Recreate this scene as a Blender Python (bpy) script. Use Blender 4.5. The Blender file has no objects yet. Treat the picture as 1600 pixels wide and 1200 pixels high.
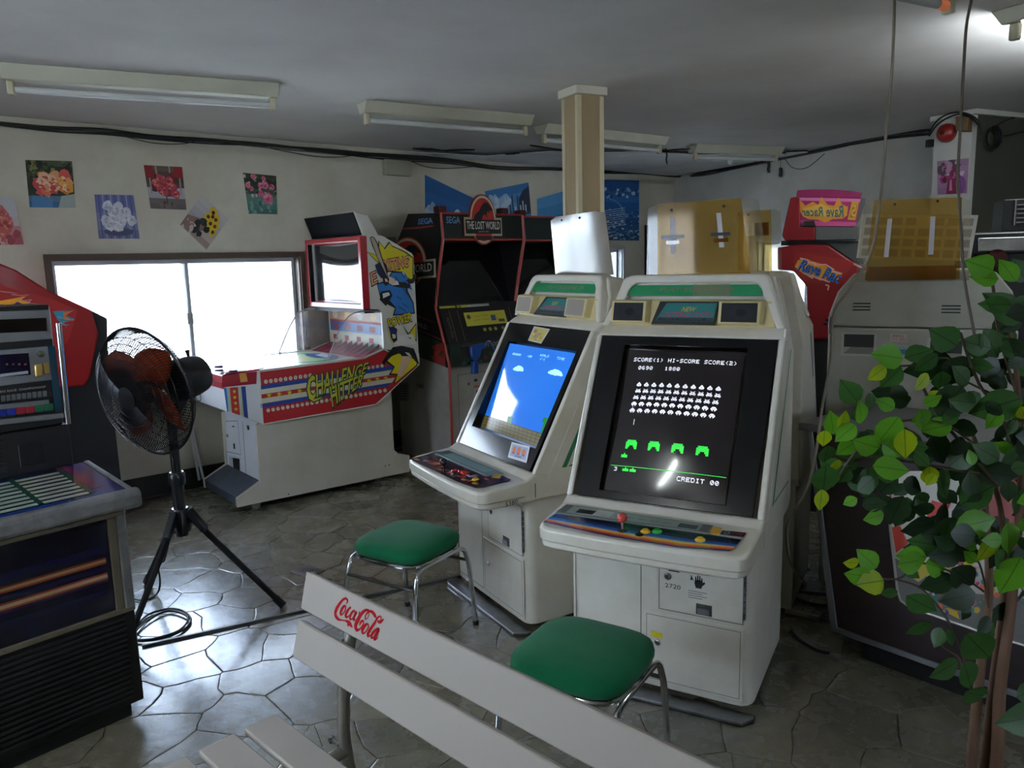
import bpy, math, random
from mathutils import Vector, Matrix
import mathutils
R=math.radians
random.seed(7)
# ---------------------------------------------------------------- camera
H=1.56; FPX=1200.0; PIT=R(9.0); ROL=R(1.4)
Fw=Vector((0,math.cos(PIT),-math.sin(PIT))); R0=Vector((1,0,0)); U0=Vector((0,math.sin(PIT),math.cos(PIT)))
Rc=math.cos(ROL)*R0-math.sin(ROL)*U0; Uc=math.sin(ROL)*R0+math.cos(ROL)*U0
CP=Vector((0,0,H))
sc=bpy.context.scene; col=sc.collection
cam=bpy.data.cameras.new('camera'); co=bpy.data.objects.new('camera',cam); col.objects.link(co)
M=Matrix((Rc,Uc,-Fw)).transposed().to_4x4(); M.translation=CP
co.matrix_world=M; cam.sensor_width=36; cam.lens=36*FPX/1600; cam.clip_start=.05; sc.camera=co
# ---------------------------------------------------------------- light
sc.view_settings.view_transform='Standard'; sc.view_settings.look='None'; sc.view_settings.gamma=1
sc.view_settings.exposure=0.15; sc.view_settings.use_curve_mapping=False
wd=bpy.data.worlds.new('sky'); sc.world=wd; wd.use_nodes=True
nb=wd.node_tree.nodes['Background']; nb.inputs[0].default_value=(.80,.90,1,1); nb.inputs[1].default_value=SKY=30

sc.cycles.max_bounces=8; sc.cycles.diffuse_bounces=4; sc.cycles.glossy_bounces=4; sc.cycles.caustics_reflective=False; sc.cycles.caustics_refractive=False
# ---------------------------------------------------------------- geometry helpers
def ray(p): return Fw+(p[0]-800)/FPX*Rc-(p[1]-600)/FPX*Uc
def fl(p,z=0.0):
    d=ray(p); return CP+d*((z-H)/d.z)
def hit(p,P0,n):
    d=ray(p); return CP+d*((P0-CP).dot(n)/d.dot(n))
class Fr:
    """local frame: x along the row, y = depth away from its front, z up"""
    def __init__(s,o,az):
        a=R(az); s.az=az; s.o=Vector((o[0],o[1],0)); s.ex=Vector((math.cos(a),-math.sin(a),0)); s.ey=Vector((math.sin(a),math.cos(a),0)); s.ez=Vector((0,0,1))
    def W(s,x,y,z): return s.o+s.ex*x+s.ey*y+Vector((0,0,z))
    def L(s,p): v=p-s.o; return Vector((v.dot(s.ex),v.dot(s.ey),v.z))
    def py(s,p,y): return hit(p,s.o+s.ey*y,s.ey)
    def px(s,p,x): return hit(p,s.o+s.ex*x,s.ex)
    def Y(s,y,f=-1): return (s.o+s.ey*y, s.ey*f)
    def X(s,x,f=-1): return (s.o+s.ex*x, s.ex*f)
    def P(s,a,b,c):
        A,B,C=s.W(*a),s.W(*b),s.W(*c); n=(B-A).cross(C-A).normalized()
        if n.dot(CP-A)<0: n=-n
        return (A,n)
def on(pln,p,off=0.0): return hit(p,pln[0],pln[1])+pln[1]*off
F5={'S':'01111 10000 01110 00001 11110','C':'01111 10000 10000 10000 01111','O':'01110 10001 10001 10001 01110','R':'11110 10001 11110 10010 10001','E':'11111 10000 11110 10000 11111','<':'00010 00100 01000 00100 00010','>':'01000 00100 00010 00100 01000','1':'00100 01100 00100 00100 01110','2':'11110 00001 01110 10000 11111','H':'10001 10001 11111 10001 10001','I':'01110 00100 00100 00100 01110','-':'00000 00000 01110 00000 00000','0':'01110 10011 10101 11001 01110','6':'01110 10000 11110 10001 01110','9':'01110 10001 01111 00001 01110','8':'01110 10001 01110 10001 01110','D':'11110 10001 10001 10001 11110','T':'11111 00100 00100 00100 00100','3':'11110 00001 00110 00001 11110',' ':'00000 00000 00000 00000 00000','W':'10001 10001 10101 11011 10001','L':'10000 10000 10000 10000 11111','M':'10001 11011 10101 10001 10001','x':'00000 01010 00100 01010 00000'}
class Q:
    """quad in space; (u,v) in 0..1, k lifts above it"""
    def __init__(s,a,b,c,d):
        s.a,s.b,s.c,s.d=a,b,c,d; s.n=(b-a).cross(d-a).normalized()
        if s.n.dot(CP-a)<0: s.n=-s.n
    def at(s,u,v,k=0): return s.a*(1-u)*(1-v)+s.b*u*(1-v)+s.c*u*v+s.d*(1-u)*v+s.n*k
def Qp(pln,px,off=0.0): return Q(*[on(pln,p,off) for p in px])
MT={}
def inv(o): return MT[o.name].inverted() if o is not None and o.name in MT else Matrix()
class MB:
    def __init__(s): s.v=[];s.f=[];s.m=[];s.mats=[]
    def mi(s,m):
        if m is None: m='_'
        if m not in s.mats: s.mats.append(m)
        return s.mats.index(m)
    def poly(s,pts,m=None):
        b=len(s.v); s.v+=[Vector(p) for p in pts]; s.f.append(list(range(b,b+len(pts)))); s.m.append(s.mi(m)); return s
    def prism(s,pts,vec,m=None):
        b=len(s.v);n=len(pts); s.v+=[Vector(p) for p in pts]+[Vector(p)+vec for p in pts]; k=s.mi(m)
        s.f.append(list(range(b,b+n))[::-1]); s.f.append(list(range(b+n,b+2*n))); s.m+=[k,k]
        for i in range(n): j=(i+1)%n; s.f.append([b+i,b+j,b+n+j,b+n+i]); s.m.append(k)
        return s
    def loft(s,rings,m=None,cap=True,closed=True):
        k=s.mi(m); b=len(s.v); n=len(rings[0])
        for r in rings: s.v+=[Vector(p) for p in r]
        for i in range(len(rings)-1):
            for j in range(n if closed else n-1):
                a=b+i*n; q=(j+1)%n; s.f.append([a+j,a+q,a+n+q,a+n+j]); s.m.append(k)
        if cap:
            s.f.append(list(range(b,b+n))[::-1]); s.f.append(list(range(b+(len(rings)-1)*n,b+len(rings)*n))); s.m+=[k,k]
        return s
    def box(s,fr,x0,x1,y0,y1,z0,z1,m=None):
        return s.prism([fr.W(x0,y0,z0),fr.W(x1,y0,z0),fr.W(x1,y1,z0),fr.W(x0,y1,z0)],Vector((0,0,z1-z0)),m)
    def tube(s,path,r,seg=8,m=None,closed=False,cap=True):
        path=[Vector(p) for p in path]; n=len(path); rings=[]; up=None
        for i,p in enumerate(path):
            if closed: t=path[(i+1)%n]-path[i-1]
            else: t=path[min(i+1,n-1)]-path[max(i-1,0)]
            t=t.normalized() if t.length>1e-9 else Vector((0,0,1))
            if up is None:
                up=t.orthogonal().normalized()
            else:
                up=up-t*up.dot(t); up=up.normalized() if up.length>1e-6 else t.orthogonal().normalized()
            w=t.cross(up); rr=r[i] if isinstance(r,(list,tuple)) else r
            rings.append([p+(up*math.cos(2*math.pi*k/seg)+w*math.sin(2*math.pi*k/seg))*rr for k in range(seg)])
        if closed: rings.append(rings[0])
        return s.loft(rings,m,cap=cap and not closed)
    def lathe(s,prof,o,ax,m=None,seg=20,cap=True):
        ax=Vector(ax).normalized(); u=ax.orthogonal().normalized(); w=ax.cross(u); o=Vector(o)
        rings=[[o+ax*h+(u*math.cos(2*math.pi*k/seg)+w*math.sin(2*math.pi*k/seg))*r for k in range(seg)] for r,h in prof]
        return s.loft(rings,m,cap)
    def disc(s,q,u,v,ru,rv,m,k=0,seg=14,jit=0,rot=0):
        pts=[]
        for i in range(seg):
            a=2*math.pi*i/seg+rot; j=1+random.uniform(-jit,jit)
            pts.append(q.at(min(1,max(0,u+ru*j*math.cos(a))),min(1,max(0,v+rv*j*math.sin(a))),k))
        return s.poly(pts,m)
    def qp(s,q,pts,m,k=0): return s.poly([q.at(u,v,k) for u,v in pts],m)
    def qr(s,q,u0,v0,u1,v1,m,k=0):
        if hasattr(q,'S') and (u1-u0)>.09:
            n=int((u1-u0)/.06)+1
            for i in range(n): s.qp(q,[(u0+(u1-u0)*i/n,v0),(u0+(u1-u0)*(i+1)/n,v0),(u0+(u1-u0)*(i+1)/n,v1),(u0+(u1-u0)*i/n,v1)],m,k)
            return s
        return s.qp(q,[(u0,v0),(u1,v0),(u1,v1),(u0,v1)],m,k)
    def ribbon(s,pts,ws,n,m,k=0):
        """flat brush stroke through 3D points on a plane with normal n"""
        pts=[Vector(p)+n*k for p in pts]; N=len(pts); L_=[];R_=[]
        for i,p in enumerate(pts):
            t=(pts[min(i+1,N-1)]-pts[max(i-1,0)]).normalized(); w=n.cross(t)*(ws[i] if isinstance(ws,(list,tuple)) else ws)/2
            L_.append(p+w);R_.append(p-w)
        for i in range(N-1): s.poly([L_[i],L_[i+1],R_[i+1],R_[i]],m)
        return s
    def text(s,q,body,u0,v0,u1,v1,m,k=0,bold=0.0,shear=0.0,mirror=False,bb=None,sp=1.0):
        c=bpy.data.curves.new('t','FONT'); c.body=body; c.offset=bold; c.shear=shear; c.resolution_u=2; c.space_character=sp
        o=bpy.data.objects.new('t',c); me=bpy.data.meshes.new_from_object(o)
        vs=[v.co.copy() for v in me.vertices]; fs=[list(p.vertices) for p in me.polygons]
        bpy.data.objects.remove(o); bpy.data.meshes.remove(me); bpy.data.curves.remove(c)
        if not vs: return s
        x0,x1=min(v.x for v in vs),max(v.x for v in vs); y0,y1=min(v.y for v in vs),max(v.y for v in vs)
        if bb: x0,x1,y0,y1=bb
        b=len(s.v); kk=s.mi(m)
        for v in vs:
            a=(v.x-x0)/(x1-x0); 
            if mirror: a=1-a
            s.v.append(q.at(u0+(u1-u0)*a,v0+(v1-v0)*(v.y-y0)/(y1-y0),k))
        for f in fs: s.f.append([b+i for i in f]); s.m.append(kk)
        s.bb=(x0,x1,y0,y1)
        return s
    def build(s,name,mat=None,parent=None,bevel=0,seg=2,smooth=False,sub=0,ang=40,fix=True):
        I=inv(parent); loc=None
        if parent is None:
            mn=[min(v[i] for v in s.v) for i in range(3)]; mx=[max(v[i] for v in s.v) for i in range(3)]
            loc=Vector(((mn[0]+mx[0])/2,(mn[1]+mx[1])/2,mn[2])); I=Matrix.Translation(-loc)
        me=bpy.data.meshes.new(name); me.from_pydata([I@v for v in s.v],[],s.f)
        for m in s.mats: me.materials.append(mat if m=='_' else m)
        me.polygons.foreach_set('material_index',s.m)
        if fix:
            import bmesh
            bm=bmesh.new(); bm.from_mesh(me); bmesh.ops.remove_doubles(bm,verts=bm.verts,dist=1e-6); bmesh.ops.recalc_face_normals(bm,faces=bm.faces); bm.to_mesh(me); bm.free()
        o=bpy.data.objects.new(name,me); col.objects.link(o)
        if parent is not None:
            o.parent=parent; MT[o.name]=MT.get(parent.name,Matrix())
        else:
            o.location=loc; MT[o.name]=Matrix.Translation(loc)
        if bevel:
            b=o.modifiers.new('b','BEVEL'); b.width=bevel; b.segments=seg; b.limit_method='ANGLE'; b.angle_limit=R(30)
        if sub:
            b=o.modifiers.new('s','SUBSURF'); b.levels=sub; b.render_levels=sub
        if smooth or bevel:
            for p in me.polygons: p.use_smooth=True
            if not sub:
                me.set_sharp_from_angle(angle=R(ang))
                if bevel:
                    w=o.modifiers.new('w','WEIGHTED_NORMAL'); w.keep_sharp=True
        return o
def thing(name,label,cat,fr=None,loc=None,rz=0,group=None):
    o=bpy.data.objects.new(name,None); col.objects.link(o); o.empty_display_size=.1
    if fr is not None: loc=fr.o; rz=-R(fr.az)
    o.location=loc; o.rotation_euler=(0,0,rz); MT[o.name]=Matrix.Translation(Vector(loc))@Matrix.Rotation(rz,4,'Z')
    tag(o,label,cat,group); return o
def tag(o,label=None,cat=None,group=None,kind=None):
    if label: o['label']=label
    if cat: o['category']=cat
    if group: o['group']=group
    if kind: o['kind']=kind
    return o
def dup(o,parent=None):
    c=o.copy(); col.objects.link(c)
    if parent is not None: c.parent=parent
    for ch in list(o.children): dup(ch,c)
    return c
def struct(mb,name,mat,parent=None,**k):
    o=mb.build(name,mat,parent,**k)
    if parent is None: o['kind']='structure'
    return o
def smooth_path(pts,n=6):
    pts=[Vector(p) for p in pts]; P=[pts[0]]+pts+[pts[-1]]; out=[]
    for i in range(1,len(P)-2):
        a,b,c,d=P[i-1:i+3]
        for j in range(n):
            t=j/n; out.append(.5*((2*b)+(c-a)*t+(2*a-5*b+4*c-d)*t*t+(3*b-a-3*c+d)*t**3))
    out.append(pts[-1]); return out
# ---------------------------------------------------------------- materials
def lin(c):
    if isinstance(c,str): c=tuple(int(c[i:i+2],16) for i in (0,2,4))
    return tuple((x/255/12.92 if x/255<=.04045 else ((x/255+.055)/1.055)**2.4) for x in c)+(1,)
MC={}
def mat(name,c,rough=.5,metal=0,spec=.5,var=0,scale=8,c2=None,bump=0,bscale=200,coat=0,emit=0,alpha=1,rvar=0,trans=0,stretch=None):
    if name in MC: return MC[name]
    m=bpy.data.materials.new(name); m.use_nodes=True; nt=m.node_tree; b=nt.nodes['Principled BSDF']
    c=lin(c); b.inputs['Base Color'].default_value=c; b.inputs['Roughness'].default_value=rough; b.inputs['Metallic'].default_value=metal
    b.inputs['Specular IOR Level'].default_value=spec; b.inputs['Coat Weight'].default_value=coat; b.inputs['Coat Roughness'].default_value=.08
    b.inputs['Alpha'].default_value=alpha; b.inputs['Transmission Weight'].default_value=trans
    if emit: b.inputs['Emission Color'].default_value=c; b.inputs['Emission Strength'].default_value=emit
    if var or c2 or bump or rvar:
        tc=nt.nodes.new('ShaderNodeTexCoord'); mp=nt.nodes.new('ShaderNodeMapping'); nt.links.new(tc.outputs['Object'],mp.inputs[0])
        if stretch: mp.inputs['Scale'].default_value=stretch
    if var or c2:
        n=nt.nodes.new('ShaderNodeTexNoise'); n.inputs['Scale'].default_value=scale; n.inputs['Detail'].default_value=6; n.inputs['Roughness'].default_value=.6
        nt.links.new(mp.outputs[0],n.inputs['Vector'])
        rp=nt.nodes.new('ShaderNodeValToRGB'); nt.links.new(n.outputs['Fac'],rp.inputs[0])
        d=lin(c2) if c2 else tuple(x*(1-var) for x in c[:3])+(1,)
        rp.color_ramp.elements[0].position=.32; rp.color_ramp.elements[1].position=.6
        rp.color_ramp.elements[0].color=d; rp.color_ramp.elements[1].color=c
        nt.links.new(rp.outputs[0],b.inputs['Base Color'])
        if rvar:
            mr=nt.nodes.new('ShaderNodeMapRange'); mr.inputs[3].default_value=rough+rvar; mr.inputs[4].default_value=rough-rvar
            nt.links.new(n.outputs['Fac'],mr.inputs[0]); nt.links.new(mr.outputs[0],b.inputs['Roughness'])
    if bump:
        n2=nt.nodes.new('ShaderNodeTexNoise'); n2.inputs['Scale'].default_value=bscale; n2.inputs['Detail'].default_value=3; nt.links.new(mp.outputs[0],n2.inputs['Vector'])
        bp=nt.nodes.new('ShaderNodeBump'); bp.inputs['Strength'].default_value=bump; bp.inputs['Distance'].default_value=.004
        nt.links.new(n2.outputs['Fac'],bp.inputs['Height']); nt.links.new(bp.outputs[0],b.inputs['Normal'])
    MC[name]=m; return m
def clear(name,tint,gloss=.08,haze=0.0,hc='ffffff',rough=.03,glare=1.5):
    """clear sheet: transparent + fresnel gloss + a little milky haze"""
    if name in MC: return MC[name]
    m=bpy.data.materials.new(name); m.use_nodes=True; nt=m.node_tree; nt.nodes.clear()
    o=nt.nodes.new('ShaderNodeOutputMaterial'); t=nt.nodes.new('ShaderNodeBsdfTransparent'); t.inputs[0].default_value=lin(tint)
    g=nt.nodes.new('ShaderNodeBsdfGlossy'); g.inputs['Roughness'].default_value=rough
    fr=nt.nodes.new('ShaderNodeFresnel'); fr.inputs[0].default_value=1.45
    ma=nt.nodes.new('ShaderNodeMath'); ma.operation='MULTIPLY_ADD'; ma.inputs[1].default_value=glare; ma.inputs[2].default_value=gloss; nt.links.new(fr.outputs[0],ma.inputs[0]); ma.use_clamp=True
    d=nt.nodes.new('ShaderNodeBsdfDiffuse'); d.inputs[0].default_value=lin(hc); tl=nt.nodes.new('ShaderNodeBsdfTranslucent'); tl.inputs[0].default_value=lin(hc)
    h0=nt.nodes.new('ShaderNodeMixShader'); nt.links.new(d.outputs[0],h0.inputs[1]); nt.links.new(tl.outputs[0],h0.inputs[2])
    h=nt.nodes.new('ShaderNodeMixShader'); h.inputs[0].default_value=haze; nt.links.new(t.outputs[0],h.inputs[1]); nt.links.new(h0.outputs[0],h.inputs[2])
    x=nt.nodes.new('ShaderNodeMixShader'); nt.links.new(ma.outputs[0],x.inputs[0]); nt.links.new(h.outputs[0],x.inputs[1]); nt.links.new(g.outputs[0],x.inputs[2])
    nt.links.new(x.outputs[0],o.inputs[0]); MC[name]=m; return m
def C(hx,rough=.6,**k): return mat('print_'+hx+('_%d'%(rough*100)),hx,rough,**k)   # flat printed colour
IVORY=mat('ivory_plastic','e6e0d2',.28,coat=.3,var=.10,scale=5,c2='d8d0bd')
IVORY2=mat('white_steel','dedacd',.4,var=.1,scale=4,c2='cfc9ba')
GROOVE=C('3a3a38'); BLACKP=mat('black_plastic','121214',.3); BLACKM=mat('black_matte','0d0d0f',.6)
CHROME=mat('chrome','c8cacc',.12,metal=1); STEEL=mat('brushed_steel','9a9ca0',.35,metal=1,var=.25,scale=20)
YEL=mat('yellowed_plastic','d8c68e',.35,var=.12,scale=6,coat=.2)
# ================================================================ ROOM
HC=2.50
WA=Fr(fl((200,783)),-40)            # wall with the long window: x along az 50, y into the wall
PW=WA.Y(0)
wallm=mat('wall_paint','d8d2c2',.85,var=.12,scale=2.2,c2='c8c1ae',bump=.12,bscale=120)
wallr=mat('wall_paint_right','cac9c2',.85,var=.12,scale=2,c2='b8b7af',bump=.12,bscale=120)
ceilm=mat('ceiling_paint','dddad8',.9,var=.08,scale=1.5,c2='d0cdcb',bump=.15,bscale=220)
XC=5.95
corner=WA.W(XC,0,0); wl=WA.W(-3.4,0,0)
def wall_with_holes(fr,x0,x1,z0,z1,holes,th=.12):
    """wall slab in frame fr (y=0 face, thickness to +y) with rectangular holes, in strips"""
    mb=MB(); xs=sorted({x0,x1}|{h[0] for h in holes}|{h[1] for h in holes})
    for a,b in zip(xs,xs[1:]):
        hs=sorted([(h[2],h[3]) for h in holes if h[0]<=a+1e-6 and h[1]>=b-1e-6]); z=z0
        for u,v in hs: 
            mb.box(fr,a,b,0,th,z,u); z=v
        mb.box(fr,a,b,0,th,z,z1)
    return mb
w1a=WA.L(on(PW,(78,407))); w1b=WA.L(on(PW,(467,397)))
WX0,WX1,WZ0,WZ1=w1a.x,w1b.x,.86,1.645
w2a=WA.L(on(PW,(930,392))); w2b=WA.L(on(PW,(972,389)))
struct(wall_with_holes(WA,-3.4,XC+.15,-.02,HC+.03,[(WX0,WX1,WZ0,WZ1),(w2a.x,w2b.x,1.0,w2b.z)]),'wall_back',wallm)
WR=Fr(corner,64)                     # right wall: x along az 154
WR_L=3.72
PR=WR.Y(0)
w3a=WR.L(on(PR,(1185,378))); w3b=WR.L(on(PR,(1262,374)))
struct(wall_with_holes(WR,-.1,WR_L,-.02,HC+.03,[(w3a.x,w3b.x,1.0,w3a.z)]),'wall_right',wallr)
# pillar on the right wall and the wall beyond it
pc=fl((1524,170),HC); pcl=fl((1460,182),HC)
dW=Vector((math.sin(R(65)),math.cos(R(65)),0)); WS=Fr(pc+dW*.02,-25)   # x along az 65
sm=mat('wall_paint_shade','4a4c40',.85,var=.12,scale=2,bump=.12,bscale=120)  # the shade on this wall is put into its darker paint colour
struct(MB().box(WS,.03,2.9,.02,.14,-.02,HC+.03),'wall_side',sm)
pf=(pc-pcl).normalized(); pd=Vector((-pf.y,pf.x,0)); pd=pd if pd.dot(CP-pc)<0 else -pd
pw=(pc-pcl).length
mb=MB(); a=pcl-Vector((0,0,HC)); mb.prism([a+pf*.01,a+pf*(pw-.01),a+pf*(pw-.01)+pd*.05,a+pf*.01+pd*.05],Vector((0,0,HC)))
struct(mb,'wall_pillar',wallr)
mb=MB(); a=pcl-pf*.02-pd*.02+Vector((0,0,-.035)); mb.prism([a,a+pf*(pw+.04),a+pf*(pw+.04)+dW*.6,a+pf*(pw+.04)+dW*.6+pd*.12,a+pd*.5],Vector((0,0,.034)))
struct(mb,'trim_1',wallr,bevel=.004)
# walls outside the frame
e1=WS.W(2.9,.02,0); A1=Vector((e1.x+.9,-1.6,0)); wlf=Vector((wl.x,wl.y,0))
WL=Fr(wlf,-130)   # x along az -40?? (out of view): goes from the back wall towards the camera side
dl=Vector((math.sin(R(140)),math.cos(R(140)),0)); L0=wlf+dl*7.6
def wallseg(a,b,name,holes,th=.12):
    d=(b-a); L=d.length; az=math.degrees(math.atan2(d.x,d.y))-90; f=Fr(a,az)
    struct(wall_with_holes(f,0,L,-.02,HC+.03,holes,th),name,wallm); return f
FL_=wallseg(L0,wlf,'wall_left',[(3.6,5.9,.9,2.0)])
FF_=wallseg(A1,L0,'wall_front',[(2.4,3.6,.9,2.0)])
FE_=wallseg(e1,A1,'wall_east',[])
struct(MB().prism([wlf+Vector((-.3,.3,HC)),L0+Vector((-.3,-.5,HC)),A1+Vector((.3,-.3,HC)),e1+Vector((.3,.5,HC)),Vector((4.0,6.2,HC)),corner+Vector((.3,.5,HC))],Vector((0,0,.08))),'ceiling',ceilm)
# far corner ceiling strip; window light is put into its paler colour
lit_brd=mat('lit_ceiling_board','e2e4e8',.85,var=.15,scale=3,c2='cfd0d2')
cr=[fl(p,HC-.028) for p in ((640,236),(760,243),(860,236),(940,238),(1010,236),(1080,240),(1170,240),(1262,237))]
edge=[]
for i,p in enumerate(cr):
    l=WA.L(p); x=l.x; edge.append(WA.W(max(x,l.x)+.35*(1-i/7),-.01,HC-.02))
edge[-2]=WR.W(.6,-.01,HC-.02); edge[-1]=WR.W(1.5,-.01,HC-.02); edge[-3]=corner+Vector((-.02,-.03,HC-.02))
mb=MB()
for i in range(7):
    mb.prism([cr[i],cr[i+1],edge[i+1],edge[i]],Vector((0,0,-.008)))
lit_ob=struct(mb,'ceiling_lit_board',lit_brd); 
brk=mat('broken_board','2a2320',.95,var=.5,scale=30)
mb=MB(); random.seed(3)
for (x0,y0,x1,y1,w) in [(645,233,690,236,.05),(690,236,742,235,.035),(790,242,812,240,.02),(828,228,880,236,.012),(934,234,968,228,.015),(1008,237,1075,239,.02),(1012,234,1040,236,.03),(1042,236,1078,233,.03),(1090,241,1125,241,.012),(1134,239,1172,239,.018),(1180,239,1228,240,.012),(1228,238,1262,236,.02)]:
    a,b=fl((x0,y0),HC-.042),fl((x1,y1),HC-.042); d=(b-a); pr=Vector((-d.y,d.x,0)).normalized()
    n=7; up=[a+d*(i/n)+pr*w*random.uniform(.4,1.3)*math.sin(math.pi*(i+.3)/(n+.6)) for i in range(n+1)]; lo=[a+d*(i/n)-pr*w*random.uniform(.3,1.)*math.sin(math.pi*(i+.3)/(n+.6)) for i in range(n+1)]
    mb.prism(up+lo[::-1],Vector((0,0,.010)))
mb.build('crack',brk,lit_ob)
for (px,w,h) in [((1137,250),.05,.05),((1158,246),.015,.02),((1041,252),.0,.0)]:
    if w:
        p=fl(px,HC-.04); MB().prism([p,p+Vector((w,.0,0)),p+Vector((w*.9,0,-h*.6)),p+Vector((w*.6,0,-h)),p+Vector((0,0,-h*.7))],Vector((0,.006,0))).build('flake',lit_brd,lit_ob)
# ---------------------------------------------------------------- floor of irregular stones
stm=bpy.data.materials.new('flagstone'); stm.use_nodes=True; nt=stm.node_tree; b=nt.nodes['Principled BSDF']
tc=nt.nodes.new('ShaderNodeTexCoord'); oi=nt.nodes.new('ShaderNodeObjectInfo'); geo=nt.nodes.new('ShaderNodeNewGeometry')
n1=nt.nodes.new('ShaderNodeTexNoise'); n1.inputs['Scale'].default_value=9; n1.inputs['Detail'].default_value=8; n1.inputs['Roughness'].default_value=.65; nt.links.new(geo.outputs['Position'],n1.inputs['Vector'])
rp=nt.nodes.new('ShaderNodeValToRGB'); rp.color_ramp.elements[0].position=.2; rp.color_ramp.elements[1].position=.85; rp.color_ramp.elements[0].color=lin('5e5949'); rp.color_ramp.elements[1].color=lin('948d79'); nt.links.new(n1.outputs['Fac'],rp.inputs[0])
hs=nt.nodes.new('ShaderNodeHueSaturation'); mr=nt.nodes.new('ShaderNodeMapRange'); mr.inputs[3].default_value=.82; mr.inputs[4].default_value=1.15; nt.links.new(oi.outputs['Random'],mr.inputs[0]); nt.links.new(mr.outputs[0],hs.inputs['Value']); nt.links.new(rp.outputs[0],hs.inputs['Color']); nt.links.new(hs.outputs[0],b.inputs['Base Color'])
mr2=nt.nodes.new('ShaderNodeMapRange'); mr2.inputs[3].default_value=.34; mr2.inputs[4].default_value=.20; nt.links.new(n1.outputs['Fac'],mr2.inputs[0]); nt.links.new(mr2.outputs[0],b.inputs['Roughness'])
n2=nt.nodes.new('ShaderNodeTexNoise'); n2.inputs['Scale'].default_value=16; n2.inputs['Detail'].default_value=5; nt.links.new(geo.outputs['Position'],n2.inputs['Vector'])
bp=nt.nodes.new('ShaderNodeBump'); bp.inputs['Strength'].default_value=.4; bp.inputs['Distance'].default_value=.005; nt.links.new(n2.outputs['Fac'],bp.inputs['Height']); nt.links.new(bp.outputs[0],b.inputs['Normal'])
b.inputs['Coat Weight'].default_value=.45; b.inputs['Coat Roughness'].default_value=.15; b.inputs['Coat IOR'].default_value=1.6; b.inputs['IOR'].default_value=1.75; b.inputs['Specular Tint'].default_value=(.62,.78,1,1)  # blue of the reflected sky is put into the specular tint
grout=mat('grout','4c483c',.6,var=.2,scale=20)
fo=struct(MB().prism([wlf+Vector((-.2,.2,-.03)),L0+Vector((-.2,-.3,-.03)),A1+Vector((.2,-.2,-.03)),e1+Vector((.2,.3,-.03)),Vector((3.9,6.1,-.03)),corner+Vector((.2,.3,-.03))],Vector((0,0,.024))),'floor',grout)
random.seed(11); sp=.245; seeds=[]
nx,ny=50,48
for i in range(nx):
    for j in range(ny):
        seeds.append((-5.5+i*sp+(j%2)*sp*.5+random.uniform(-.42,.42)*sp,-2.2+j*sp*.93+random.uniform(-.42,.42)*sp))
import collections
grid=collections.defaultdict(list)
for k,(x,y) in enumerate(seeds): grid[(int(x//.6),int(y//.6))].append(k)
poly_room=[wlf,L0,A1,e1,corner]
def inside(x,y):
    for i in range(5):
        a,b2=poly_room[i],poly_room[(i+1)%5]
        if (b2.x-a.x)*(y-a.y)-(b2.y-a.y)*(x-a.x)<0.12*(b2-a).length: return False
    return True
sgn=1
cells=[]
for k,(x,y) in enumerate(seeds):
    if not inside(x,y): continue
    poly=[(x-.6,y-.6),(x+.6,y-.6),(x+.6,y+.6),(x-.6,y+.6)]
    gx,gy=int(x//.6),int(y//.6)
    for a in range(-1,2):
        for c in range(-1,2):
            for q in grid[(gx+a,gy+c)]:
                if q==k: continue
                X,Y=seeds[q]; mx,my=(x+X)/2,(y+Y)/2; dx,dy=X-x,Y-y
                new=[]
                for i in range(len(poly)):
                    p0,p1=poly[i],poly[(i+1)%len(poly)]
                    s0=(p0[0]-mx)*dx+(p0[1]-my)*dy; s1=(p1[0]-mx)*dx+(p1[1]-my)*dy
                    if s0<=0: new.append(p0)
                    if (s0<0)!=(s1<0): t=s0/(s0-s1); new.append((p0[0]+(p1[0]-p0[0])*t,p0[1]+(p1[1]-p0[1])*t))
                poly=new
                if len(poly)<3: break
            if len(poly)<3: break
        if len(poly)<3: break
    if len(poly)>=3: cells.append((x,y,poly))
def warp(x,y):
    n=mathutils.noise.noise_vector(Vector((x*7,y*7,3.1))); return x+n.x*.035,y+n.y*.035
def stone(mb,x,y,poly):
    pts=[]
    for i in range(len(poly)):
        p0,p1=poly[i],poly[(i+1)%len(poly)]
        L=math.hypot(p1[0]-p0[0],p1[1]-p0[1]); n=1 if L<.07 else 3
        for j in range(n): pts.append((p0[0]+(p1[0]-p0[0])*j/n,p0[1]+(p1[1]-p0[1])*j/n))
    pts=[warp(*p) for p in pts]; cx=sum(p[0] for p in pts)/len(pts); cy=sum(p[1] for p in pts)/len(pts)
    def inset(d,z):
        r=[]
        for p in pts:
            l=math.hypot(p[0]-cx,p[1]-cy); f=max(.3,1-d/max(l,.02)); r.append(Vector((cx+(p[0]-cx)*f,cy+(p[1]-cy)*f,z)))
        return r
    dz=random.uniform(-.0012,0)
    mb.loft([inset(.0008,-.005),inset(.0018,-.0007+dz),inset(.006,dz)],cap=False); mb.poly(inset(.006,dz))
def vis(x,y):
    v=Vector((x,y,0))-CP; z=v.dot(Fw)
    if z<.3: return None
    X,Y=800+FPX*v.dot(Rc)/z,600-FPX*v.dot(Uc)/z
    return (X,Y,z) if -40<X<1640 and Y<1260 else None
cand=[];rest=MB()
for c in cells:
    v=vis(c[0],c[1])
    if v and c[1]<6.3 and not (c[0]<-1.45 and c[1]<2.4): cand.append((v[2],c))
    else: stone(rest,*c)
cand.sort(key=lambda t:t[0])
for z,c in cand[300:]: stone(rest,*c[0:3])
for z,c in cand[:300]:
    m_=MB(); stone(m_,*c); m_.build('stone',stm,fo,fix=False)
o=rest.build('stones_beyond',stm,fo,fix=False); o['kind']='stuff'
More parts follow.
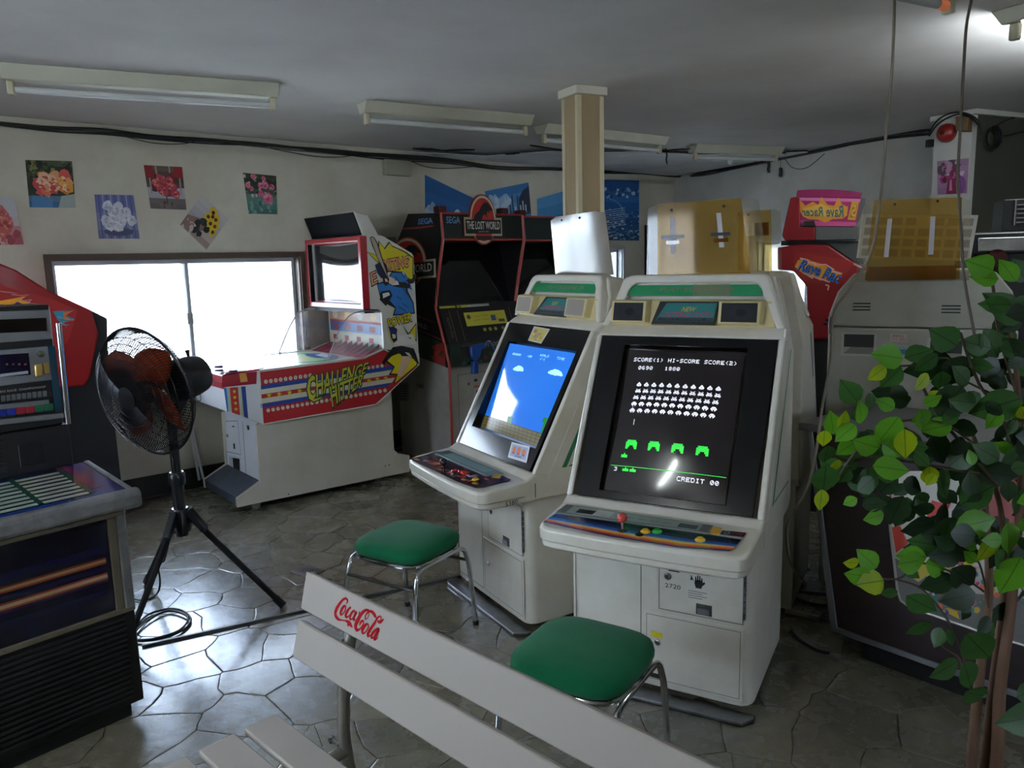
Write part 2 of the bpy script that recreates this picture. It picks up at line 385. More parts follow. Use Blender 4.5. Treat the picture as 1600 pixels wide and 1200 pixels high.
# baseboard, window
bb=mat('dark_baseboard','1d1a18',.5)
struct(MB().box(WA,-3.3,XC,-.012,0,0,.15),'baseboard_back',bb)
wfm=mat('brown_aluminium','5a4b40',.45,metal=.3); alu=mat('window_aluminium','b9bcc0',.4,metal=.4)
glass=clear('window_glass','f4f8ff',.03,.35,'ffffff')
def window(fr,x0,x1,z0,z1,n,slide=True,th=.12,fm=None,frw=.035):
    o=struct(MB().box(fr,x0-frw,x1+frw,-.018,0,z1,z1+frw).box(fr,x0-frw,x1+frw,-.03,.0,z0-frw,z0).box(fr,x0-frw,x0,-.018,0,z0,z1).box(fr,x1,x1+frw,-.018,0,z0,z1).box(fr,x0,x1,.0,th,z1-.008,z1).box(fr,x0,x1,0,th,z0,z0+.008).box(fr,x0,x0+.008,0,th,z0+.008,z1-.008).box(fr,x1-.008,x1,0,th,z0+.008,z1-.008),'window_%d'%n,fm or wfm,bevel=.002)
    xm=(x0+x1)/2
    segs=[(x0+.008,xm+.02,.05),(xm-.02,x1-.008,.08)] if slide else [(x0+.008,x1-.008,.06)]
    for a,b,y in segs:
        s=MB(); w=.03 if slide else .02
        s.box(fr,a,b,y,y+.02,z1-.008-w,z1-.008).box(fr,a,b,y,y+.02,z0+.008,z0+.008+w).box(fr,a,a+w*.8,y,y+.02,z0+.008+w,z1-.008-w).box(fr,b-w*.8,b,y,y+.02,z0+.008+w,z1-.008-w)
        so=s.build('sash',alu,o,bevel=.002)
        MB().box(fr,a+w*.7,b-w*.7,y+.008,y+.012,z0+w,z1-w).build('pane',glass,so)
    return o
w1=window(WA,WX0,WX1,WZ0,WZ1,1)
MB().box(WA,(WX0+WX1)/2-.02,(WX0+WX1)/2+.02,.03,.05,1.18,1.26).build('latch',alu,w1,bevel=.006)
window(WA,w2a.x,w2b.x,1.0,w2b.z,2,False,fm=alu)
window(WR,w3a.x,w3b.x,1.0,w3a.z,3,False,fm=alu)
window(FL_,3.6,5.9,.9,2.0,4); window(FF_,2.4,3.6,.9,2.0,5)  # front wall window is unseen, added for fill light
# ground outside
gm=mat('pale_ground','b8b6ae',.9)
struct(MB().poly([Vector((-25,-25,-.3)),Vector((25,-25,-.3)),Vector((25,30,-.3)),Vector((-25,30,-.3))]),'trim_ground',gm)
# ---------------------------------------------------------------- wooden column
dA=Fr((0,0),50)
pcn=fl((902,132),HC); CL=Fr(pcn,38)   # near corner; x az 128 ,y az 38
pw1,pw2=.20,.155
hb=mat('column_board','a08a68',.7,var=.12,scale=10,stretch=(1,1,.15)); tr=mat('column_trim','c9bd9c',.6,var=.08,scale=6)
ca=Fr(pcn,52); kx=.155;ky=.175   # ex az 142? two faces
a=R(52+0); 
dr=Vector((math.sin(R(62)),math.cos(R(62)),0)); dlf=Vector((math.sin(R(-28)),math.cos(R(-28)),0))
o=thing('column','beige board clad square column with cream corner trims','column',loc=(pcn.x,pcn.y,0)); 
b0=Vector((pcn.x,pcn.y,0)); LW1,LW2=.175,.165
def par(p,u,v,hz): return [p,p+u,p+u+v,p+v]
MB().prism(par(b0+dr*.006+dlf*.006,dr*(LW1-.012),dlf*(LW2-.012),0),Vector((0,0,HC))).build('board',hb,o)
for (i,j) in ((0,0),(1,0),(0,1)):
    p=b0+dr*(LW1-.028)*i+dlf*(LW2-.028)*j
    MB().prism(par(p,dr*.028,dlf*.028,0),Vector((0,0,HC-.05))).build('corner_trim',tr,o,bevel=.003)
p=b0-dr*.014-dlf*.014+Vector((0,0,HC-.045)); MB().prism(par(p,dr*(LW1+.028),dlf*(LW2+.028),0),Vector((0,0,.044))).build('capital',mat('capital_white','cfcabb',.6),o,bevel=.003)
# ---------------------------------------------------------------- fluorescent fixtures
fxm=mat('fixture_enamel','c9c7b4',.5,var=.08,scale=5); tubem=mat('tube_unlit','cfd0cf',.2,coat=.5); sock=mat('socket','c2bb9e',.5)
def fixture(a,b,label,lit=False,orange_end=False):
    a=Vector((a.x,a.y,0));b=Vector((b.x,b.y,0)); d=b-a; L=d.length; az=math.degrees(math.atan2(d.x,d.y))-90; f=Fr(a,az)
    o=thing('ceiling_light',label,'ceiling light',f,group=None)
    z=HC
    prof=[(-.0,z-.001),(.17,z-.001),(.125,z-.062),(.045,z-.062)]
    MB().prism([f.W(0,y,zz) for y,zz in prof],d.normalized()*L).build('housing',fxm,o,bevel=.004)
    for x in (.015,L-.045):
        MB().box(f,x,x+.03,.066,.104,z-.125,z-.062).build('socket',sock,o,bevel=.006)
    tm=tubem if not lit else mat('tube_lit','f2fbff',.3,emit=75)
    MB().tube([f.W(.045,.085,z-.1),f.W(L-.045,.085,z-.1)],.0155,14).build('tube',tm,o,smooth=True)
    if orange_end: MB().tube([f.W(L-.09,.085,z-.1),f.W(L-.046,.085,z-.1)],.0165,14).build('tube_end',mat('orange_tube_end','c8704a',.4,emit=.35),o,smooth=True)  # faint glow put into the orange end of an unlit tube
    return o
def off(p,d): return p-Vector((math.sin(R(-30)),math.cos(R(-30)),0))*0
fixture(fl((-4,96),HC),fl((437,129),HC),'leftmost unlit white fluorescent ceiling light')
fixture(fl((572,155),HC),fl((836,179),HC),'unlit white fluorescent ceiling light just left of the column')
fixture(fl((856,192),HC),fl((1047,213),HC),'unlit ceiling light passing behind the column')
fixture(fl((1090,224),HC),fl((1227,229),HC),'farthest unlit ceiling light above the cracked boards')
dd=Vector((math.sin(R(62)),math.cos(R(62)),0)); pp_=Vector((math.sin(R(-28)),math.cos(R(-28)),0))
p=fl((1478,9),HC-.1)-pp_*.085+dd*.046; fixture(p-dd*1.2,p,'unlit ceiling light with orange tube end beside the hanging cord',orange_end=True)
p=fl((1584,52),HC-.1)-pp_*.085-dd*.02; fixture(p,p+dd*1.2,'lit white fluorescent ceiling light in the top right corner',lit=True)
q_=Vector((-2.05,.33,0))-pp_*.085; fixture(q_,q_+Vector((math.sin(R(56)),math.cos(R(56)),0))*1.22,'lit fluorescent ceiling light above the coin machine, outside the view to the left',lit=True)
# ---------------------------------------------------------------- wall cables
cab=mat('black_cable','141414',.5); 
def wallpt(p,off=.02):
    q=on(PW,p)
    if WA.L(q).x>XC-.02: 
        q=on(PR,p); return q+PR[1]*off
    return q+PW[1]*off
main=[(-30,190),(0,193),(90,203),(160,206),(240,215),(330,221),(430,229),(520,238),(600,245),(700,253),(780,261),(860,265),(940,268),(1000,271),(1060,274),(1100,271),(1160,259),(1220,247),(1300,231),(1390,213),(1456,207)]
bun=thing('cable_bundle','bundle of black cables sagging along the top of the back and right walls','cable bundle',loc=wallpt((600,245)))
for k in range(6):
    random.seed(k); pts=[wallpt((x,y+random.uniform(-2.6,2.6)+(k-2.5)*.9),.012+.006*(k%3)) for x,y in main]
    cb=MB().tube(smooth_path(pts,5),(.0075 if k<4 else .005),6).build('cable',cab if k!=4 else mat('grey_cable','55524c',.5),bun,smooth=True)
for i,(pts,lab) in enumerate([([(195,214),(240,224),(285,225),(312,218)],'thin loose cable looping below the bundle above the flower pictures'),([(420,232),(480,243),(520,246),(560,243),(600,244)],'thin loose cable sagging left of the grey junction box'),([(636,250),(670,262),(710,263),(760,258)],'thin cable leaving the junction box to the right'),([(1228,248),(1240,262),(1262,262),(1290,240)],'short cable loop hanging on the right wall near the end of the bundle')]):
    MB().tube(smooth_path([wallpt(p,.012) for p in pts],5),.003,5).build('loose_cable',cab,bun,smooth=True)
for (x,y,l,w,lab) in [(1040,236,.13,.006,'short black wire dangling from the end of the third ceiling light'),(1188,246,.07,.008,'ragged black strip hanging left of the dangling plug'),(1207,250,.12,.012,'ragged dark strip hanging beside the black plug'),(1227,262,.085,.018,'black plug dangling on a thin wire from the farthest ceiling light')]:
    p=wallpt((x,y),.06)
    if x==1040: p=fl((1040,232),HC-.01)
    if w>.015:
        m_=MB().tube([p+Vector((0,0,.14)),p],.0018,5).tube(smooth_path([p,p+Vector((.004,0,-l*.5)),p+Vector((0,0,-l))],3),[w*.4]+[w]*5+[w*.6],8)
    else: m_=MB().tube(smooth_path([p,p+Vector((.012,0,-l*.4)),p+Vector((.006,0,-l*.7)),p+Vector((.014,0,-l))],3),w,6)
    tag(m_.build('hanging_wire',cab,None,smooth=True),lab,'wire')
jb=[(597,249),(637,251),(636,275),(597,276)]
z0=on(PW,(617,275)).z; l0,l1=WA.L(on(PW,(597,262))).x,WA.L(on(PW,(637,262))).x
jo=MB().box(WA,l0,l1,-.06,0,z0,on(PW,(617,251)).z).build('junction_box',mat('junction_box','a5a28f',.6,var=.1),None,bevel=.006)
tag(jo,'beige square junction box under the cables on the back wall','electrical box')
# hanging cords near the camera
cm=mat('beige_cord','857b6c',.6)
def cord(pxs,label,mt,r=.0056):
    pts=[hit(p,Vector((0,D,0)),Vector((0,1,0))) for *p,D in pxs]
    tag(MB().tube(smooth_path(pts,6),r,8).build('dangling_cable',mt,None,smooth=True),label,'cord')
hc=lambda p:fl(p,HC)
c1=[fl((1398,-8),HC-.002)]; D0=c1[0].y
cord([(1398,-7,D0),(1396,60,D0),(1393,120,D0),(1385,200,D0),(1378,290,D0+.02),(1362,390,D0+.02),(1330,448,D0+.02),(1303,490,D0+.02),(1298,560,D0+.02),(1284,640,D0-.1),(1276,700,D0-.25),(1262,760,D0-.25),(1240,800,D0-.2),(1229,830,D0-.1),(1236,880,D0),(1258,912,D0+.1)],'left beige cord hanging from ceiling down beside the front game cabinet',cm)
D1=fl((1519,-5),HC).y
cord([(1519,-5,D1),(1510,40,D1),(1506,100,D1),(1501,190,D1),(1497,280,D1),(1502,360,D1),(1506,430,D1),(1522,520,D1),(1528,560,D1)],'right grey brown cord hanging in front of the red alarm bell pillar',mat('dark_cord','5e564a',.6))
# ================================================================ PICTURES ON THE WALLS
def poster(name,px,pln,label,cat,fn,group=None,off=.006):
    q=Qp(pln,px,off); mb=MB(); fn(mb,q)
    # paper body under the print
    n=q.n; mb.prism([q.at(0,0,-.004),q.at(1,0,-.004),q.at(1,1,-.004),q.at(0,1,-.004)],n*.0035,C('e8e4dc'))
    o=mb.build(name,None,None,fix=False); tag(o,label,cat,group); return o
def bg(mb,q,cols,n=10,seed=1,amp=.08):
    random.seed(seed)
    for i in range(n):
        v0,v1=i/n,(i+1)/n; mb.qr(q,0,v0,1,v1,C(cols[min(len(cols)-1,int(i*len(cols)/n))]),0)
def blobs(mb,q,n,u0,u1,v0,v1,r,cols,seed,k0=.0004,seg=9,jit=.3):
    random.seed(seed)
    for i in range(n):
        rr=r*random.uniform(.6,1.2); mb.disc(q,random.uniform(u0,u1),random.uniform(v0,v1),rr,rr,C(random.choice(cols)),k0+i*.00001,seg,jit,random.random())
def rose(mb,q,u,v,r,c1,c2,c3,k):
    mb.disc(q,u,v,r,r*.95,C(c1),k,11,.18,random.random())
    for i in range(12):
        a=random.uniform(0,6.28); d=r*(.75-.055*i); rr=r*random.uniform(.25,.42)
        mb.disc(q,u+d*math.cos(a),v+d*math.sin(a),rr,rr*.75,C(random.choice((c1,c2,c2,c1,c3) if i<9 else (c3,c1))),k+.00002*(i+1),7,.35,a)
def f_orange(mb,q):
    bg(mb,q,['3f6f9a','5a7f9c','39432f','2e3626','333a28','46502f','2b3324','4c5a3c'],8)
    blobs(mb,q,60,.0,1,.55,1,.05,['2c3522','49562f','6b7340','8a8a50','1f261a'],2)
    mb.qp(q,[(.05,0),(.5,0),(.5,.2),(.08,.26)],C('4f86b8'),.0011); mb.qp(q,[(.62,0),(1,0),(1,.3),(.7,.25)],C('a9b4ac'),.0011)
    blobs(mb,q,26,.25,.9,.28,.72,.1,['e8a070','e07858','f0b890','d85a50','f0c060','e89048'],3,.0012)
    for u,v,c in ((.22,.5,'d04a50'),(.35,.62,'f0c0a0'),(.5,.6,'f0b890'),(.62,.5,'e08060'),(.75,.55,'eeb050'),(.55,.42,'c84a4a'),(.42,.45,'e89878'),(.85,.42,'e8a040')): rose(mb,q,u,v,.13,c,'f4cfa8','c05040',.0016)
def f_white(mb,q):
    bg(mb,q,['6f7396','8186ac','7f84b0','7075a4','6b70a6'],5)
    for i in range(9): mb.qr(q,.08+i*.1,0,.12+i*.1,1,C('969bc4' if i%2 else '585d92'),.0003)
    blobs(mb,q,14,.2,.85,.15,.6,.07,['4a5a50','5c6e5e','3a4440'],4,.0008)
    mb.disc(q,.5,.16,.36,.1,C('4c4f6c'),.001,16)
    for u,v in ((.3,.75),(.55,.72),(.65,.6),(.4,.6),(.22,.42),(.45,.45),(.6,.4),(.3,.3),(.5,.28),(.85,.42),(.75,.6)): rose(mb,q,u,v,.13,'d9d9e2','ececf2','b4b6c8',.0014+u*.0004)
def f_red(mb,q):
    bg(mb,q,['6a5f5c','6f6966','b0aeb8','b8b6c0','5e4640','4c3a35','5a4a42','6c5c50'],8)
    for u in (.1,.3,.65,.9): mb.qr(q,u-.02,.35,u+.02,1,C('a39a90'),.0003)
    mb.qp(q,[(0,.72),(.32,.7),(.2,1),(0,1)],C('8e1e26'),.0006); mb.qp(q,[(.7,.72),(1,.74),(1,1),(.78,1)],C('9c2028'),.0006)
    blobs(mb,q,22,.2,.8,.35,.75,.1,['9c2a38','b43a48','842430','5a1c24'],6,.0009)
    for u,v in ((.25,.6),(.38,.7),(.5,.58),(.45,.4),(.62,.66),(.7,.5),(.75,.35),(.35,.48)): rose(mb,q,u,v,.11,'c04858','e08878','a02a3a',.0014)
    mb.qr(q,.47,.12,.5,.32,C('3a4438'),.001); blobs(mb,q,8,.3,.7,.04,.12,.06,['4c4440','7a6a62'],5,.001)
def f_sun(mb,q):
    bg(mb,q,['a08a80','b8aaa0','a9a4a8','b4b0b4','c0bcbc','c8c4c0'],6)
    mb.qp(q,[(0,.0),(.3,.0),(.75,.45),(.6,.6),(0,.35)],C('8c6a60'),.0004); blobs(mb,q,14,.3,.7,.15,.5,.09,['2c3630','3c4a3c','1e2622'],7,.0006)
    blobs(mb,q,14,.0,.35,.0,.3,.07,['c8b8ae','8a7068'],8,.0007)
    for u,v in ((.55,.85),(.72,.75),(.5,.68),(.66,.58),(.8,.6),(.6,.76),(.85,.45)):
        mb.disc(q,u,v,.12,.12,C('e0b828'),.0012+v*.0002,14,.25); mb.disc(q,u,v,.05,.05,C('5a2e1a'),.0017,9,.1)
def f_pink(mb,q):
    bg(mb,q,['3f6a62','4a7a70','56847a','64807a','45584c','33402f','2a3426','3c482c'],8)
    blobs(mb,q,40,0,1,.45,1,.05,['2a3824','445838','788a60','c0c4b4'],9)
    blobs(mb,q,16,0,.9,.02,.35,.06,['5c8a82','7a9c94','3a645c'],10)
    for u,v,r in ((.3,.92,.08),(.6,.9,.07),(.5,.72,.09),(.65,.74,.1),(.85,.7,.08),(.1,.7,.08),(.48,.52,.09),(.7,.4,.16),(.2,.62,.06)): rose(mb,q,u,v,r,'d86c8c','eca0b4','b83c68',.0014)
def f_coral(mb,q):
    bg(mb,q,['b05a62','c88a8c','c4bcc0','c8c4c8','c8c6ca'],5); blobs(mb,q,20,.3,.95,0,.25,.08,['c86a70','e0a8a0','a04850'],12,.0005)
    mb.qp(q,[(.2,.15),(.7,.2),(.6,.3),(.2,.3)],C('2e3a2c'),.001)
    for u,v in ((.45,.5),(.6,.62),(.5,.72),(.7,.45),(.35,.35),(.6,.33)): rose(mb,q,u,v,.17,'cc6860','e09484','b04848',.0013)
FG='flower pictures on the back wall'
poster('flower_picture',[(46,324),(118,325),(112,252),(39,250)],PW,'picture of orange and coral roses, largest picture high on the left','picture',f_orange)
poster('flower_picture',[(154,373),(218,373),(208,305),(147,304)],PW,'blue grey picture of white roses above the left end of the window','picture',f_white)
poster('flower_picture',[(235,326),(291,328),(284,261),(224,258)],PW,'picture of red roses in a glass between white rose and sunflower pictures','picture',f_red)
poster('flower_picture',[(281,351),(322,390),(357,343),(314,304)],PW,'sunflower picture hung tilted as a diamond above the window','picture',f_sun)
poster('flower_picture',[(388,334),(433,335),(431,275),(379,270)],PW,'picture of pink roses over green, rightmost flower picture on back wall','picture',f_pink)
poster('flower_picture',[(-40,384),(37,382),(22,310),(-34,304)],PW,'coral dahlia picture cut off by the left edge of the view','picture',f_coral)
def f_board(mb,q):
    bg(mb,q,['2a6aa8','2f74b4','3078b8','2c70b2','2868a8'],5)
    blobs(mb,q,26,.05,.45,.35,.62,.09,['c8d8e8','a0bcd8','7aa4cc'],21)
    mb.qp(q,[(.45,.0),(.85,0),(.88,.35),(.75,.5),(.62,.45),(.58,.3)],C('14162a'),.0012); mb.disc(q,.68,.62,.07,.1,C('d8dce4'),.0014); mb.disc(q,.66,.6,.05,.06,C('14162a'),.0015)
    mb.qp(q,[(.2,.15),(.28,.08),(.66,.12),(.68,.28),(.35,.35)],C('141830'),.0013); mb.disc(q,.28,.3,.09,.14,C('dfe4ea'),.0014); mb.disc(q,.3,.3,.05,.08,C('28305a'),.0015)
def f_bay(mb,q):
    bg(mb,q,['1f6cae','2272b6','1d62a6','1a5a9c','3f86c0','5a98cc','4a8cc6','3478b6'],8)
    blobs(mb,q,16,.1,.5,.68,.86,.08,['c4d6e6','9cbcd8'],22); mb.qp(q,[(.0,.52),(1,.55),(1,.6),(0,.56)],C('284a70'),.0012)
    for i in range(9): mb.qr(q,.45+i*.06,.58,.48+i*.06,.66+random.uniform(0,.22),C(random.choice(['26405e','c0ccd8','18283e'])),.0014)
    mb.qp(q,[(.72,.58),(1,.58),(1,.95),(.85,.9),(.74,.8)],C('1c2c48'),.0013); blobs(mb,q,14,.3,.8,.0,.18,.05,['d8e4ee','88b4d8'],23,.0015)
def f_sea(mb,q):
    bg(mb,q,['3a88c4','2f7cba','2a74b4','3c88c0','4c94c8'],5); blobs(mb,q,8,.7,1,.3,.75,.1,['1a2430','26323c'],24); mb.qp(q,[(.4,0),(.75,.0),(.6,.1)],C('dfe8f0'),.001)
def f_city(mb,q):
    bg(mb,q,['1c4f88','22609c','1f5a98','1a5496','1d5ea6','1860ac','1a62b0','2a74bc','2468ac','1c549a','20589c'],11)
    random.seed(25)
    for i in range(230):
        u,v=random.random(),random.uniform(0,.5); 
        if u<.5-v*.9: continue
        s_=random.uniform(.008,.03); mb.qr(q,u,v,min(1,u+s_*1.6),v+s_,C(random.choice(['a8c8e4','6fa0cc','d8e8f4','3c74b0','16406e'])),.0006+i*.000002)
    for i in range(9): mb.qp(q,[(.3+i*.01,.2+i*.035),(.75,.26+i*.035),(.75,.27+i*.035),(.3+i*.01,.21+i*.035)],C('b4d0e8'),.0016)
    blobs(mb,q,60,.0,1,.72,.86,.03,['88b0d4','3a6ca4','c0d4e8','1c4a80'],26,.0006,6)
    for i in range(20): a=i/19*2.4-.3; mb.disc(q,.25+.45*math.sin(a),.5+.22*math.cos(a),.016,.01,C('8fb8dc'),.0017,6)
WB=WA
poster('blue_poster',[(664,396),(722,398),(744,312),(663,273)],PW,'blue snowboarder poster pinned behind the left black shooter cabinet','poster',f_board)
poster('blue_poster',[(768,395),(834,392),(825,285),(757,299)],PW,'tilted blue poster of a bay with tower blocks, second blue poster','poster',f_bay)
poster('blue_poster',[(842,392),(902,384),(896,294),(838,311)],PW,'plain blue sea poster half hidden by the column','poster',f_sea)
poster('blue_poster',[(905,375),(998,376),(998,282),(905,280)],PW,'blue poster of a harbour city right of the column','poster',f_city)
po=MB().prism([on(PW,(1007,352),.03),on(PW,(1010,352),.03),on(PW,(1010,470),.03),on(PW,(1007,470),.03)],-PW[1]*.028).build('wall_strip',BLACKM,None); tag(po,'thin black vertical strip on the wall right of the city poster','strip')
# pillar objects
PP=(pcl-Vector((0,0,HC)),-pd)
def f_vase(mb,q):
    bg(mb,q,['a07a9c','a884a4','a884a8','ac88a8','9c7c98'],5); blobs(mb,q,30,.05,.8,.55,.95,.09,['d4c0cc','8c5c7c','5c4a50','b890ac'],31)
    blobs(mb,q,16,.15,.7,.4,.75,.08,['8a2a54','a83c6c','6a2040'],32,.001); mb.qp(q,[(.3,0),(.65,0),(.62,.45),(.35,.45)],C('8c2850'),.0014); mb.qp(q,[(.4,.1),(.5,.1),(.48,.42),(.42,.42)],C('d088ac'),.0016)
    mb.disc(q,.8,.25,.15,.25,C('8c5c9c'),.0012)
poster('flower_picture',[(1466,304),(1512,302),(1515,247),(1465,252)],PP,'small magenta picture of flowers in a vase under the red alarm bell','picture',f_vase)
bp_=on(PP,(1482,208)); rb=.062
bo=thing('alarm_bell','round red fire alarm bell at the top of the white pillar','alarm bell',loc=bp_)
nn=-pd
MB().lathe([(rb*1.02,.004),(rb*1.02,.03),(rb*.95,.045),(rb*.7,.062),(rb*.35,.07),(.001,.072)],bp_,nn,seg=28).build('gong',mat('alarm_red','8c2018',.35,coat=.3),bo,smooth=True)
MB().lathe([(.016,.07),(.016,.078),(.001,.079)],bp_,nn,seg=12).build('centre_cap',mat('alarm_cap','5a1a16',.4),bo,smooth=True)
pb=[on(PP,p) for p in ((1500,205),(1519,206),(1520,184),(1500,182))]
o=MB().prism(pb,nn*.05).build('relay_box',mat('brown_box','6a5534',.6),None,bevel=.003); tag(o,'small brown wooden box beside the red alarm bell','box')
q1=on(PP,(1459,222)); tag(MB().box(Fr(q1+(-pf)*.03,0),-.02,.02,-.02,.02,q1.z-.03,q1.z+.02).build('cable_clamp',BLACKM,None),'small black clamp where the cable bundle meets the pillar','clamp')
bun2=thing('cable_bundle','black cables arching over the pillar top and coiled on the shaded wall','cable bundle',loc=on(PP,(1490,180)))
for i,(pts) in enumerate([[(1456,208),(1466,192),(1480,181),(1500,176),(1520,180),(1534,192),(1538,212)],[(1456,213),(1468,196),(1486,184),(1504,179),(1524,186),(1536,204),(1533,222)]]):
    P_=[on(PP,p,.03) for p in pts]
    MB().tube(smooth_path(P_,5),.006,6).build('cable',cab,bun2,smooth=True)
PSW=WS.Y(.02)
ce=on(PSW,(1538,217),.05); ring=[]
for k in range(3):
    pts=[ce+WS.ex*(.055+.008*k)*math.cos(a*math.pi/8)+Vector((0,0,(.06+.006*k)*math.sin(a*math.pi/8)))-WS.ey*.012*k for a in range(16)]
    MB().tube(pts,.007,6,closed=True).build('cable_coil',cab,bun2,smooth=True)
for pts,lab in (([(1541,206),(1560,192),(1580,184),(1610,177)],'upper black cable running right from the coil'),([(1546,214),(1570,212),(1590,207),(1612,202)],'lower thin black cable running right from the coil')):
    MB().tube(smooth_path([on(PSW,p,.03) for p in pts],5),.006 if 'upper' in lab else .003,6).build('cable',cab,bun2,smooth=True)
# ================================================================ WHITE CANDY CABINETS
def zt(z):  # half width of the head at height z
    return .358 if z<1.27 else .358-(z-1.27)*.30
LOGO_G=C('1d7a4c',.35); 
def lock(mb,fr,x,y,z,r=.011): mb.lathe([(r,0),(r,.004),(r*.7,.006),(.0008,.006)],fr.W(x,y,z),-fr.ey,CHROME,12); mb.box(fr,x-.0015,x+.0015,y-.0075,y-.006,z-.006,z+.006,BLACKM)
def groove(mb,fr,x0,x1,z0,z1,w=.0028,y=-.0008,m=None):
    m=m or GROOVE
    for a,b,c,d in ((x0,x1,z0,z0+w),(x0,x1,z1-w,z1),(x0,x0+w,z0,z1),(x1-w,x1,z0,z1)): mb.poly([fr.W(a,y,c),fr.W(b,y,c),fr.W(b,y,d),fr.W(a,y,d)],m)
def cabinet(fr,label,front=True,grp=None):
    o=thing('game_cabinet',label,'arcade cabinet',fr)
    # leg box
    w=.338
    def rr(z,ins=0):
        w_=w-ins; y0=0+ins; y1=.55; r=.05
        pts=[]
        for k in range(5): a=R(180+90*k/4); pts.append(fr.W(-w_+r+r*math.cos(a),y0+r+r*math.sin(a),z))
        for k in range(5): a=R(270+90*k/4); pts.append(fr.W(w_-r+r*math.cos(a),y0+r+r*math.sin(a),z))
        pts+= [fr.W(w_,y1,z),fr.W(-w_,y1,z)]; return pts
    MB().loft([rr(.03,.006),rr(.036),rr(.60)]).build('lower_cabinet',IVORY2,o,smooth=True)
    # head shell, tapered side profile
    prof=[(-.02,.585),(-.02,.676),(.0,.684),(.030,.700),(.095,.690),(.400,1.258),(.339,1.266),(.372,1.288),(.398,1.300),(.452,1.402),(.462,1.478),(.480,1.490),(.555,1.480),(.575,1.42),(.58,1.20),(.58,.62),(.54,.585)]
    mb=MB(); L_=[fr.W(-zt(z),y,z) for y,z in prof]; Rr=[fr.W(zt(z),y,z) for y,z in prof]
    mb.loft([L_,Rr]); mb.build('head_shell',IVORY,o,bevel=.014,seg=3,ang=60)
    def plan(ins,z,sl=0):
        P_=[(-.358,-.0),(-.357,-.185),(-.350,-.212),(-.334,-.230),(-.30,-.238),(-.15,-.246),(0,-.249),(.15,-.246),(.30,-.238),(.334,-.230),(.350,-.212),(.357,-.185),(.358,.0)]
        return [fr.W(x*(1-ins*2),y+ins,z+(y+.222)*sl) for x,y in P_]
    MB().loft([plan(0,.612),plan(0,.652,.09),plan(.010,.6605,.096)]).build('control_panel',IVORY,o,bevel=.0035,ang=35)
    MB().loft([plan(.022,.580),plan(.006,.590),plan(.006,.6095)]).build('control_tray',IVORY,o,bevel=.003,ang=35)
    for s in (-1,1):
        MB().prism([fr.W(s*.357,y,z) for y,z in ((.026,.697),(.336,1.268),(.43,1.268),(.11,.68))],-fr.ex*s*.022).build('side_cheek',IVORY,o,bevel=.006)
    MB().loft([[fr.W(s*.30,-.02,.581),fr.W(s*.30,.5,.581),fr.W(s*.30,.5,.50),fr.W(s*.30,.02,.50)] for s in (-1,1)]).build('underside',IVORY2,o)
    # arch frame round the speaker bay
    a_=[]
    def arch(w0,w1,zt_,zb):
        pts=[]
        r=.05
        pts.append((-w0,zb))
        for k in range(6): a=R(180-90*k/5); pts.append((-w1+r+r*math.cos(a),zt_-r+r*math.sin(a)))
        for k in range(6): a=R(90-90*k/5); pts.append((w1-r+r*math.cos(a),zt_-r+r*math.sin(a)))
        pts.append((w0,zb)); return pts
    out=arch(.350,.292,1.497,1.300); inn=arch(.322,.262,1.466,1.300)
    yy=lambda z:.372+(z-1.30)*.36
    A=[fr.W(x,yy(z),z) for x,z in out]; B=[fr.W(x,yy(z),z) for x,z in inn]; A2=[p+fr.ey*.07 for p in A]; B2=[p+fr.ey*.07 for p in B]
    mb=MB(); n=len(A)
    ring=[ [A[i],B[i],B2[i],A2[i]] for i in range(n)]
    mb.loft(ring); mb.build('arch_frame',IVORY,o,bevel=.007,seg=2,ang=50)
    # kick plate
    k=MB().prism([fr.W(-.34,-.052,0.002),fr.W(-.30,-.07,0.002),fr.W(.32,-.07,0.002),fr.W(.352,-.02,0.002),fr.W(.352,.0,0.002),fr.W(-.34,0,0.002)],Vector((0,0,.014)))
    k.build('kick_plate',STEEL,o,bevel=.003)
    return o
def bezel_plane(fr): return fr.P((0,.0375,.700),(1,.0375,.700),(0,.3455,1.262))
def bz(fr,u,v,k=0):   # u: local x ; v 0..1 up the bezel
    n=Vector(fr.ex).cross(fr.W(0,.3455,1.262)-fr.W(0,.0375,.700)).normalized(); n=n if n.dot(-fr.ey)>0 else -n
    return fr.W(u,.0375+(.3455-.0375)*v,.700+(1.262-.700)*v)+n*(k+.004)
def monitor(fr,o,sx0,sx1,sv0,sv1):
    hwb,hwt=.318,.333
    out=[(-hwb,0),(hwb,0),(hwt,1),(-hwt,1)]; inn=[(sx0,sv0),(sx1,sv0),(sx1,sv1),(sx0,sv1)]
    mb=MB(); blk=mat('bezel_black','08080a',.15,coat=.25,spec=.4)
    for i in range(4):
        j=(i+1)%4
        mb.poly([bz(fr,*out[i],.004),bz(fr,*out[j],.004),bz(fr,*inn[j],.004),bz(fr,*inn[i],.004)]); 
        mb.poly([bz(fr,*inn[i],.004),bz(fr,*inn[j],.004),bz(fr,inn[j][0]*.985,inn[j][1],-.042),bz(fr,inn[i][0]*.985,inn[i][1],-.042)])
        mb.poly([bz(fr,*out[i],.004),bz(fr,*out[j],.004),bz(fr,*out[j],-.02),bz(fr,*out[i],-.02)])
    return mb.build('monitor_bezel',blk,o)
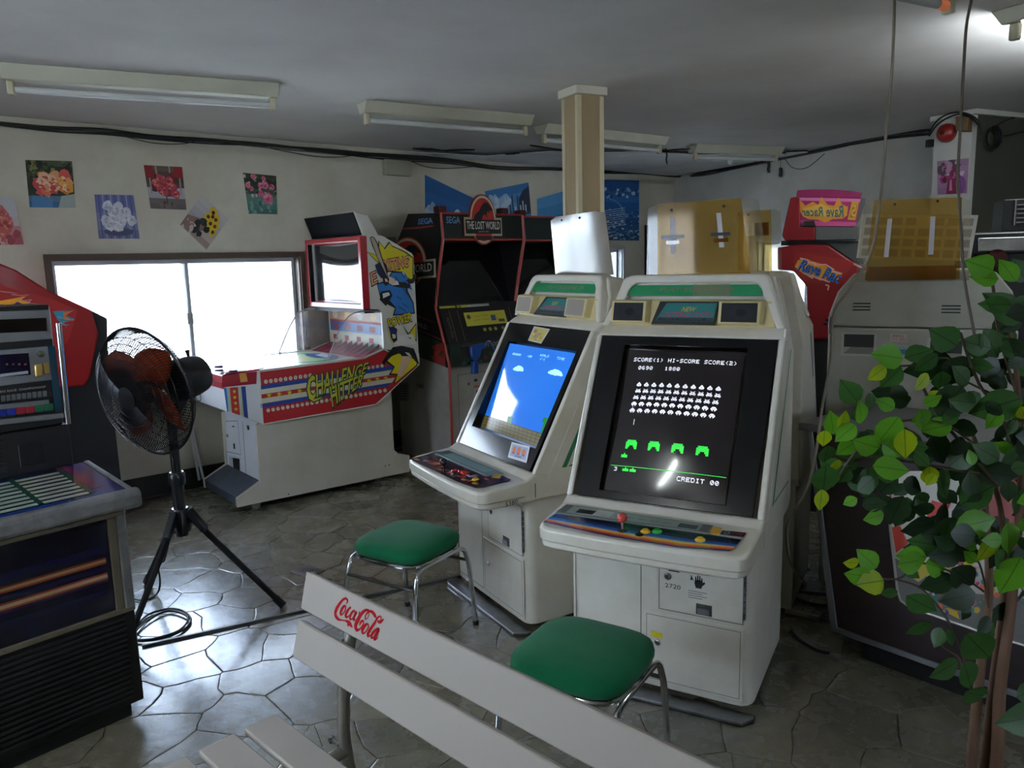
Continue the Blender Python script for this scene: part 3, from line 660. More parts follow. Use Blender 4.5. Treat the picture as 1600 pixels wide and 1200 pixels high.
def screen(fr,o,x0,x1,v0,v1,basemat,draw,lean=0,bulge=.022):
    """convex picture tube; draw(mb, S) paints on it, S(u,v) -> point"""
    def S(u,v,k=0):
        b=bulge*(1-(2*u-1)**2)*(1-(2*v-1)**2)
        return bz(fr,x0+(x1-x0)*u,v0+(v1-v0)*v,-.02+b*.9+k+(v-.5)*lean)
    mb=MB(); N=12
    for i in range(N):
        for j in range(N): mb.poly([S(i/N,j/N),S((i+1)/N,j/N),S((i+1)/N,(j+1)/N),S(i/N,(j+1)/N)],basemat)
    s=mb.build('picture_tube',None,o,smooth=True,ang=180)
    d=MB(); draw(d,S); d.build('screen_image',None,o,fix=False)
class SQ:
    def __init__(s,S): s.S=S
    def at(s,u,v,k=0): return s.S(u,v,.0012+k)
def em(hx,st): return mat('glow_'+hx+str(st),hx,.3,emit=st)
def speaker_bay(fr,o,text=True,bare=False):
    # yellow recessed panel between z 1.305 and 1.41, green strip above
    y=lambda z:.392+(z-1.305)*.36
    def qd(x0,x1,z0,z1,dy=0): return [fr.W(x0,y(z0)+dy,z0),fr.W(x1,y(z0)+dy,z0),fr.W(x1*.96 if abs(x1)>.3 else x1,y(z1)+dy,z1),fr.W(x0*.96 if abs(x0)>.3 else x0,y(z1)+dy,z1)]
    p=MB().prism([fr.W(-.318,.378,1.303),fr.W(.318,.378,1.303),fr.W(.300,.408,1.402),fr.W(-.300,.408,1.402)],fr.ey*.05).build('speaker_panel',YEL,o,bevel=.006)
    n=(-fr.ey)
    for (a,b) in ((-.305,-.165),(.115,.265)):
        fx=lambda s:s
        z0,z1=1.318,1.400
        f0=[fr.W(a,.352,z0),fr.W(b,.352,z0),fr.W(b,.372,z1),fr.W(a,.372,z1)]; f1=[fr.W(a-.012,.395,z0-.006),fr.W(b+.012,.395,z0-.006),fr.W(b+.012,.415,z1+.004),fr.W(a-.012,.415,z1+.004)]
        s=MB().loft([f0,f1]).build('speaker_box',YEL,p,bevel=.004)
        q=Q(*f0); g=MB(); g.qr(q,.07,.08,.93,.92,C('141416',.7) if not bare else mat('grille_pale','8c8070',.6),.0012)
        if not bare:
            g.disc(q,.55,.5,.28,.34,C('222226',.8),.0018,20); g.disc(q,.55,.5,.13,.16,C('0c0c0e',.8),.0024,16)
        g.build('speaker_grille',None,p,fix=False)
    q=Q(fr.W(-.145,.366,1.312),fr.W(.10,.366,1.312),fr.W(.11,.396,1.398),fr.W(-.118,.396,1.398))
    if bare: q=Q(fr.W(-.16,.366,1.312),fr.W(.10,.366,1.312),fr.W(.10,.396,1.398),fr.W(-.09,.396,1.398))
    MB().prism([q.at(0,0),q.at(1,0),q.at(1,1),q.at(0,1)],-q.n*.012).build('marquee_plate',BLACKP,o,bevel=.002)
    g=MB(); g.qp(q,[(.05,.12),(.97,.12),(.97,.92),(.13,.92)],C('1f7472',.3),.0008); g.qp(q,[(.05,.12),(.97,.12),(.96,.3),(.08,.3)],C('14383c',.3),.001)
    g.text(q,'NEW',.42,.55,.66,.76,C('a8ac44',.4),.0014,.02,.3); g.text(q,'ASTRO CITY',.14,.3,.95,.52,C('b02c58',.4),.0014,.015,.25); g.text(q,'SEGA',.5,.8,.6,.88,C('2a5ca0',.4),.0014)
    for i in range(12): g.qr(q,.1+i*.07,.16,.15+i*.07,.18+random.uniform(0,.1),C('0a1014'),.0013)
    g.build('marquee_print',None,o,fix=False)
    # green header strip
    zz0,zz1=1.418,1.458; q=Q(fr.W(-.278,.43,zz0),fr.W(.278,.43,zz0),fr.W(.262,.444,zz1),fr.W(-.262,.444,zz1))
    MB().prism([q.at(0,0),q.at(1,0),q.at(1,1),q.at(0,1)],-q.n*.01).build('header_strip',mat('header_green','1c8a55',.25,coat=.5),o)
    g=MB(); g.text(q,'FLAT SQUARE 29',.26,.3,.78,.72,C('8a6a50',.4),.0012,.01,sp=1.15); g.build('header_text',None,o,fix=False)
    if text: MB().poly([q.at(.5,-.05,.004),q.at(.76,-.05,.006),q.at(.76,1.05,.004),q.at(.5,1.05,.003)],clear('clear_tape','fff6dc',.05,.25,'fff0cc',.15)).build('tape',None,o,fix=False)
def panelQ(fr): return Q(fr.W(-.335,-.222,.6615),fr.W(.335,-.222,.6615),fr.W(.322,-.035,.6795),fr.W(-.322,-.035,.6795))
def button(fr,o,p,n,c,r=.014,h=.006):
    m_=mat('button_'+c,c,.25,coat=.4)
    return MB().lathe([(r*1.25,0),(r*1.25,.003),(r*1.05,.0045),(r*.95,h),(r*.8,h+.0025),(.0008,h+.003)],p,n,m_,16).build('button',None,o,smooth=True)
def stick(fr,o,p,n,c):
    MB().lathe([(.017,.0006),(.017,.0016),(.0008,.0018)],p,n,BLACKM,18).build('dust_washer',None,o)
    s=MB().lathe([(.0042,0),(.0042,.036)],p,n,CHROME if c!='141416' else BLACKP,10).build('joystick',None,o,smooth=True)
    MB().lathe([(.0008,.030)]+[(.0165*math.sin(R(a)),.0465-.0165*math.cos(R(a))) for a in range(15,180,15)]+[(.0008,.063)],p,n,mat('ball_'+c,c,.2,coat=.5),18).build('ball_top',None,s,smooth=True)
def doors(fr,o,num,lite):
    mb=MB()
    G=C('4a4844')
    groove(mb,fr,-.311,-.054,.06,.553,.003,m=G)               # left blank panel
    mb.build('panel_joint',None,o,fix=False)
    d=MB().box(fr,-.046,.309,-.004,0,.052,.318).build('coin_box_door',IVORY2,o,bevel=.004)
    mb=MB(); groove(mb,fr,-.034,.298,.062,.308,.002,-.0048,C('6a6860')); lock(mb,fr,.008,-.004,.205); mb.build('lock',None,d,fix=False)
    if num=='2720': MB().poly([fr.W(-.015,-.0055,.225),fr.W(.025,-.0055,.222),fr.W(.026,-.0055,.244),fr.W(-.014,-.0055,.247)],C('d8c81e')).build('yellow_sticker',None,d,fix=False)
    d=MB().box(fr,.012,.305,-.005,0,.335,.553).build('coin_mechanism_door',IVORY2,o,bevel=.004)
    mb=MB(); groove(mb,fr,.012,.305,.335,.553,.0022,-.0057,G); lock(mb,fr,.045,-.005,.462,.013)
    mb.poly([fr.W(.046,-.0058,.482),fr.W(.085,-.0058,.482),fr.W(.085,-.0058,.502),fr.W(.046,-.0058,.502)],C('25252a'))
    mb.poly([fr.W(.145,-.0058,.342),fr.W(.20,-.0058,.342),fr.W(.20,-.0058,.382),fr.W(.145,-.0058,.382)],C('4c4842')); mb.box(fr,.15,.192,-.012,-.006,.346,.368,STEEL)
    for i in range(8): mb.box(fr,.305,.312,-.008,.001,.355+i*.023,.373+i*.023,STEEL)
    q=Q(fr.W(.035,-.006,.42),fr.W(.09,-.006,.42),fr.W(.09,-.006,.436),fr.W(.035,-.006,.436))
    if num=='2720': mb.text(q,'2720',0,0,1,1,C('2a2a2c'),.0004)
    mb.build('coin_fittings',None,d,fix=False)
    if num=='2720':
        q=Q(fr.W(.112,-.0062,.392),fr.W(.190,-.0062,.392),fr.W(.190,-.0062,.506),fr.W(.112,-.0062,.506))
        g=MB(); g.qr(q,0,0,1,1,C('d8d4c8')); g.qr(q,0,.84,1,1,C('d07a34'),.0003); g.qp(q,[(.18,.87),(.34,.87),(.26,.97)],C('1a1a1a'),.0005); g.text(q,'注意',.45,.87,.8,.97,C('a8301c'),.0005)
        # warning hand
        g.qp(q,[(.4,.4),(.66,.4),(.7,.6),(.62,.66),(.36,.64),(.34,.55)],C('161616'),.0005)
        for i,(u,h_) in enumerate(((.36,.76),(.45,.81),(.54,.80),(.63,.74))): g.qp(q,[(u,.6),(u+.07,.6),(u+.06,h_),(u+.01,h_)],C('161616'),.0005)
        g.qp(q,[(.66,.46),(.82,.58),(.78,.63),(.64,.56)],C('161616'),.0005); g.qp(q,[(.15,.62),(.2,.66),(.32,.6),(.2,.78),(.16,.76),(.24,.64)],C('161616'),.0005)
        for i in range(4): g.qr(q,.06,.27-i*.07,.9-(i%2)*.2,.29-i*.07,C('6a6a68'),.0005)
        g.build('warning_label',None,d,fix=False)
    mb=MB(); lock(mb,fr,-.15,-.001,.535,.012); mb.poly([fr.W(-.115,-.002,.53),fr.W(-.082,-.002,.53),fr.W(-.082,-.002,.54),fr.W(-.115,-.002,.54)],C('2a2a2e')); mb.build('panel_lock',None,o,fix=False)
    # side seam and green art edge
    mb=MB()
    mb.poly([fr.W(.3585,.03,.60),fr.W(.3585,.034,.60),fr.W(.3585,.034,.66),fr.W(.3585,.03,.66)],G)
    mb.poly([fr.W(.3591,.165,.705),fr.W(.3591,.19,.705),fr.W(.3591,.47,1.22),fr.W(.3591,.455,1.22)],C('2c7a50'))
    mb.poly([fr.W(.3591,.2,.705),fr.W(.3591,.50,.705),fr.W(.3591,.50,.712),fr.W(.3591,.205,.712)],C('2c7a50'))
    mb.build('side_print',None,o,fix=False)
fA=Fr((.493,2.575),28.7); fB=Fr((-.125,3.346),59.3)
# ---- front cabinet
oA=cabinet(fA,'front white game cabinet showing rows of white shapes on a dark screen')
doors(fA,oA,'2720',False)
PA=bezel_plane(fA)
def scr_local(fr,pts):
    P=bezel_plane(fr); r=[]
    for p in pts:
        l=fr.L(on(P,p)); r.append((l.x,(l.z-.700)/.562))
    return r
sA=scr_local(fA,[(946,763),(1131,788),(1163,547),(978,543)])
x0,x1=(sA[0][0]+sA[3][0])/2,(sA[1][0]+sA[2][0])/2; v0,v1=(sA[0][1]+sA[1][1])/2,(sA[2][1]+sA[3][1])/2
monitor(fA,oA,x0-.012,x1+.012,v0-.012,v1+.012)
darks=mat('tube_dark','1d1517',.12,coat=.5,emit=0)
def pixmap(d,q,u,v,w,h,rows,m,k):
    n=len(rows); c=len(rows[0])
    for j,r_ in enumerate(rows):
        i=0
        while i<c:
            if r_[i]=='#':
                e=i
                while e<c and r_[e]=='#': e+=1
                d.qr(q,u+w*i/c,v+h*(n-1-j)/n,u+w*e/c,v+h*(n-j)/n,m,k); i=e
            else: i+=1
def ptext(d,q,s,u,v,cw,ch_,m):
    for ci,c_ in enumerate(s):
        for j,row in enumerate(F5.get(c_,F5[' ']).split()):
            i=0
            while i<5:
                if row[i]=='1':
                    e_=i
                    while e_<5 and row[e_]=='1': e_+=1
                    d.qr(q,u+cw*(ci+i/6.2),v+ch_*(4-j)/5,u+cw*(ci+e_/6.2),v+ch_*(5-j)/5,m,0); i=e_
                else: i+=1
def drawA(d,S):
    q=SQ(S); wt=em('e6e6f2',.75); gr=em('2fd044',.75)
    N=10
    ptext(d,q,'SCORE<1> HI-SCORE SCORE<2>',.06,.905,.0345,.028,wt); ptext(d,q,'0690',.115,.845,.0345,.027,wt); ptext(d,q,'1880',.355,.845,.0345,.027,wt)
    shapes=[['...##...','..####..','.######.','###..###','########','.#.##.#.'],['.#....#.','..####..','.##..##.','########','#.####.#','.#....#.'],['..####..','.######.','##.##.##','########','.##..##.','..#..#..']]
    for r_ in range(5):
        for c_ in range(11):
            pixmap(d,q,.13+c_*.068+(.004*r_ if r_<2 else 0)-.006*r_,.722-r_*.047,.050 if r_ else .042,.030,shapes[0 if r_==0 else (1 if r_<3 else 2)],wt,0)
    for c_ in range(4): pixmap(d,q,.125+c_*.2,.285,.10,.062,['.#######.','#########','#########','###...###','##.....##'],gr,0)
    pixmap(d,q,.1,.225,.055,.03,['..#..','#####','#####'],gr,0); d.qr(q,.02,.165,.985,.169,gr,0)
    for u in (.13,.195): pixmap(d,q,u,.135,.055,.026,['..#..','#####','#####'],gr,0)
    ptext(d,q,'3',.055,.132,.034,.026,wt); ptext(d,q,'CREDIT 00',.6,.11,.038,.029,wt)
    d.qr(q,.163,.45,.168,.49,wt,0); d.qr(q,.13,.55,.133,.575,wt,0)
screen(fA,oA,x0,x1,v0,v1,mat('tube_face','1e1719',.1,coat=.6,emit=.10),drawA)
speaker_bay(fA,oA)
def pan(fr): return fr.P((-.3,-.222,.6625),(.3,-.222,.6625),(0,-.035,.6805))
PLA=pan(fA); z8=lambda p:(820+p[0]/4.4444,780+p[1]/4.4444)
art=[on(PLA,z8(p),.0012) for p in ((130,160),(600,262),(1060,335),(1420,362),(1452,345),(1505,282),(1200,236),(700,165),(215,102))]
g=MB(); g.poly(art,mat('art_blue','1c3f86',.2,coat=.5))
def band(v0,v1,hx,k):
    lo=[(130,158),(600,258),(1060,332),(1440,358)]; hi=[(215,102),(700,165),(1200,236),(1505,282)]
    A_=[];B_=[]
    for a,b in zip(lo,hi):
        A_.append(on(PLA,z8((a[0]+(b[0]-a[0])*v0,a[1]+(b[1]-a[1])*v0)),k)); B_.append(on(PLA,z8((a[0]+(b[0]-a[0])*v1,a[1]+(b[1]-a[1])*v1)),k))
    for i in range(3): g.poly([A_[i],A_[i+1],B_[i+1],B_[i]],C(hx,.2,coat=.5))
for v0_,v1_,hx in ((0.02,.10,'c4403a'),(.10,.18,'d86a38'),(.18,.26,'e8a040'),(.26,.32,'e8b870'),(.32,.40,'6a86b8'),(.40,.55,'2f5aa0'),(.55,.72,'16264e'),(.72,.98,'0c1024')): band(v0_,v1_,hx,.0018)
g.build('panel_art',None,oA,fix=False)
g=MB(); hold=[(215,100),(1275,247),(1312,192),(292,44)]
g.prism([on(PLA,z8(p),.001) for p in hold],PLA[1]*.004,mat('card_holder','7f8680',.5)); qh=Qp(PLA,[z8(p) for p in hold],.0056)
g.qr(qh,.06,.15,.93,.9,C('98a29a',.4)); g.qr(qh,.0,.1,.06,.95,C('5c5e5c',.4),.0002); g.qr(qh,.94,.1,.99,.95,C('5c5e5c',.4),.0002); g.qr(qh,.12,.25,.24,.7,C('343c40',.4),.0003); g.qr(qh,.8,.2,.92,.7,C('3a4240',.4),.0003); g.qr(qh,.24,.15,.36,.9,C('b4bab0',.4),.0003)
for i in range(5): g.text(qh,'~'*3,.38+i*.08,.4,.43+i*.08,.55,C('7a8480'),.0004)
g.build('instruction_card_holder',None,oA,fix=False); 
cn=[on(PLA,z8(p),.0022) for p in ((1282,245),(1350,252),(1368,208),(1305,198))]; MB().prism(cn,PLA[1]*.003).build('price_tab',mat('tab_gold','c89a34',.4),oA,bevel=.001)
qc=Qp(PLA,[z8(p) for p in ((1356,250),(1520,270),(1540,238),(1372,222))],.003); g=MB(); g.qr(qc,0,0,1,1,C('14161a',.3)); g.text(qc,'¥ 100',.45,.25,.9,.75,C('c03a30'),.0006); g.disc(qc,.25,.5,.12,.3,C('c8ccc8'),.0006); g.disc(qc,.25,.5,.09,.2,C('14161a'),.0008); g.build('price_label',None,oA,fix=False)
nA=PLA[1]
stick(fA,oA,on(PLA,z8((680,222)),.0015),nA,'d8483c')
for p,c in (((838,230),'e0b020'),((918,230),'1fae3c'),((1217,288),'e0b020')): button(fA,oA,on(PLA,z8(p),.0015),nA,c,.0135)
MB().lathe([(.014,0),(.014,.002),(.0008,.0021)],on(PLA,z8((795,250)),.001),nA,BLACKM,16).build('button_hole_plug',None,oA)
# ---- left cabinet
oB=cabinet(fB,'left white game cabinet with bright blue screen and black joystick')
doors(fB,oB,'5380',True)
PB=bezel_plane(fB)
sB=scr_local(fB,[(741,662),(837,697),(901,551),(799,538)])
x0,x1=(sB[0][0]+sB[3][0])/2,(sB[1][0]+sB[2][0])/2; v0,v1=(sB[0][1]+sB[1][1])/2,(sB[2][1]+sB[3][1])/2
print('SCR B',sB,'SCR A',sA)
monitor(fB,oB,x0-.012,x1+.012,v0-.02,v1+.012)
def drawB(d,S):
    q=SQ(S); sky2=em('8fd0ff',.9); w_=em('9fe8f8',1.0); br=em('6a6030',.35); dk=em('2a2614',.3); gn=em('1f7a34',.5)
    for i in range(12):
        d.qr(q,i/12,.135,(i+1)/12,.14,dk,.0)
    for r_ in range(4):
        for c_ in range(16):
            u=c_/16; d.qr(q,u+.004,.002+r_*.034,u+1/16-.003,.030+r_*.034,br,.0002)
        for c_ in range(12): d.qr(q,c_/12,.0+r_*.034,(c_+1)/12,.034+r_*.034,dk,.0)
    d.qr(q,.92,.135,1,.25,gn,.0004); d.qr(q,.90,.25,1,.30,gn,.0004); d.qr(q,.42,.135,.5,.20,em('3c7a3c',.4),.0004)
    for cu,cv,s_ in ((.34,.72,.05),(.86,.76,.05)):
        for a,b,r_ in ((0,0,1),(.8,.1,.9),(-.8,-.05,.9),(.3,.5,.7),(-.3,.55,.7),(1.4,-.2,.5),(-1.4,-.25,.5)): d.disc(q,cu+a*s_,cv+b*s_*.7,s_*r_*.8,s_*r_*.55,w_,.0003,12)
    ptext(d,q,'000000',.12,.87,.026,.026,sky2); ptext(d,q,'x00',.38,.87,.026,.026,sky2); ptext(d,q,'WORLD',.56,.905,.026,.026,sky2); ptext(d,q,'1-1',.585,.865,.026,.026,sky2); ptext(d,q,'TIME',.80,.905,.026,.026,sky2)
screen(fB,oB,x0,x1,v0,v1,mat('tube_blue','2a74d8',.1,coat=.6,emit=.62),drawB,.036,.03)
speaker_bay(fB,oB,False,True)
PLB=pan(fB); z7=lambda p:(620+p[0]/6.6667,660+p[1]/6.6667)
g=MB(); artB=[(135,385),(270,350),(400,310),(560,300) ,(1190,600),(1050,640),(900,680),(820,685),(640,625)]
g.poly([on(PLB,z7(p),.0012) for p in artB],mat('art_dark_purple','3a2638',.25,coat=.4))
random.seed(5); qB=Qp(PLB,[z7(p) for p in ((150,388),(830,680),(1060,638),(380,340))],.0016)
g.disc(qB,.22,.55,.10,.28,C('d0603a',.3),.0002,12,.2)
for i in range(46): g.disc(qB,random.uniform(.04,.96),random.uniform(.1,.9),random.uniform(.015,.05),random.uniform(.05,.14),C(random.choice(['e08030','c83a2c','2c2030','e0a838','8a3a4a','b8a8b8','181420','d86858']),.3),.0003+i*.000005,7,.4)
g.build('panel_art',None,oB,fix=False)
g=MB(); hB=[(400,330),(930,560),(1115,540),(545,300)]; g.prism([on(PLB,z7(p),.001) for p in hB],PLB[1]*.004,mat('card_holder_b','6f8a88',.4)); qq=Qp(PLB,[z7(p) for p in hB],.0056); g.qr(qq,.12,.2,.9,.8,C('86a09c',.35)); g.qr(qq,0,.1,.12,.9,C('4c5458',.35),.0002); g.build('instruction_card_holder',None,oB,fix=False)

nB=PLB[1]; stick(fB,oB,on(PLB,z7((500,520)),.0015),nB,'141416')
for p,c in (((600,515),'c8241c'),((670,520),'c8241c'),((705,530),'c8241c'),((820,602),'e0b820'),((605,550),'1a1a1c')): button(fB,oB,on(PLB,z7(p),.0015),nB,c,.0125)
MB().prism([on(PLB,z7(p),.002) for p in ((985,578),(1075,588),(1100,555),(1020,545))],PLB[1]*.003).build('price_tab',MC['tab_gold'],oB,bevel=.001)
qc=Qp(PLB,[z7(p) for p in ((1070,600),(1140,625),(1190,600),(1110,575))],.003); g=MB(); g.qr(qc,0,0,1,1,C('1c161c',.3)); g.qr(qc,.5,.2,.9,.8,C('8a3a48',.4),.0004); g.build('price_label',None,oB,fix=False)
zb=lambda p:(620+p[0]/2.7265,380+p[1]/2.7265)
qs=Qp(PB,[zb(p) for p in ((480,915),(560,940),(575,870),(497,850))],.010); g=MB(); g.qr(qs,0,0,1,1,C('e8e8ea')); g.qr(qs,.08,.15,.92,.88,C('b4bcd4'),.0003)
for i in range(3): g.disc(qs,.24+i*.26,.6,.09,.2,C('d87a3c'),.0006,10,.2); g.disc(qs,.24+i*.26,.42,.08,.12,C('c84a34'),.0005,8,.2)
g.text(qs,'JOKE',.35,.14,.7,.28,C('2a3a80'),.0006,.02); g.build('sticker',None,oB,fix=False)
qs=Qp(PB,[zb(p) for p in ((565,418),(622,432),(660,370),(592,357))],.010); g=MB(); g.qr(qs,0,0,1,1,C('c8c4b4')); g.qr(qs,.08,.08,.92,.92,C('c4b050'),.0003); blobs(g,qs,12,.2,.8,.2,.8,.1,['a86a80','d8c860','7a7ab0','b89a48'],41,.0005); g.build('sticker',None,oB,fix=False)
qn=Q(fB.W(-.0,-.2455,.583),fB.W(.0,-.2455,.583),fB.W(0,-.2455,.6),fB.W(0,-.2455,.6))
PXR=fB.X(.359,1); qn=Q(*[hit(zb(p),*PXR)+PXR[1]*.0008 for p in ((462,1125),(515,1110),(515,1090),(462,1103))]); g=MB(); g.text(qn,'5380',0,0,1,1,C('303030'),.0006); g.build('marker_number',None,oB,fix=False)
# ---- rear cabinet, back to back with the front one
fC=Fr(fA.W(0,1.40,0),28.7+180)
oC=cabinet(fC,'rear grey white cabinet standing back to back behind the front one')
MB().loft([[fC.W(-s*.30,.372,1.305),fC.W(-s*.30,.41,1.40),fC.W(-s*.30,.43,1.40),fC.W(-s*.30,.40,1.305)] for s in (-1,1)]).build('speaker_panel',YEL,oC)
g=MB(); g.poly([fC.W(-.3586,.30,1.02),fC.W(-.3586,.44,1.23),fC.W(-.3586,.41,1.24),fC.W(-.3586,.27,1.03)],mat('side_blue_plate','5a6c98',.3,coat=.5)); g.build('side_trim',None,oC,fix=False)
# ---- cabinet on the right seen from behind
fD=Fr((0,0),20); 
fD=Fr(fA.W(.40+.362,1.22,0),28.7)   # x right, y=0 is its back facing us
PD=fD.Y(0); D=lambda p,y=0:fD.L(fD.py(p,y))
tl,tr_,bl=D((1328,424)),D((1500,424)),D((1286,515))
hwD=.36
oD=thing('game_cabinet','beige cabinet turned away on the right, back with vents and hand holes','arcade cabinet',fD)
zs=D((1400,513)).z; ztop=D((1400,423)).z
print('D cab',fD.o,zs,ztop,bl,tl)
body=MB().prism([fD.W(-hwD,0,.03),fD.W(hwD,0,.03),fD.W(hwD,0,zs),fD.W(-hwD,0,zs)],fD.ey*.60).build('lower_back',mat('beige_plastic','b9b6a8',.45,var=.1,c2='a5a192',scale=4),oD,bevel=.01)
outl=[(-hwD,zs+.003),(hwD,zs+.003),(hwD,zs+.06),(hwD-.03,ztop-.09),(hwD-.09,ztop-.012),(hwD-.13,ztop),(-hwD+.13,ztop),(-hwD+.09,ztop-.012),(-hwD+.03,ztop-.09),(-hwD,zs+.06)]
ub=MB().loft([[fD.W(x,.004+max(0,(z-zs))*.12,z) for x,z in outl],[fD.W(x,.5-max(0,z-zs)*.5,z) for x,z in outl]]).build('upper_back',mat('beige_plastic2','aeab9c',.5,var=.1,c2='9c9889',scale=4),oD,bevel=.008)
for cx in (-1,1):
    g=MB()
    for i in range(3):
        pc_=(1346,480) if cx<0 else (1486,484); l=D(pc_); x,z=l.x,l.z
        g.box(fD,x-.035,x+.035,.0035+(z-zs)*.12-.004,.02+(z-zs)*.12,z+.013-i*.014,z+.018-i*.014,BLACKM)
    g.build('vent_slots',None,oD,fix=False)
for px4 in ([(1318,552),(1362,556),(1366,523),(1320,518)],[(1452,562),(1500,566),(1504,533),(1455,527)]):
    l=[D(p) for p in px4]; x0_,x1_,z0_,z1_=l[0].x,l[2].x,l[0].z,l[2].z
    hm=mat('handhole','8f8c80',.6); m_=MB(); a=[fD.W(x0_,-.002,z0_),fD.W(x1_,-.002,z0_),fD.W(x1_,-.002,z1_),fD.W(x0_,-.002,z1_)]; 
    for w_ in range(4):
        b_=[(x0_-.012,z0_-.01),(x1_+.012,z0_-.01),(x1_+.012,z1_+.01),(x0_-.012,z1_+.01)]; i,j=w_,(w_+1)%4
        m_.poly([a[i],a[j],fD.W(b_[j][0],-.004,b_[j][1]),fD.W(b_[i][0],-.004,b_[i][1])],mat('beige_rim','c4c1b4',.4))
    m_.poly([fD.W(x0_,-.002,z0_+.03),fD.W(x1_,-.002,z0_+.03),fD.W(x1_,-.002,z1_),fD.W(x0_,-.002,z1_)],C('3c3a36')); m_.poly([fD.W(x0_,-.0025,z0_),fD.W(x1_,-.0025,z0_),fD.W(x1_-.0,-.002,z0_+.03),fD.W(x0_+.03,-.002,z0_+.03)],hm)
    m_.build('hand_hole',None,oD,fix=False)
zq=lambda p:(1200+p[0]/4.286,480+p[1]/4.286)
q=Qp(PD,[zq(p) for p in ((815,228),(930,232),(930,180),(820,176))],.001); g=MB(); g.qr(q,0,0,1,1,C('cfc4ba')); g.text(q,'静電気防止',.15,.52,.85,.9,C('b03a34'),.0004); g.text(q,'ブラウン管使用',.08,.1,.95,.45,C('b03a34'),.0004); g.build('red_label',None,oD,fix=False)
q=Qp(PD,[zq(p) for p in ((765,305),(943,318),(943,258),(770,246))],.001); g=MB(); g.qr(q,0,0,1,1,C('b8c0c0')); g.qr(q,.0,.0,1,.55,C('3f8ab0'),.0003); g.text(q,'注意してください',.1,.55,.95,.9,C('1c4c80'),.0006); g.build('blue_label',None,oD,fix=False)
for p in ((1290,506),(1293,500)):
    l=D(p); g=MB().box(fD,l.x-.008,l.x+.008,-.006,.0,l.z-.006,l.z+.006).build('hinge_screw',BLACKM,oD)
MB().box(fD,-hwD-.0,-hwD+.018,-.008,.03,zs-.03,zs+.05).build('hinge',STEEL,oD,bevel=.003)
# ---- clear boards standing on the cabinets
yfilm=clear('yellow_film','f0d48c',.01,.38,'c89c48',.10,.25); cfilm=clear('clear_board','f6f6f2',.02,.10,'d8d6ce',.06,.45); gfilm=clear('glossy_board','fff8e8',.10,.35,'fff4dc',.12,.9)
def rpoly(q,r=.06,rv=.05,k=0,u0=0,u1=1,v0=0,v1=1,top=True):
    pts=[(u0,v0),(u1,v0)]
    for kx in range(5): a=R(90*kx/4); pts.append((u1-r+r*math.cos(a),v1-rv+rv*math.sin(a)))
    for kx in range(5): a=R(90+90*kx/4); pts.append((u0+r+r*math.cos(a),v1-rv+rv*math.sin(a)))
    return [q.at(u,v,k) for u,v in pts]
def curved(name,q,label,m,film=None,slots=(),bars=(),extra=None,bulge=.02,screws=((.3,.93),(.7,.93)),fu=(.1,.86)):
    o=thing(name,label,'acrylic board',loc=q.at(.5,0)); N=8
    def sheet(u0,u1,v0,v1,m,k,nm,par,rnd=False):
        mb=MB()
        pts=[]
        for i in range(N+1):
            u=u0+(u1-u0)*i/N; b=bulge*math.sin(math.pi*u)
            vt=v1
            if rnd and (i==0 or i==N): vt=v1-.05
            pts.append((q.at(u,v0,k+b),q.at(u,vt,k+b)))
        for i in range(N): mb.poly([pts[i][0],pts[i+1][0],pts[i+1][1],pts[i][1]],m)
        e=mb.build(nm,None,par,smooth=True,ang=180)
        if nm=='board':
            e.modifiers.new('t','SOLIDIFY').thickness=.003; es=e.modifiers.new('e','EDGE_SPLIT'); es.split_angle=R(30)
        return e
    b=sheet(0,1,0,1,m,0,'board',o,True)
    if film: sheet(fu[0],fu[1],.02,.985,film,.002,'film',o)
    for (u,v0_,v1_,w) in slots: sheet(u-w/2,u+w/2,v0_,v1_,C('c8c4c8',.5),.0035,'slot',o)
    for (u,v,w,h_,mm) in bars: sheet(u-w/2,u+w/2,v-h_/2,v+h_/2,mm,.006,'tape_mark',o)
    for u,v in screws:
        MB().lathe([(.005,0),(.005,.004),(.0006,.005)],q.at(u,v,bulge*math.sin(math.pi*u)+.001),q.n,BLACKM,8).build('screw',None,o)
    if extra: extra(o,q)
    return o
def boardQ(fr,y,px): return Qp(fr.Y(y),px)
def lift(fr,y,px,zb):  # bottom corners dropped exactly onto height zb
    l=[fr.L(fr.py(p,y)) for p in px]; l[0].z=l[1].z=zb; return Q(*[fr.W(*v) for v in l])
navy=C('2c2e48',.3); brn=clear('brown_tape','b07828',.02,.45,'a06a20')
qA=lift(fA,.52,[(1010,430),(1203,430),(1184,306),(1012,320)],1.4855)
curved('acrylic_board',qA,'wide yellow filmed clear board on the front cabinet with dark oval marks',cfilm,yfilm,[(.245,.32,.80,.045),(.66,.38,.82,.04)],[(.245,.545,.21,.045,navy),(.66,.55,.16,.04,navy),(.245,.47,.12,.05,brn),(.66,.47,.12,.05,brn)],screws=((.24,.90),(.71,.90)))
PBd=fB.P((0,.51,1.4855),(1,.430,1.4855),(0,.480,1.7855)); qBd=Q(*[on(PBd,p) for p in ((868,431),(958,429),(945,328),(860,340))])
curved('acrylic_board',qBd,'clear board on the left cabinet shining white with window glare',gfilm,None,[],[],screws=((.26,.93),(.6,.93)),bulge=.012)
qC=Q(*[hit(p,fA.W(0,.92,0),fA.ey) for p in ((1150,432),(1222,430),(1220,326),(1150,330))]); 
qC=Q(qC.a,qC.b,qC.c,qC.d)
for v_ in (qC.a,qC.b): v_.z=1.4855
curved('acrylic_board',qC,'yellow filmed clear board on the rear cabinet, half hidden behind the front board',cfilm,yfilm,screws=((.3,.93),),fu=(.05,.8),bars=((.5,.7,.5,.2,brn),))
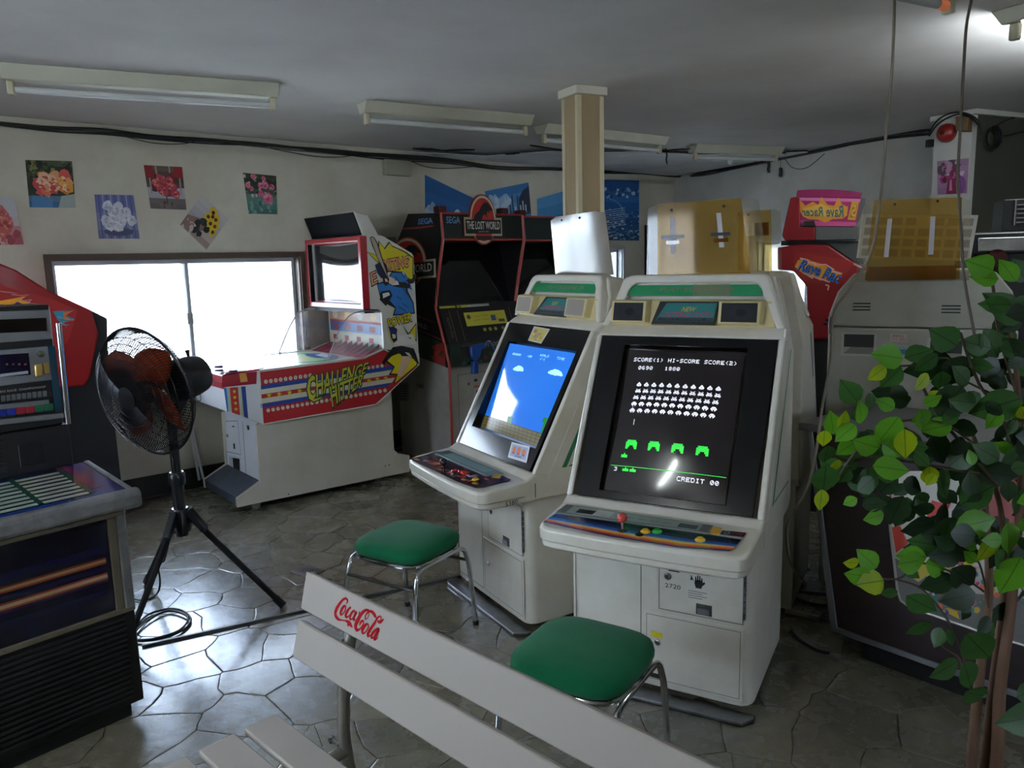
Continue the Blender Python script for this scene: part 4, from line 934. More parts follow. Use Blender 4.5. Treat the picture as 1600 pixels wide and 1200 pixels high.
def paper(o,q):
    P=fD.Y(.045); zz=lambda p:(1180+p[0]/2.5,280+p[1]/2.5)
    qp_=Qp(P,[zz(p) for p in ((395,308),(840,320),(872,140),(418,136))],.0)
    m_=MB(); m_.qr(qp_,0,0,1,1,C('f4f0ea',.7))
    for i in range(8):
        for j in range(4):
            if random.random()<.9: m_.qr(qp_,.04+i*.12,.06+j*.235,.13+i*.12,.22+j*.235,C('b4aca2',.7),.0005)
    pp=m_.build('sheet',None,None,fix=False); tag(pp,'white printed sheet with grid of squares behind the right yellow board','paper')
tz=ztop-.02
qDd=Q(*[fD.py(p,-.014) for p in ((1336,441),(1514,438),(1517,306),(1352,312))])
random.seed(9)
curved('acrylic_board',qDd,'yellow filmed clear board on the turned away cabinet with two pale slots',cfilm,yfilm,[(.265,.30,.76,.045),(.665,.32,.77,.045)],[(.5,.10,.78,.17,brn)],paper,screws=((.3,.93),(.7,.95)),fu=(.09,.92))
# ================================================================ BASEBALL GAME (long cabinet under the window)
CH=Fr(fl((373,795),.045),-40); PCH=CH.Y(0); W_=.63; WU=.80
oH=thing('baseball_game','long red white and blue baseball arcade game standing below the window','arcade game',CH)
ch=lambda p,k=0:on(PCH,p,k)
za=lambda p:(380+p[0]/4.2857,540+p[1]/4.2857); zf=lambda p:(280+p[0]/3.75,320+p[1]/3.75); zg=lambda p:(560+p[0]/4.6154,360+p[1]/4.6154); zh=lambda p:(380+p[0]/5.7143,540+p[1]/5.7143)
W3=CH.ey*WU
cream=mat('cream_cabinet','cfcabb',.5,var=.08,scale=3,c2='c2bcaa'); creamf=mat('white_front','d4d6da',.45,var=.06,scale=4)
def side_prism(pts,y0,y1,name,m,par=None,**k):
    mb=MB(); mb.prism([hit(p,*CH.Y(0))+CH.ey*y0 for p in pts],CH.ey*(y1-y0)); return mb.build(name,m,par or oH,**k)
base_=[(371,793),(369.5,779),(406,752),(400,664),(470,640),(586,628),(611,606),(616,703),(622,708.5),(640,711.5),(640.5,737)]
side_prism(base_,0,.02,'side_board',cream,bevel=.002)
side_prism(base_,W_-.02,W_,'side_board',cream,bevel=.002)
l0=CH.L(ch((399,664))); lk=CH.L(ch((371,793))); lk2=CH.L(ch((369.5,779))); lf=CH.L(ch((406,752))); lb=CH.L(ch((612,606)))
MB().prism([CH.W(lf.x+.012,.02,lf.z),CH.W(l0.x+.03,.02,l0.z+.02),CH.W(lb.x,.02,l0.z+.02),CH.W(lb.x,.02,.05),CH.W(lf.x+.012,.02,.05)],CH.ey*(W_-.04)).build('inner_body',creamf,oH)
stp=mat('step_steel','6a7488',.35,metal=.8,var=.2,scale=12)
MB().prism([CH.W(lk.x+.006,.018,lk.z+.005),CH.W(lk2.x+.006,.018,lk2.z),CH.W(lf.x+.02,.018,lf.z),CH.W(lf.x+.02,.018,.05)],CH.ey*(W_-.036)).build('foot_step',stp,oH,bevel=.003)
for (px) in ((405,790),(596,742)):
    l=CH.L(ch(px)); 
    for y in (.06,W_-.06): MB().lathe([(.028,-.012),(.03,-.008),(.03,.008),(.028,.012)],CH.W(l.x,y,.030),CH.ey,mat('caster_grey','8c8a86',.5),16).build('caster',None,oH,smooth=True)
for px in ((602,728),(608,726.5),(451,772)): MB().lathe([(.005,0),(.004,.002),(.0008,.002)],ch(px),-CH.ey,BLACKM,8).build('screw',None,oH)
# front coin face, lies between the side boards
PF=CH.X((l0.x+lf.x)/2+.005); zc=lambda p:(180+p[0]/5.333,640+p[1]/5.333)
fp=lambda p,k=0:on(CH.P((lf.x+.012,0,lf.z),(lf.x+.012,1,lf.z),(l0.x+.03,0,l0.z+.02)),p,k)
g=MB()
def outline(mb,pts,fn,w,m,k):
    n=len(pts); P_=[fn(p,k) for p in pts]; c=sum(P_,Vector())/n
    for i in range(n):
        a,b=P_[i],P_[(i+1)%n]; ia=a+(c-a).normalized()*w*1.4; ib=b+(c-b).normalized()*w*1.4; mb.poly([a,b,ib,ia],m)
outline(g,[zc(p) for p in ((908,95),(1022,92),(1050,378),(928,350))],fp,.004,C('3a3a40'),.0015)
outline(g,[zc(p) for p in ((935,380),(1050,400),(1058,562),(945,515))],fp,.003,C('8a8a90'),.0015)
g.poly([fp(zc(p),.001) for p in ((948,390),(1040,408),(1046,528),(958,512))],C('b0b0b0')); g.poly([fp(zc(p),.002) for p in ((980,400),(1038,410),(1042,524),(990,510))],C('0a0a0c'))
g.poly([fp(zc(p),.002) for p in ((985,280),(1000,284),(1002,330),(988,325))],C('101014')); g.poly([fp(zc(p),.002) for p in ((970,145),(985,130),(1002,150),(985,145))],C('3a3a40'))
g.poly([fp(zc(p),.0012) for p in ((1060,100),(1064,100),(1098,590),(1094,590))],C('70727a'))
g.lathe([(.011,0),(.011,.005),(.001,.006)],fp(zc((938,217)),.001),CH.ex*-1,STEEL,12); g.lathe([(.016,0),(.016,.006),(.001,.007)],fp(zc((1112,150)),.001),CH.ex*-1,STEEL,14)
g.build('coin_fittings',None,oH,fix=False)
# side board with artwork
lower=[(403,578.5),(409,662.5),(585,632),(652.5,569),(651.5,552),(597.5,544.5),(567,558.5)]
upper=[(597.5,544.5),(651.5,552),(643.5,401),(641,396),(594,368),(566.5,367.6),(573,483),(590,483.5),(594,488)]
white=mat('art_white','d9d6cc',.4,coat=.2)
side_prism(lower,-.022,0,'side_panel',white,bevel=.0015); side_prism(upper,-.022,0.0,'upper_side_panel',white)
side_prism(lower,WU,WU+.022,'side_panel',white); side_prism(upper,WU-0.02,WU+.0,'upper_side_panel',white)
K=.0225
def PX(mb,pts,m,k=0,f=None): mb.poly([ch(f(p) if f else p,K+k) for p in pts],m)
RED=C('b8262c',.4,coat=.2); BLU=C('27479a',.4); CRM=C('d8d2bc',.4)
g=MB()
PX(g,[(104,175),(128,518),(876,388),(1160,130),(930,28),(800,88)],RED,.0004,za)
PX(g,[(104,268),(107,298),(1010,150),(1040,125),(1030,120),(800,156)],BLU,.0008,za) if False else None
def stripe(y0l,y0r,y1l,y1r,m,k,xr0=1060,xr1=1040):
    PX(g,[(106,y0l),(110,y1l),(xr1,y1r),(xr0,y0r)],m,k,za)
stripe(265,120,292,152,BLU,.0008); stripe(292,152,325,188,CRM,.0008,1040,1020); stripe(325,188,353,212,C('b8302c',.4),.0008,1020,1005); stripe(353,212,388,245,CRM,.0008,1005,985); stripe(388,245,415,270,BLU,.0008,985,955)
def star(cx,cy,r,m,k,f,mb=None):
    mb=mb or g; pts=[]
    for i in range(10): a=R(90+36*i); q_=r if i%2==0 else r*.42; pts.append((cx+q_*math.cos(a)*.9,cy-q_*math.sin(a)))
    PX(mb,pts,m,k,f)
YS=C('d8c62c',.4)
for x,y in ((163,330),(231,322),(300,312),(368,302),(832,234),(888,222),(944,216)): star(x,y,21,YS,.0012,za)
for i in range(10): 
    PX(g,[(142+i*33+12.5*math.cos(a*.524),239-i*4.6+14*math.sin(a*.524)) for a in range(12)],CRM,.0012,za)
for i in range(4): PX(g,[(822+6+i*30+11*math.cos(a*.524),147-i*4.5+12*math.sin(a*.524)) for a in range(12)],CRM,.0012,za)
for i in range(25):
    if 14<=i<=14: continue
    x=158+i*32.5; y=431-(i*5.55); PX(g,[(x+12*math.cos(a*.524),y+13*math.sin(a*.524)) for a in range(12)],CRM,.0012,za)
for i in range(10): PX(g,[(140+i*33,234-i*4.6),(143+i*33,234-i*4.6),(144+i*33,244-i*4.6),(141+i*33,244-i*4.6)],C('b0302c'),.0014,za)
# lettering shadow + word
DG=C('1a5a34',.4); YL=C('cfc83a',.4)
def word(s,px,f,mt,sh,bold,k,shear=.0):
    q=Qp(PCH,[f(p) for p in px],K); d=MB()
    bbq=g.text(q,s,0,0,1,1,mt,k,.0,shear); return q
def outlined(s,px,f,c1,c2,k,b0=.012,b1=.055,sh=(3,5)):
    q=Qp(PCH,[f(p) for p in px],K)
    m0=MB(); m0.text(q,s,0,0,1,1,c1,k,b0); bb=m0.bb
    g.text(q,s,0,0,1,1,c1,k+.0006,b0,bb=bb)
    g.text(q,s,0,0,1,1,c2,k,b1,bb=bb)
    q2=Qp(PCH,[f((p[0]+sh[0],p[1]+sh[1])) for p in px],K); g.text(q2,s,0,0,1,1,C('0c1a16'),k-.0003,b1,bb=bb)
outlined('CHALLENGE',[(430,368),(802,185),(830,108),(418,205)],za,YL,DG,.003)
outlined('HITTER',[(585,408),(778,262),(805,182),(566,272)],za,YL,DG,.004,b1=.06)
PX(g,[(408,290),(420,215),(470,200),(480,225),(445,245),(440,300),(470,345),(520,330),(525,350),(460,382),(425,360)],DG,.0034,za)
PX(g,[(415,290),(428,222),(465,210),(468,222),(440,238),(432,300),(462,356),(515,342),(515,348),(460,372),(430,352)],YL,.0044,za)
# upper artwork: bursts and a batter
ye=C('dccb1e',.4); bl=C('2a78c4',.4); bk=C('17161c',.4); sk=C('e0c0a8',.4); wh=C('e4e2da',.4)
PX(g,[(42,152),(100,170),(128,190),(132,72),(175,128),(208,80),(230,110),(265,125),(330,155),(384,195),(385,300),(388,375),(340,345),(330,300),(200,300),(120,225)],bk,.0004,zg)
PX(g,[(50,156),(105,176),(136,200),(138,84),(178,138),(211,92),(232,118),(265,132),(325,162),(378,200),(378,300),(380,362),(338,335),(325,300),(205,290),(125,225)],ye,.0008,zg)
PX(g,[(305,680),(350,740),(405,665),(408,800),(350,770)],bk,.0004,zg); PX(g,[(312,690),(350,752),(400,680),(402,788),(355,765)],ye,.0008,zg)
PX(g,[(190,690),(245,840),(215,790)],ye,.0008,zg)
outlined('E',[(85,400),(128,375),(112,290),(72,310)],zg,C('e89a70'),bk,.0014,sh=(0,3)); outlined('XITING',[(190,300),(350,262),(352,180),(160,215)],zg,C('e89a70'),bk,.0014,.03,.07,sh=(0,3))
# torso, arms, helmet, bat
PX(g,[(120,385),(190,360),(225,300),(300,300),(330,350),(345,440),(385,520),(395,600),(235,615),(250,560),(150,510)],bk,.002,zg)
PX(g,[(126,390),(192,372),(230,306),(296,306),(322,352),(330,440),(378,525),(386,592),(245,605),(258,555),(180,470),(140,450)],bl,.0024,zg)
PX(g,[(150,440),(215,430),(232,470),(185,545),(140,500)],bk,.0028,zg); PX(g,[(160,455),(205,445),(215,465),(165,490)],wh,.003,zg)
PX(g,[(235,375),(320,372),(365,395),(350,418),(270,410),(215,395)],bk,.0028,zg); PX(g,[(230,360),(270,365),(280,392),(225,395)],wh,.0032,zg)
for a,b in (((260,470),(300,500)),((300,520),(350,560)),((270,540),(330,585)),((310,440),(325,480))): PX(g,[a,(b[0],b[1]-6),b,(a[0]+8,a[1]+12)],C('1c3c78'),.0027,zg)
PX(g,[(105,250),(140,230),(185,240),(200,290),(190,340),(150,345),(125,310)],C('1c2346'),.003,zg); PX(g,[(160,330),(205,345),(212,385),(180,400),(165,370)],bk,.0031,zg); PX(g,[(176,345),(200,352),(198,372),(180,370)],sk,.0034,zg)
PX(g,[(68,55),(82,42),(100,50),(125,90),(210,360),(200,368),(118,190),(85,110)],bk,.0036,zg); PX(g,[(74,58),(84,48),(96,54),(118,92),(200,345),(122,190),(92,108)],C('b4a894'),.0038,zg)
PX(g,[(200,330),(240,345),(262,372),(232,392),(205,380)],sk,.0033,zg); PX(g,[(330,355),(372,350),(395,300),(405,330),(385,380),(350,388)],bk,.0029,zg)
for i in range(14): PX(g,[(250+i*9,330+i*13),(262+i*9,334+i*13),(258+i*9,352+i*13)],C('173a7c'),.00275,zg)
PX(g,[(318,300),(345,345),(375,430),(350,420),(318,350)],bl,.0025,zg)
outlined('POWER',[(205,695),(372,655),(370,585),(195,640)],zg,C('d8c81c'),bk,.0036,.03,.08,sh=(0,2))
# second figure reaching down
PX(g,[(205,700),(240,690),(268,712),(262,745),(215,735)],C('1c2858'),.003,zg); PX(g,[(215,735),(262,742),(268,790),(240,810),(220,770)],bk,.003,zg); PX(g,[(228,745),(255,750),(255,775),(235,780)],wh,.0033,zg)
PX(g,[(262,760),(380,745),(405,815),(300,830),(250,820)],wh,.0028,zg)
PX(g,[(310,755),(368,775),(362,782),(340,765)],bk,.003,zg)
PX(g,[(160,950),(185,905),(235,840),(300,830),(385,850),(405,900),(425,968),(395,940),(350,880),(300,875),(240,900),(200,915),(170,975)],bk,.0034,zg)
PX(g,[(235,890),(210,880),(195,855),(250,870),(290,880),(305,860),(345,900),(415,935),(410,975),(240,1110),(265,1040),(205,1040),(240,985),(180,940)],bk,.0016,zg)
PX(g,[(238,895),(214,888),(205,868),(250,878),(290,890),(300,905),(350,905),(408,940),(404,970),(250,1098),(272,1032),(222,1030),(250,980),(195,938)],ye,.002,zg)
PX(g,[(300,905),(360,908),(350,960),(300,1055),(268,1040),(290,960)],sk,.0024,zg)
g.build('side_artwork',None,oH,fix=False)
# cream edge trim along the artwork panel
mb=MB()
for a,b in zip(lower,lower[1:]+lower[:1]):
    A,B=ch(a,K-.001),ch(b,K-.001)
    mb.tube([A,B],.0035,6)
mb.build('edge_trim',white,oH)
# front box: underside slopes, stars column
l1=CH.L(ch((348,586))); l2=CH.L(ch((357,644))); l3=CH.L(ch((403,578.5))); l4=CH.L(ch((409,662.5)))
zt_=l1.z; FXx=l1.x
fb=MB().prism([CH.W(FXx,-.02,l1.z),CH.W(l2.x,-.02,l2.z),CH.W(l4.x,-.02,l4.z),CH.W(l4.x+.5,-.02,l4.z),CH.W(l3.x+.5,-.02,l3.z),CH.W(l3.x,-.02,l3.z)],CH.ey*(WU+.04)).build('front_box',mat('front_box_white','dcdde0',.4),oH,bevel=.004)
g=MB(); zd=lambda p:(180+p[0]/6.667,500+p[1]/6.667)
k2=lambda p,k=0: on(CH.Y(-.02),zd(p),.001+k)
for pts,m in (([(1112,578),(1112,702),(1470,665),(1475,535)],C('a01c30',.3,coat=.4)),([(1130,708),(1165,955),(1180,955),(1160,708)],C('3a80c8')),([(1162,708),(1182,956),(1215,966),(1192,705)],C('b8c0a8')),([(1192,705),(1215,966),(1300,992),(1278,698)],C('b02c2c')),([(1278,698),(1300,992),(1338,1006),(1312,694)],C('c8c8b0')),([(1312,694),(1342,1008),(1385,1024),(1356,690)],BLU)):
    g.poly([k2(p) for p in pts],m)
for x,y in ((1240,745),(1246,806),(1252,866),(1257,928)):
    g.poly([k2((x+ (24 if i%2==0 else 10)*math.cos(R(90+36*i)),y-(24 if i%2==0 else 10)*math.sin(R(90+36*i))),.0008) for i in range(10)],YS)
g.poly([k2(p,.0006) for p in ((1290,555),(1360,545),(1380,640),(1305,650))],mat('orange_tape','d89a48',.4))
g.build('front_print',None,oH,fix=False)
PFX=CH.X(FXx-.001); g=MB()
qf=Q(CH.W(FXx-.002,WU+.015,l2.z+.002),CH.W(FXx-.002,-.015,l2.z+.002),CH.W(FXx-.002,-.015,l1.z),CH.W(FXx-.002,WU+.015,l1.z))
g.qr(qf,0,.62,1,1,C('a81e34',.3,coat=.4),.0006)
qt=Qp(PFX,[zd(p) for p in ((660,800),(908,862),(905,765),(660,730))],.002); g.text(qt,'AUTO',0,0,1,1,C('4a5058'),.001,.01)
g.build('front_lettering',None,oH,fix=False)
MB().prism([CH.W(FXx-.012,-.022,l1.z-.055),CH.W(FXx-.012,-.022,l1.z-.0),CH.W(FXx+.02,-.022,l1.z+.012),CH.W(l3.x,-.022,l3.z+.012),CH.W(l3.x,-.022,l3.z-.0),CH.W(FXx,-.022,l1.z-.002)],CH.ey*(WU+.044)).build('red_console_lip',mat('red_lip','b0203a',.25,coat=.5),oH,bevel=.004)
zt_=l1.z+.012
MB().box(CH,FXx+.02,l3.x+.04,.0,WU,zt_-.002,zt_+.006).build('console_top',mat('console_white','dfe0e4',.2,coat=.5),oH,bevel=.002)
for px in ((848,495),(905,482),(1078,490),(1082,530),(1230,537)):
    P_=fl(zd(px),zt_+.006); MB().lathe([(.028,0),(.028,.006),(.022,.012),(.0008,.013)],P_,(0,0,1),mat('console_button','20204a',.3,coat=.4),14).build('push_button',None,oH,smooth=True)
# play field
fx0=l3.x+.04; l5=CH.L(ch((567,558.5))); l6=CH.L(ch((597.5,544.5)))
pf=MB().prism([CH.W(fx0,0,l3.z-.03),CH.W(fx0,0,l3.z+.0),CH.W(l5.x,0,l5.z-.01),CH.W(l6.x,0,l6.z-.005),CH.W(l6.x,0,l3.z-.03)],W3).build('play_field',mat('field_white','d8dccf',.3,coat=.3),oH)
qf=Q(CH.W(fx0,0,l3.z+.001),CH.W(l5.x,0,l5.z-.009),CH.W(l5.x,WU,l5.z-.009),CH.W(fx0,WU,l3.z+.001)); g=MB()
g.qr(qf,.02,.03,.98,.97,C('c8d4b8',.3),.0004); g.disc(qf,.62,.5,.33,.42,C('2e8a72',.3),.0008,24); g.disc(qf,.60,.5,.27,.33,C('a8c890',.3),.0012,24); g.disc(qf,.5,.5,.16,.2,C('d8b878',.3),.0016,20); g.qp(qf,[(.5,.36),(.6,.5),(.5,.64),(.4,.5)],C('7aa868',.3),.002); g.disc(qf,.84,.5,.12,.26,C('2444a0',.3),.0018,20); g.qp(qf,[(.78,.3),(.92,.45),(.95,.68),(.82,.6)],C('e4e8ee',.3),.0022)
g.disc(qf,.25,.3,.06,.1,C('c8a878',.3),.001,16); g.disc(qf,.25,.7,.06,.1,C('c8a878',.3),.001,16)
q2=Q(CH.W(l5.x,0,l5.z-.008),CH.W(l6.x,0,l6.z-.003),CH.W(l6.x,WU,l6.z-.003),CH.W(l5.x,WU,l5.z-.008)); g.qr(q2,0,0,1,1,C('7a1c34',.3),.0004)
for i in range(7): g.qr(q2,0,.06+i*.14,1,.09+i*.14,C('a84a5c',.3),.0008)
g.build('field_print',None,oH,fix=False)
for i in range(8):
    y=.04+i*.08; MB().prism([CH.W(l5.x+.03,y,l5.z),CH.W(l6.x,y,l6.z),CH.W(l6.x,y,l6.z+.03),CH.W(l5.x+.05,y,l5.z+.012)],CH.ey*.004).build('lane_divider',C('8a2038',.3),oH)
bx=l6.x+.004; zt2=CH.L(ch((594,486))).z
bp=MB().box(CH,bx,bx+.02,0,WU,l6.z-.03,zt2+.05).build('back_board',mat('backboard_red','8a3034',.4),oH)
q=Q(CH.W(bx-.002,WU,l6.z),CH.W(bx-.002,0,l6.z),CH.W(bx-.002,0,zt2),CH.W(bx-.002,WU,zt2)); g=MB()
g.qr(q,.0,.35,1,.62,C('3a5ea0',.4),.0006); g.qr(q,.0,.62,1,.68,C('a83a34'),.0006); g.qr(q,0,0,1,.35,C('d0c8b0',.4),.0005); g.qr(q,0,.68,1,1,C('c89a7c',.4),.0005)
for i in range(4): g.disc(q,.14+i*.24,.82,.055,.11,C('e8dcc8' if i%2==0 else 'e0b060',.4),.001,16); g.qr(q,.1+i*.23,.4,.2+i*.23,.56,C('8a3a3c'),.001); g.qr(q,.08+i*.23,.1,.16+i*.23,.24,C('9c3040'),.001)
g.build('back_board_print',None,oH,fix=False)
# monitor box
xm=CH.L(ch((559,368))).x; zm0=CH.L(ch((561,484))).z; zm1=CH.L(ch((559,368.5))).z
lw_=CH.px((469,375),xm); yl=min(WU+.02,CH.L(lw_).y); print('mon',xm,zm0,zm1,yl,WU)
redm=mat('monitor_red','b0202c',.3,coat=.4,var=.06,scale=4)
y0=-.024; f=[(y0,zm0),(yl,zm0),(yl,zm1),(y0,zm1)]; t=.035
inn=[(y0+t,zm0+t),(yl-t,zm0+t),(yl-t,zm1-t),(y0+t,zm1-t)]
mb=MB(); mb.loft([[CH.W(xm,*p) for p in f],[CH.W(xm+.055,*p) for p in f]],cap=False)
for i in range(4):
    j=(i+1)%4; mb.poly([CH.W(xm,*f[i]),CH.W(xm,*f[j]),CH.W(xm,*inn[j]),CH.W(xm,*inn[i])]); mb.poly([CH.W(xm,*inn[i]),CH.W(xm,*inn[j]),CH.W(xm+.05,*inn[j]),CH.W(xm+.05,*inn[i])],C('15151a',.3))
mb.poly([CH.W(xm+.055,*p) for p in f]); mb.build('monitor_frame',redm,oH,bevel=.004)
mb=MB(); N=10; a0,a1,b0,b1=y0+t+.012,yl-t-.012,zm0+t+.012,zm1-t-.012
def SM(u,v): return CH.W(xm+.05-.025*(1-(2*u-1)**2)*(1-(2*v-1)**2),a0+(a1-a0)*u,b0+(b1-b0)*v)
for i in range(N):
    for j in range(N): mb.poly([SM(i/N,j/N),SM((i+1)/N,j/N),SM((i+1)/N,(j+1)/N),SM(i/N,(j+1)/N)])
mb.build('picture_tube',mat('tube_off','2a2c2e',.06,coat=1),oH,smooth=True,ang=180)
MB().box(CH,xm+.06,xm+.30,0,WU-.02,zm0,zm1-.01).build('monitor_housing',BLACKM,oH)
# black sign box on top with white side
ztp=CH.L(hit((553,330),*CH.Y(0))).z; xs=CH.L(hit((553,330),*CH.Y(0))).x; xb=CH.L(hit((575,335),*CH.Y(0))).x; xe=CH.L(hit((592,367),*CH.Y(0))).x
prof=[(xm+.04,zm1+.003),(xs,ztp),(xb,ztp-.02),(xe,zm1+.003)]
MB().prism([CH.W(x,.0,z) for x,z in prof],CH.ey*(WU-.02)).build('header_box',white,oH,bevel=.008)
MB().prism([CH.W(xm+.034,.012,zm1+.006),CH.W(xs-.004,.012,ztp-.006),CH.W(xs+.001,.012,ztp-.006),CH.W(xm+.041,.012,zm1+.006)],CH.ey*(WU-.05)).build('header_face',mat('header_black','101114',.85,spec=.1),oH)
# clear hood
hood=clear('hood_clear','f2f4f6',.06,.10)
zz=zt2+.0
hp=[CH.W(bx,.01,zz),CH.W(bx-.25,.01,zz-.02),CH.W(bx-.42,.01,l5.z+.03),CH.W(bx-.42,.01,l5.z)]
mb=MB()
for y_ in (WU-.01,):
    v=CH.ey*(y_-.01); mb.poly([p+v for p in hp]+[CH.W(bx,y_,l6.z)])
mb.build('clear_hood',hood,oH,fix=False)
MB().box(CH,xm+.03,bx+.02,.02,WU-.02,zm0-.03,zm0-.002).build('shelf_board',BLACKM,oH)
MB().tube(smooth_path([p+CH.ey*(.0) for p in hp],5),.004,6).build('near_hood_rim',alu,oH,smooth=True); MB().poly([p for p in hp]+[CH.W(bx,.01,l6.z)]).build('near_hood',hood,oH,fix=False)
MB().tube(smooth_path([p+CH.ey*(WU-.02) for p in hp],5),.006,6).build('hood_rim',alu,oH,smooth=True)
# leaning white rods beside the game
for i,(a,b) in enumerate((((617,120),(700,588)),((632,120),(735,575)))):
    A,B=on(WA.Y(-.05),zc(a)),on(WA.Y(-.10),zc(b))
    tag(MB().tube([B,A],.010,8).build('rod',mat('white_rod','c8c8c8',.4),None,smooth=True),('left' if i==0 else 'right')+' one of two white rods leaning on the wall behind the fan','rod')
# ================================================================ DINOSAUR SHOOTER CABINETS
def shooter(fr,label,full):
    o=thing('game_cabinet',label,'arcade cabinet',fr)
    WD=.80; blk=mat('shooter_black','0c0b0d',.4,spec=.35,var=.3,scale=4,c2='140d0e'); gw=mat('shooter_white','a8a59c',.5,var=.15,scale=3,c2='8f8c82')
    prof=[(0,.03),(0,.794),(.0,.82),(.055,.983),(.150,1.237),(.10,1.45),(.02,1.74),(.035,1.926),(.45,1.945),(.66,1.70),(.70,1.55),(.70,.03)]
    low=[(0,.03),(0,.794),(.70,.93),(.70,.03)]; hi=[(0,.794)]+prof[2:-1]+[(.70,.93)]
    for x in (0,WD-.02):
        MB().prism([fr.W(x,y,z) for y,z in low],fr.ex*.02).build('side_board',gw,o); MB().prism([fr.W(x,y,z) for y,z in hi],fr.ex*.02).build('upper_side_board',blk,o)
    tr_=mat('red_edging','a8362c',.35)
    for x in (0.01,WD-.01): MB().tube([fr.W(x,y-.004,z) for y,z in [(0,.03),(0,.82),(.055,.983),(.150,1.237),(.10,1.45),(.02,1.74),(.035,1.926)]],.011,8).build('red_edging',tr_,o,smooth=True)
    iw0,iw1=.02,WD-.02
    MB().box(fr,iw0,iw1,.02,.66,.03,.80).build('lower_body',gw,o)
    MB().prism([fr.W(iw0,.02,.80),fr.W(iw0,-.02,.80),fr.W(iw0,-.01,.965),fr.W(iw0,.02,.965)],fr.ex*(iw1-iw0)).build('gun_shelf',mat('shelf_green','12291e',.4,var=.3,scale=6),o)
    MB().prism([fr.W(iw0,.0,.965),fr.W(iw0,.115,1.25),fr.W(iw0,.4,1.25),fr.W(iw0,.4,.965)],fr.ex*(iw1-iw0)).build('console',blk,o)
    MB().prism([fr.W(iw0,.20,1.25),fr.W(iw0,.32,1.72),fr.W(iw0,.6,1.72),fr.W(iw0,.6,1.25)],fr.ex*(iw1-iw0)).build('screen_glass',mat('dark_glass','0c0c0e',.08,coat=.8),o)
    MB().prism([fr.W(iw0,.03,1.735),fr.W(iw0,.04,1.92),fr.W(iw0,.45,1.93),fr.W(iw0,.6,1.72)],fr.ex*(iw1-iw0)).build('header_box',mat('header_dark_green','0f1f1a',.35),o)
    MB().tube([fr.W(iw0,.022,1.735),fr.W(iw1,.022,1.735)],.008,6).build('header_edging',tr_,o); MB().tube([fr.W(iw0,.032,1.925),fr.W(iw1,.032,1.925)],.008,6).build('header_edging',tr_,o)
    for x in (.06,.66): MB().box(fr,x,x+.07,.12,.2,1.937,1.985).build('lamp_block',mat('red_lamp_block','5a1c1c',.4),o,bevel=.008)
    def emblem(mb,q,text=True):
        def c_(r,m,k,rv=None): mb.disc(q,.5,.52,r,(rv or r),m,k,32)
        c_(.36,C('8c2420'),.001,.47); c_(.34,C('cdbf9c'),.0014,.445); mb.qp(q,[(.0,.22),(1,.22),(1,.56),(0,.56)],C('b4a684'),.0016)
        c_(.30,C('c02a24'),.002,.40); mb.qp(q,[(.03,.26),(.97,.26),(.97,.52),(.03,.52)],C('0e0c0c'),.0026)
        dk=C('160c0c')   # generic long-jawed skeleton silhouette
        mb.qp(q,[(.24,.52),(.30,.62),(.40,.68),(.47,.78),(.55,.84),(.64,.84),(.76,.72),(.75,.68),(.66,.70),(.70,.64),(.62,.68),(.60,.62),(.62,.54),(.56,.62),(.50,.60),(.46,.52)],dk,.0023)
        mb.qp(q,[(.32,.14),(.68,.14),(.74,.22),(.26,.22)],C('3a1210'),.0023)
        if text: mb.text(q,'THE LOST WORLD',.06,.34,.94,.49,C('cdc7bc'),.003,.016); mb.text(q,'JURASSIC PARK',.36,.275,.64,.315,C('948e86'),.003,.01)
    g=MB(); eq=Q(fr.W(.205,.010,1.675),fr.W(.565,.010,1.675),fr.W(.565,.02,2.075),fr.W(.205,.02,2.075))
    pts=[eq.at(.5+.36*math.cos(a*math.pi/16),.52+.47*math.sin(a*math.pi/16),-.004) for a in range(32)]
    if full:
        mb=MB().prism(pts,-eq.n*.012) ; mb.prism([eq.at(0,.22,-.003),eq.at(1,.22,-.003),eq.at(1,.56,-.003),eq.at(0,.56,-.003)],-eq.n*.012); eb=mb.build('emblem_board',C('8c2420'),o)
        emblem(g,eq); g.build('emblem_print',None,eb,fix=False)
        g=MB(); hq=Q(fr.W(0.0,.026,1.735),fr.W(WD,.026,1.735),fr.W(WD,.035,1.925),fr.W(0,.035,1.925))
        g.text(hq,'SEGA',.07,.62,.225,.88,C('2c64a4'),.002,.03); g.text(hq,'SEGA',.07,.62,.225,.88,C('7aa0c8'),.0026,.0)
        g.build('header_lettering',None,o,fix=False)
    # console sheet and stickers
    cq=Q(fr.W(iw0,-.001,.967),fr.W(iw1,-.001,.967),fr.W(iw1,.114,1.25),fr.W(iw0,.114,1.25)); g=MB()
    g.qr(cq,.27,.42,.80,.78,C('c4bc3c',.4),.001); g.disc(cq,.32,.66,.025,.06,C('5a4a2a'),.0016)
    for i in range(6): g.qr(cq,.38+.11*(i%3),.66-.1*(i//3),.46+.11*(i%3),.67-.1*(i//3),C('5c5a28'),.0016)
    g.qr(cq,.60,.52,.66,.66,C('3a4a6a'),.0018); g.qr(cq,.69,.47,.77,.55,C('4a3c24'),.0018)
    for u,c in ((.48,'8a9a2c'),(.55,'a8a838'),(.62,'a8a838'),(.72,'787c34')): g.disc(cq,u,.30,.022,.05,C(c),.0016,10)
    g.qr(cq,.0,.93,.19,.985,C('a8a22a'),.0012); g.qr(cq,.21,.92,.34,.99,C('a8a22a'),.0012); g.qr(cq,.34,.92,.62,.985,C('a8a8a4'),.0012); g.qp(cq,[(.23,.93),(.26,.93),(.245,.98)],C('141414'),.0018)
    for u in (.1,.2,.87): g.qr(cq,u,.05,u+.004,.86,C('8a7a2a'),.001)
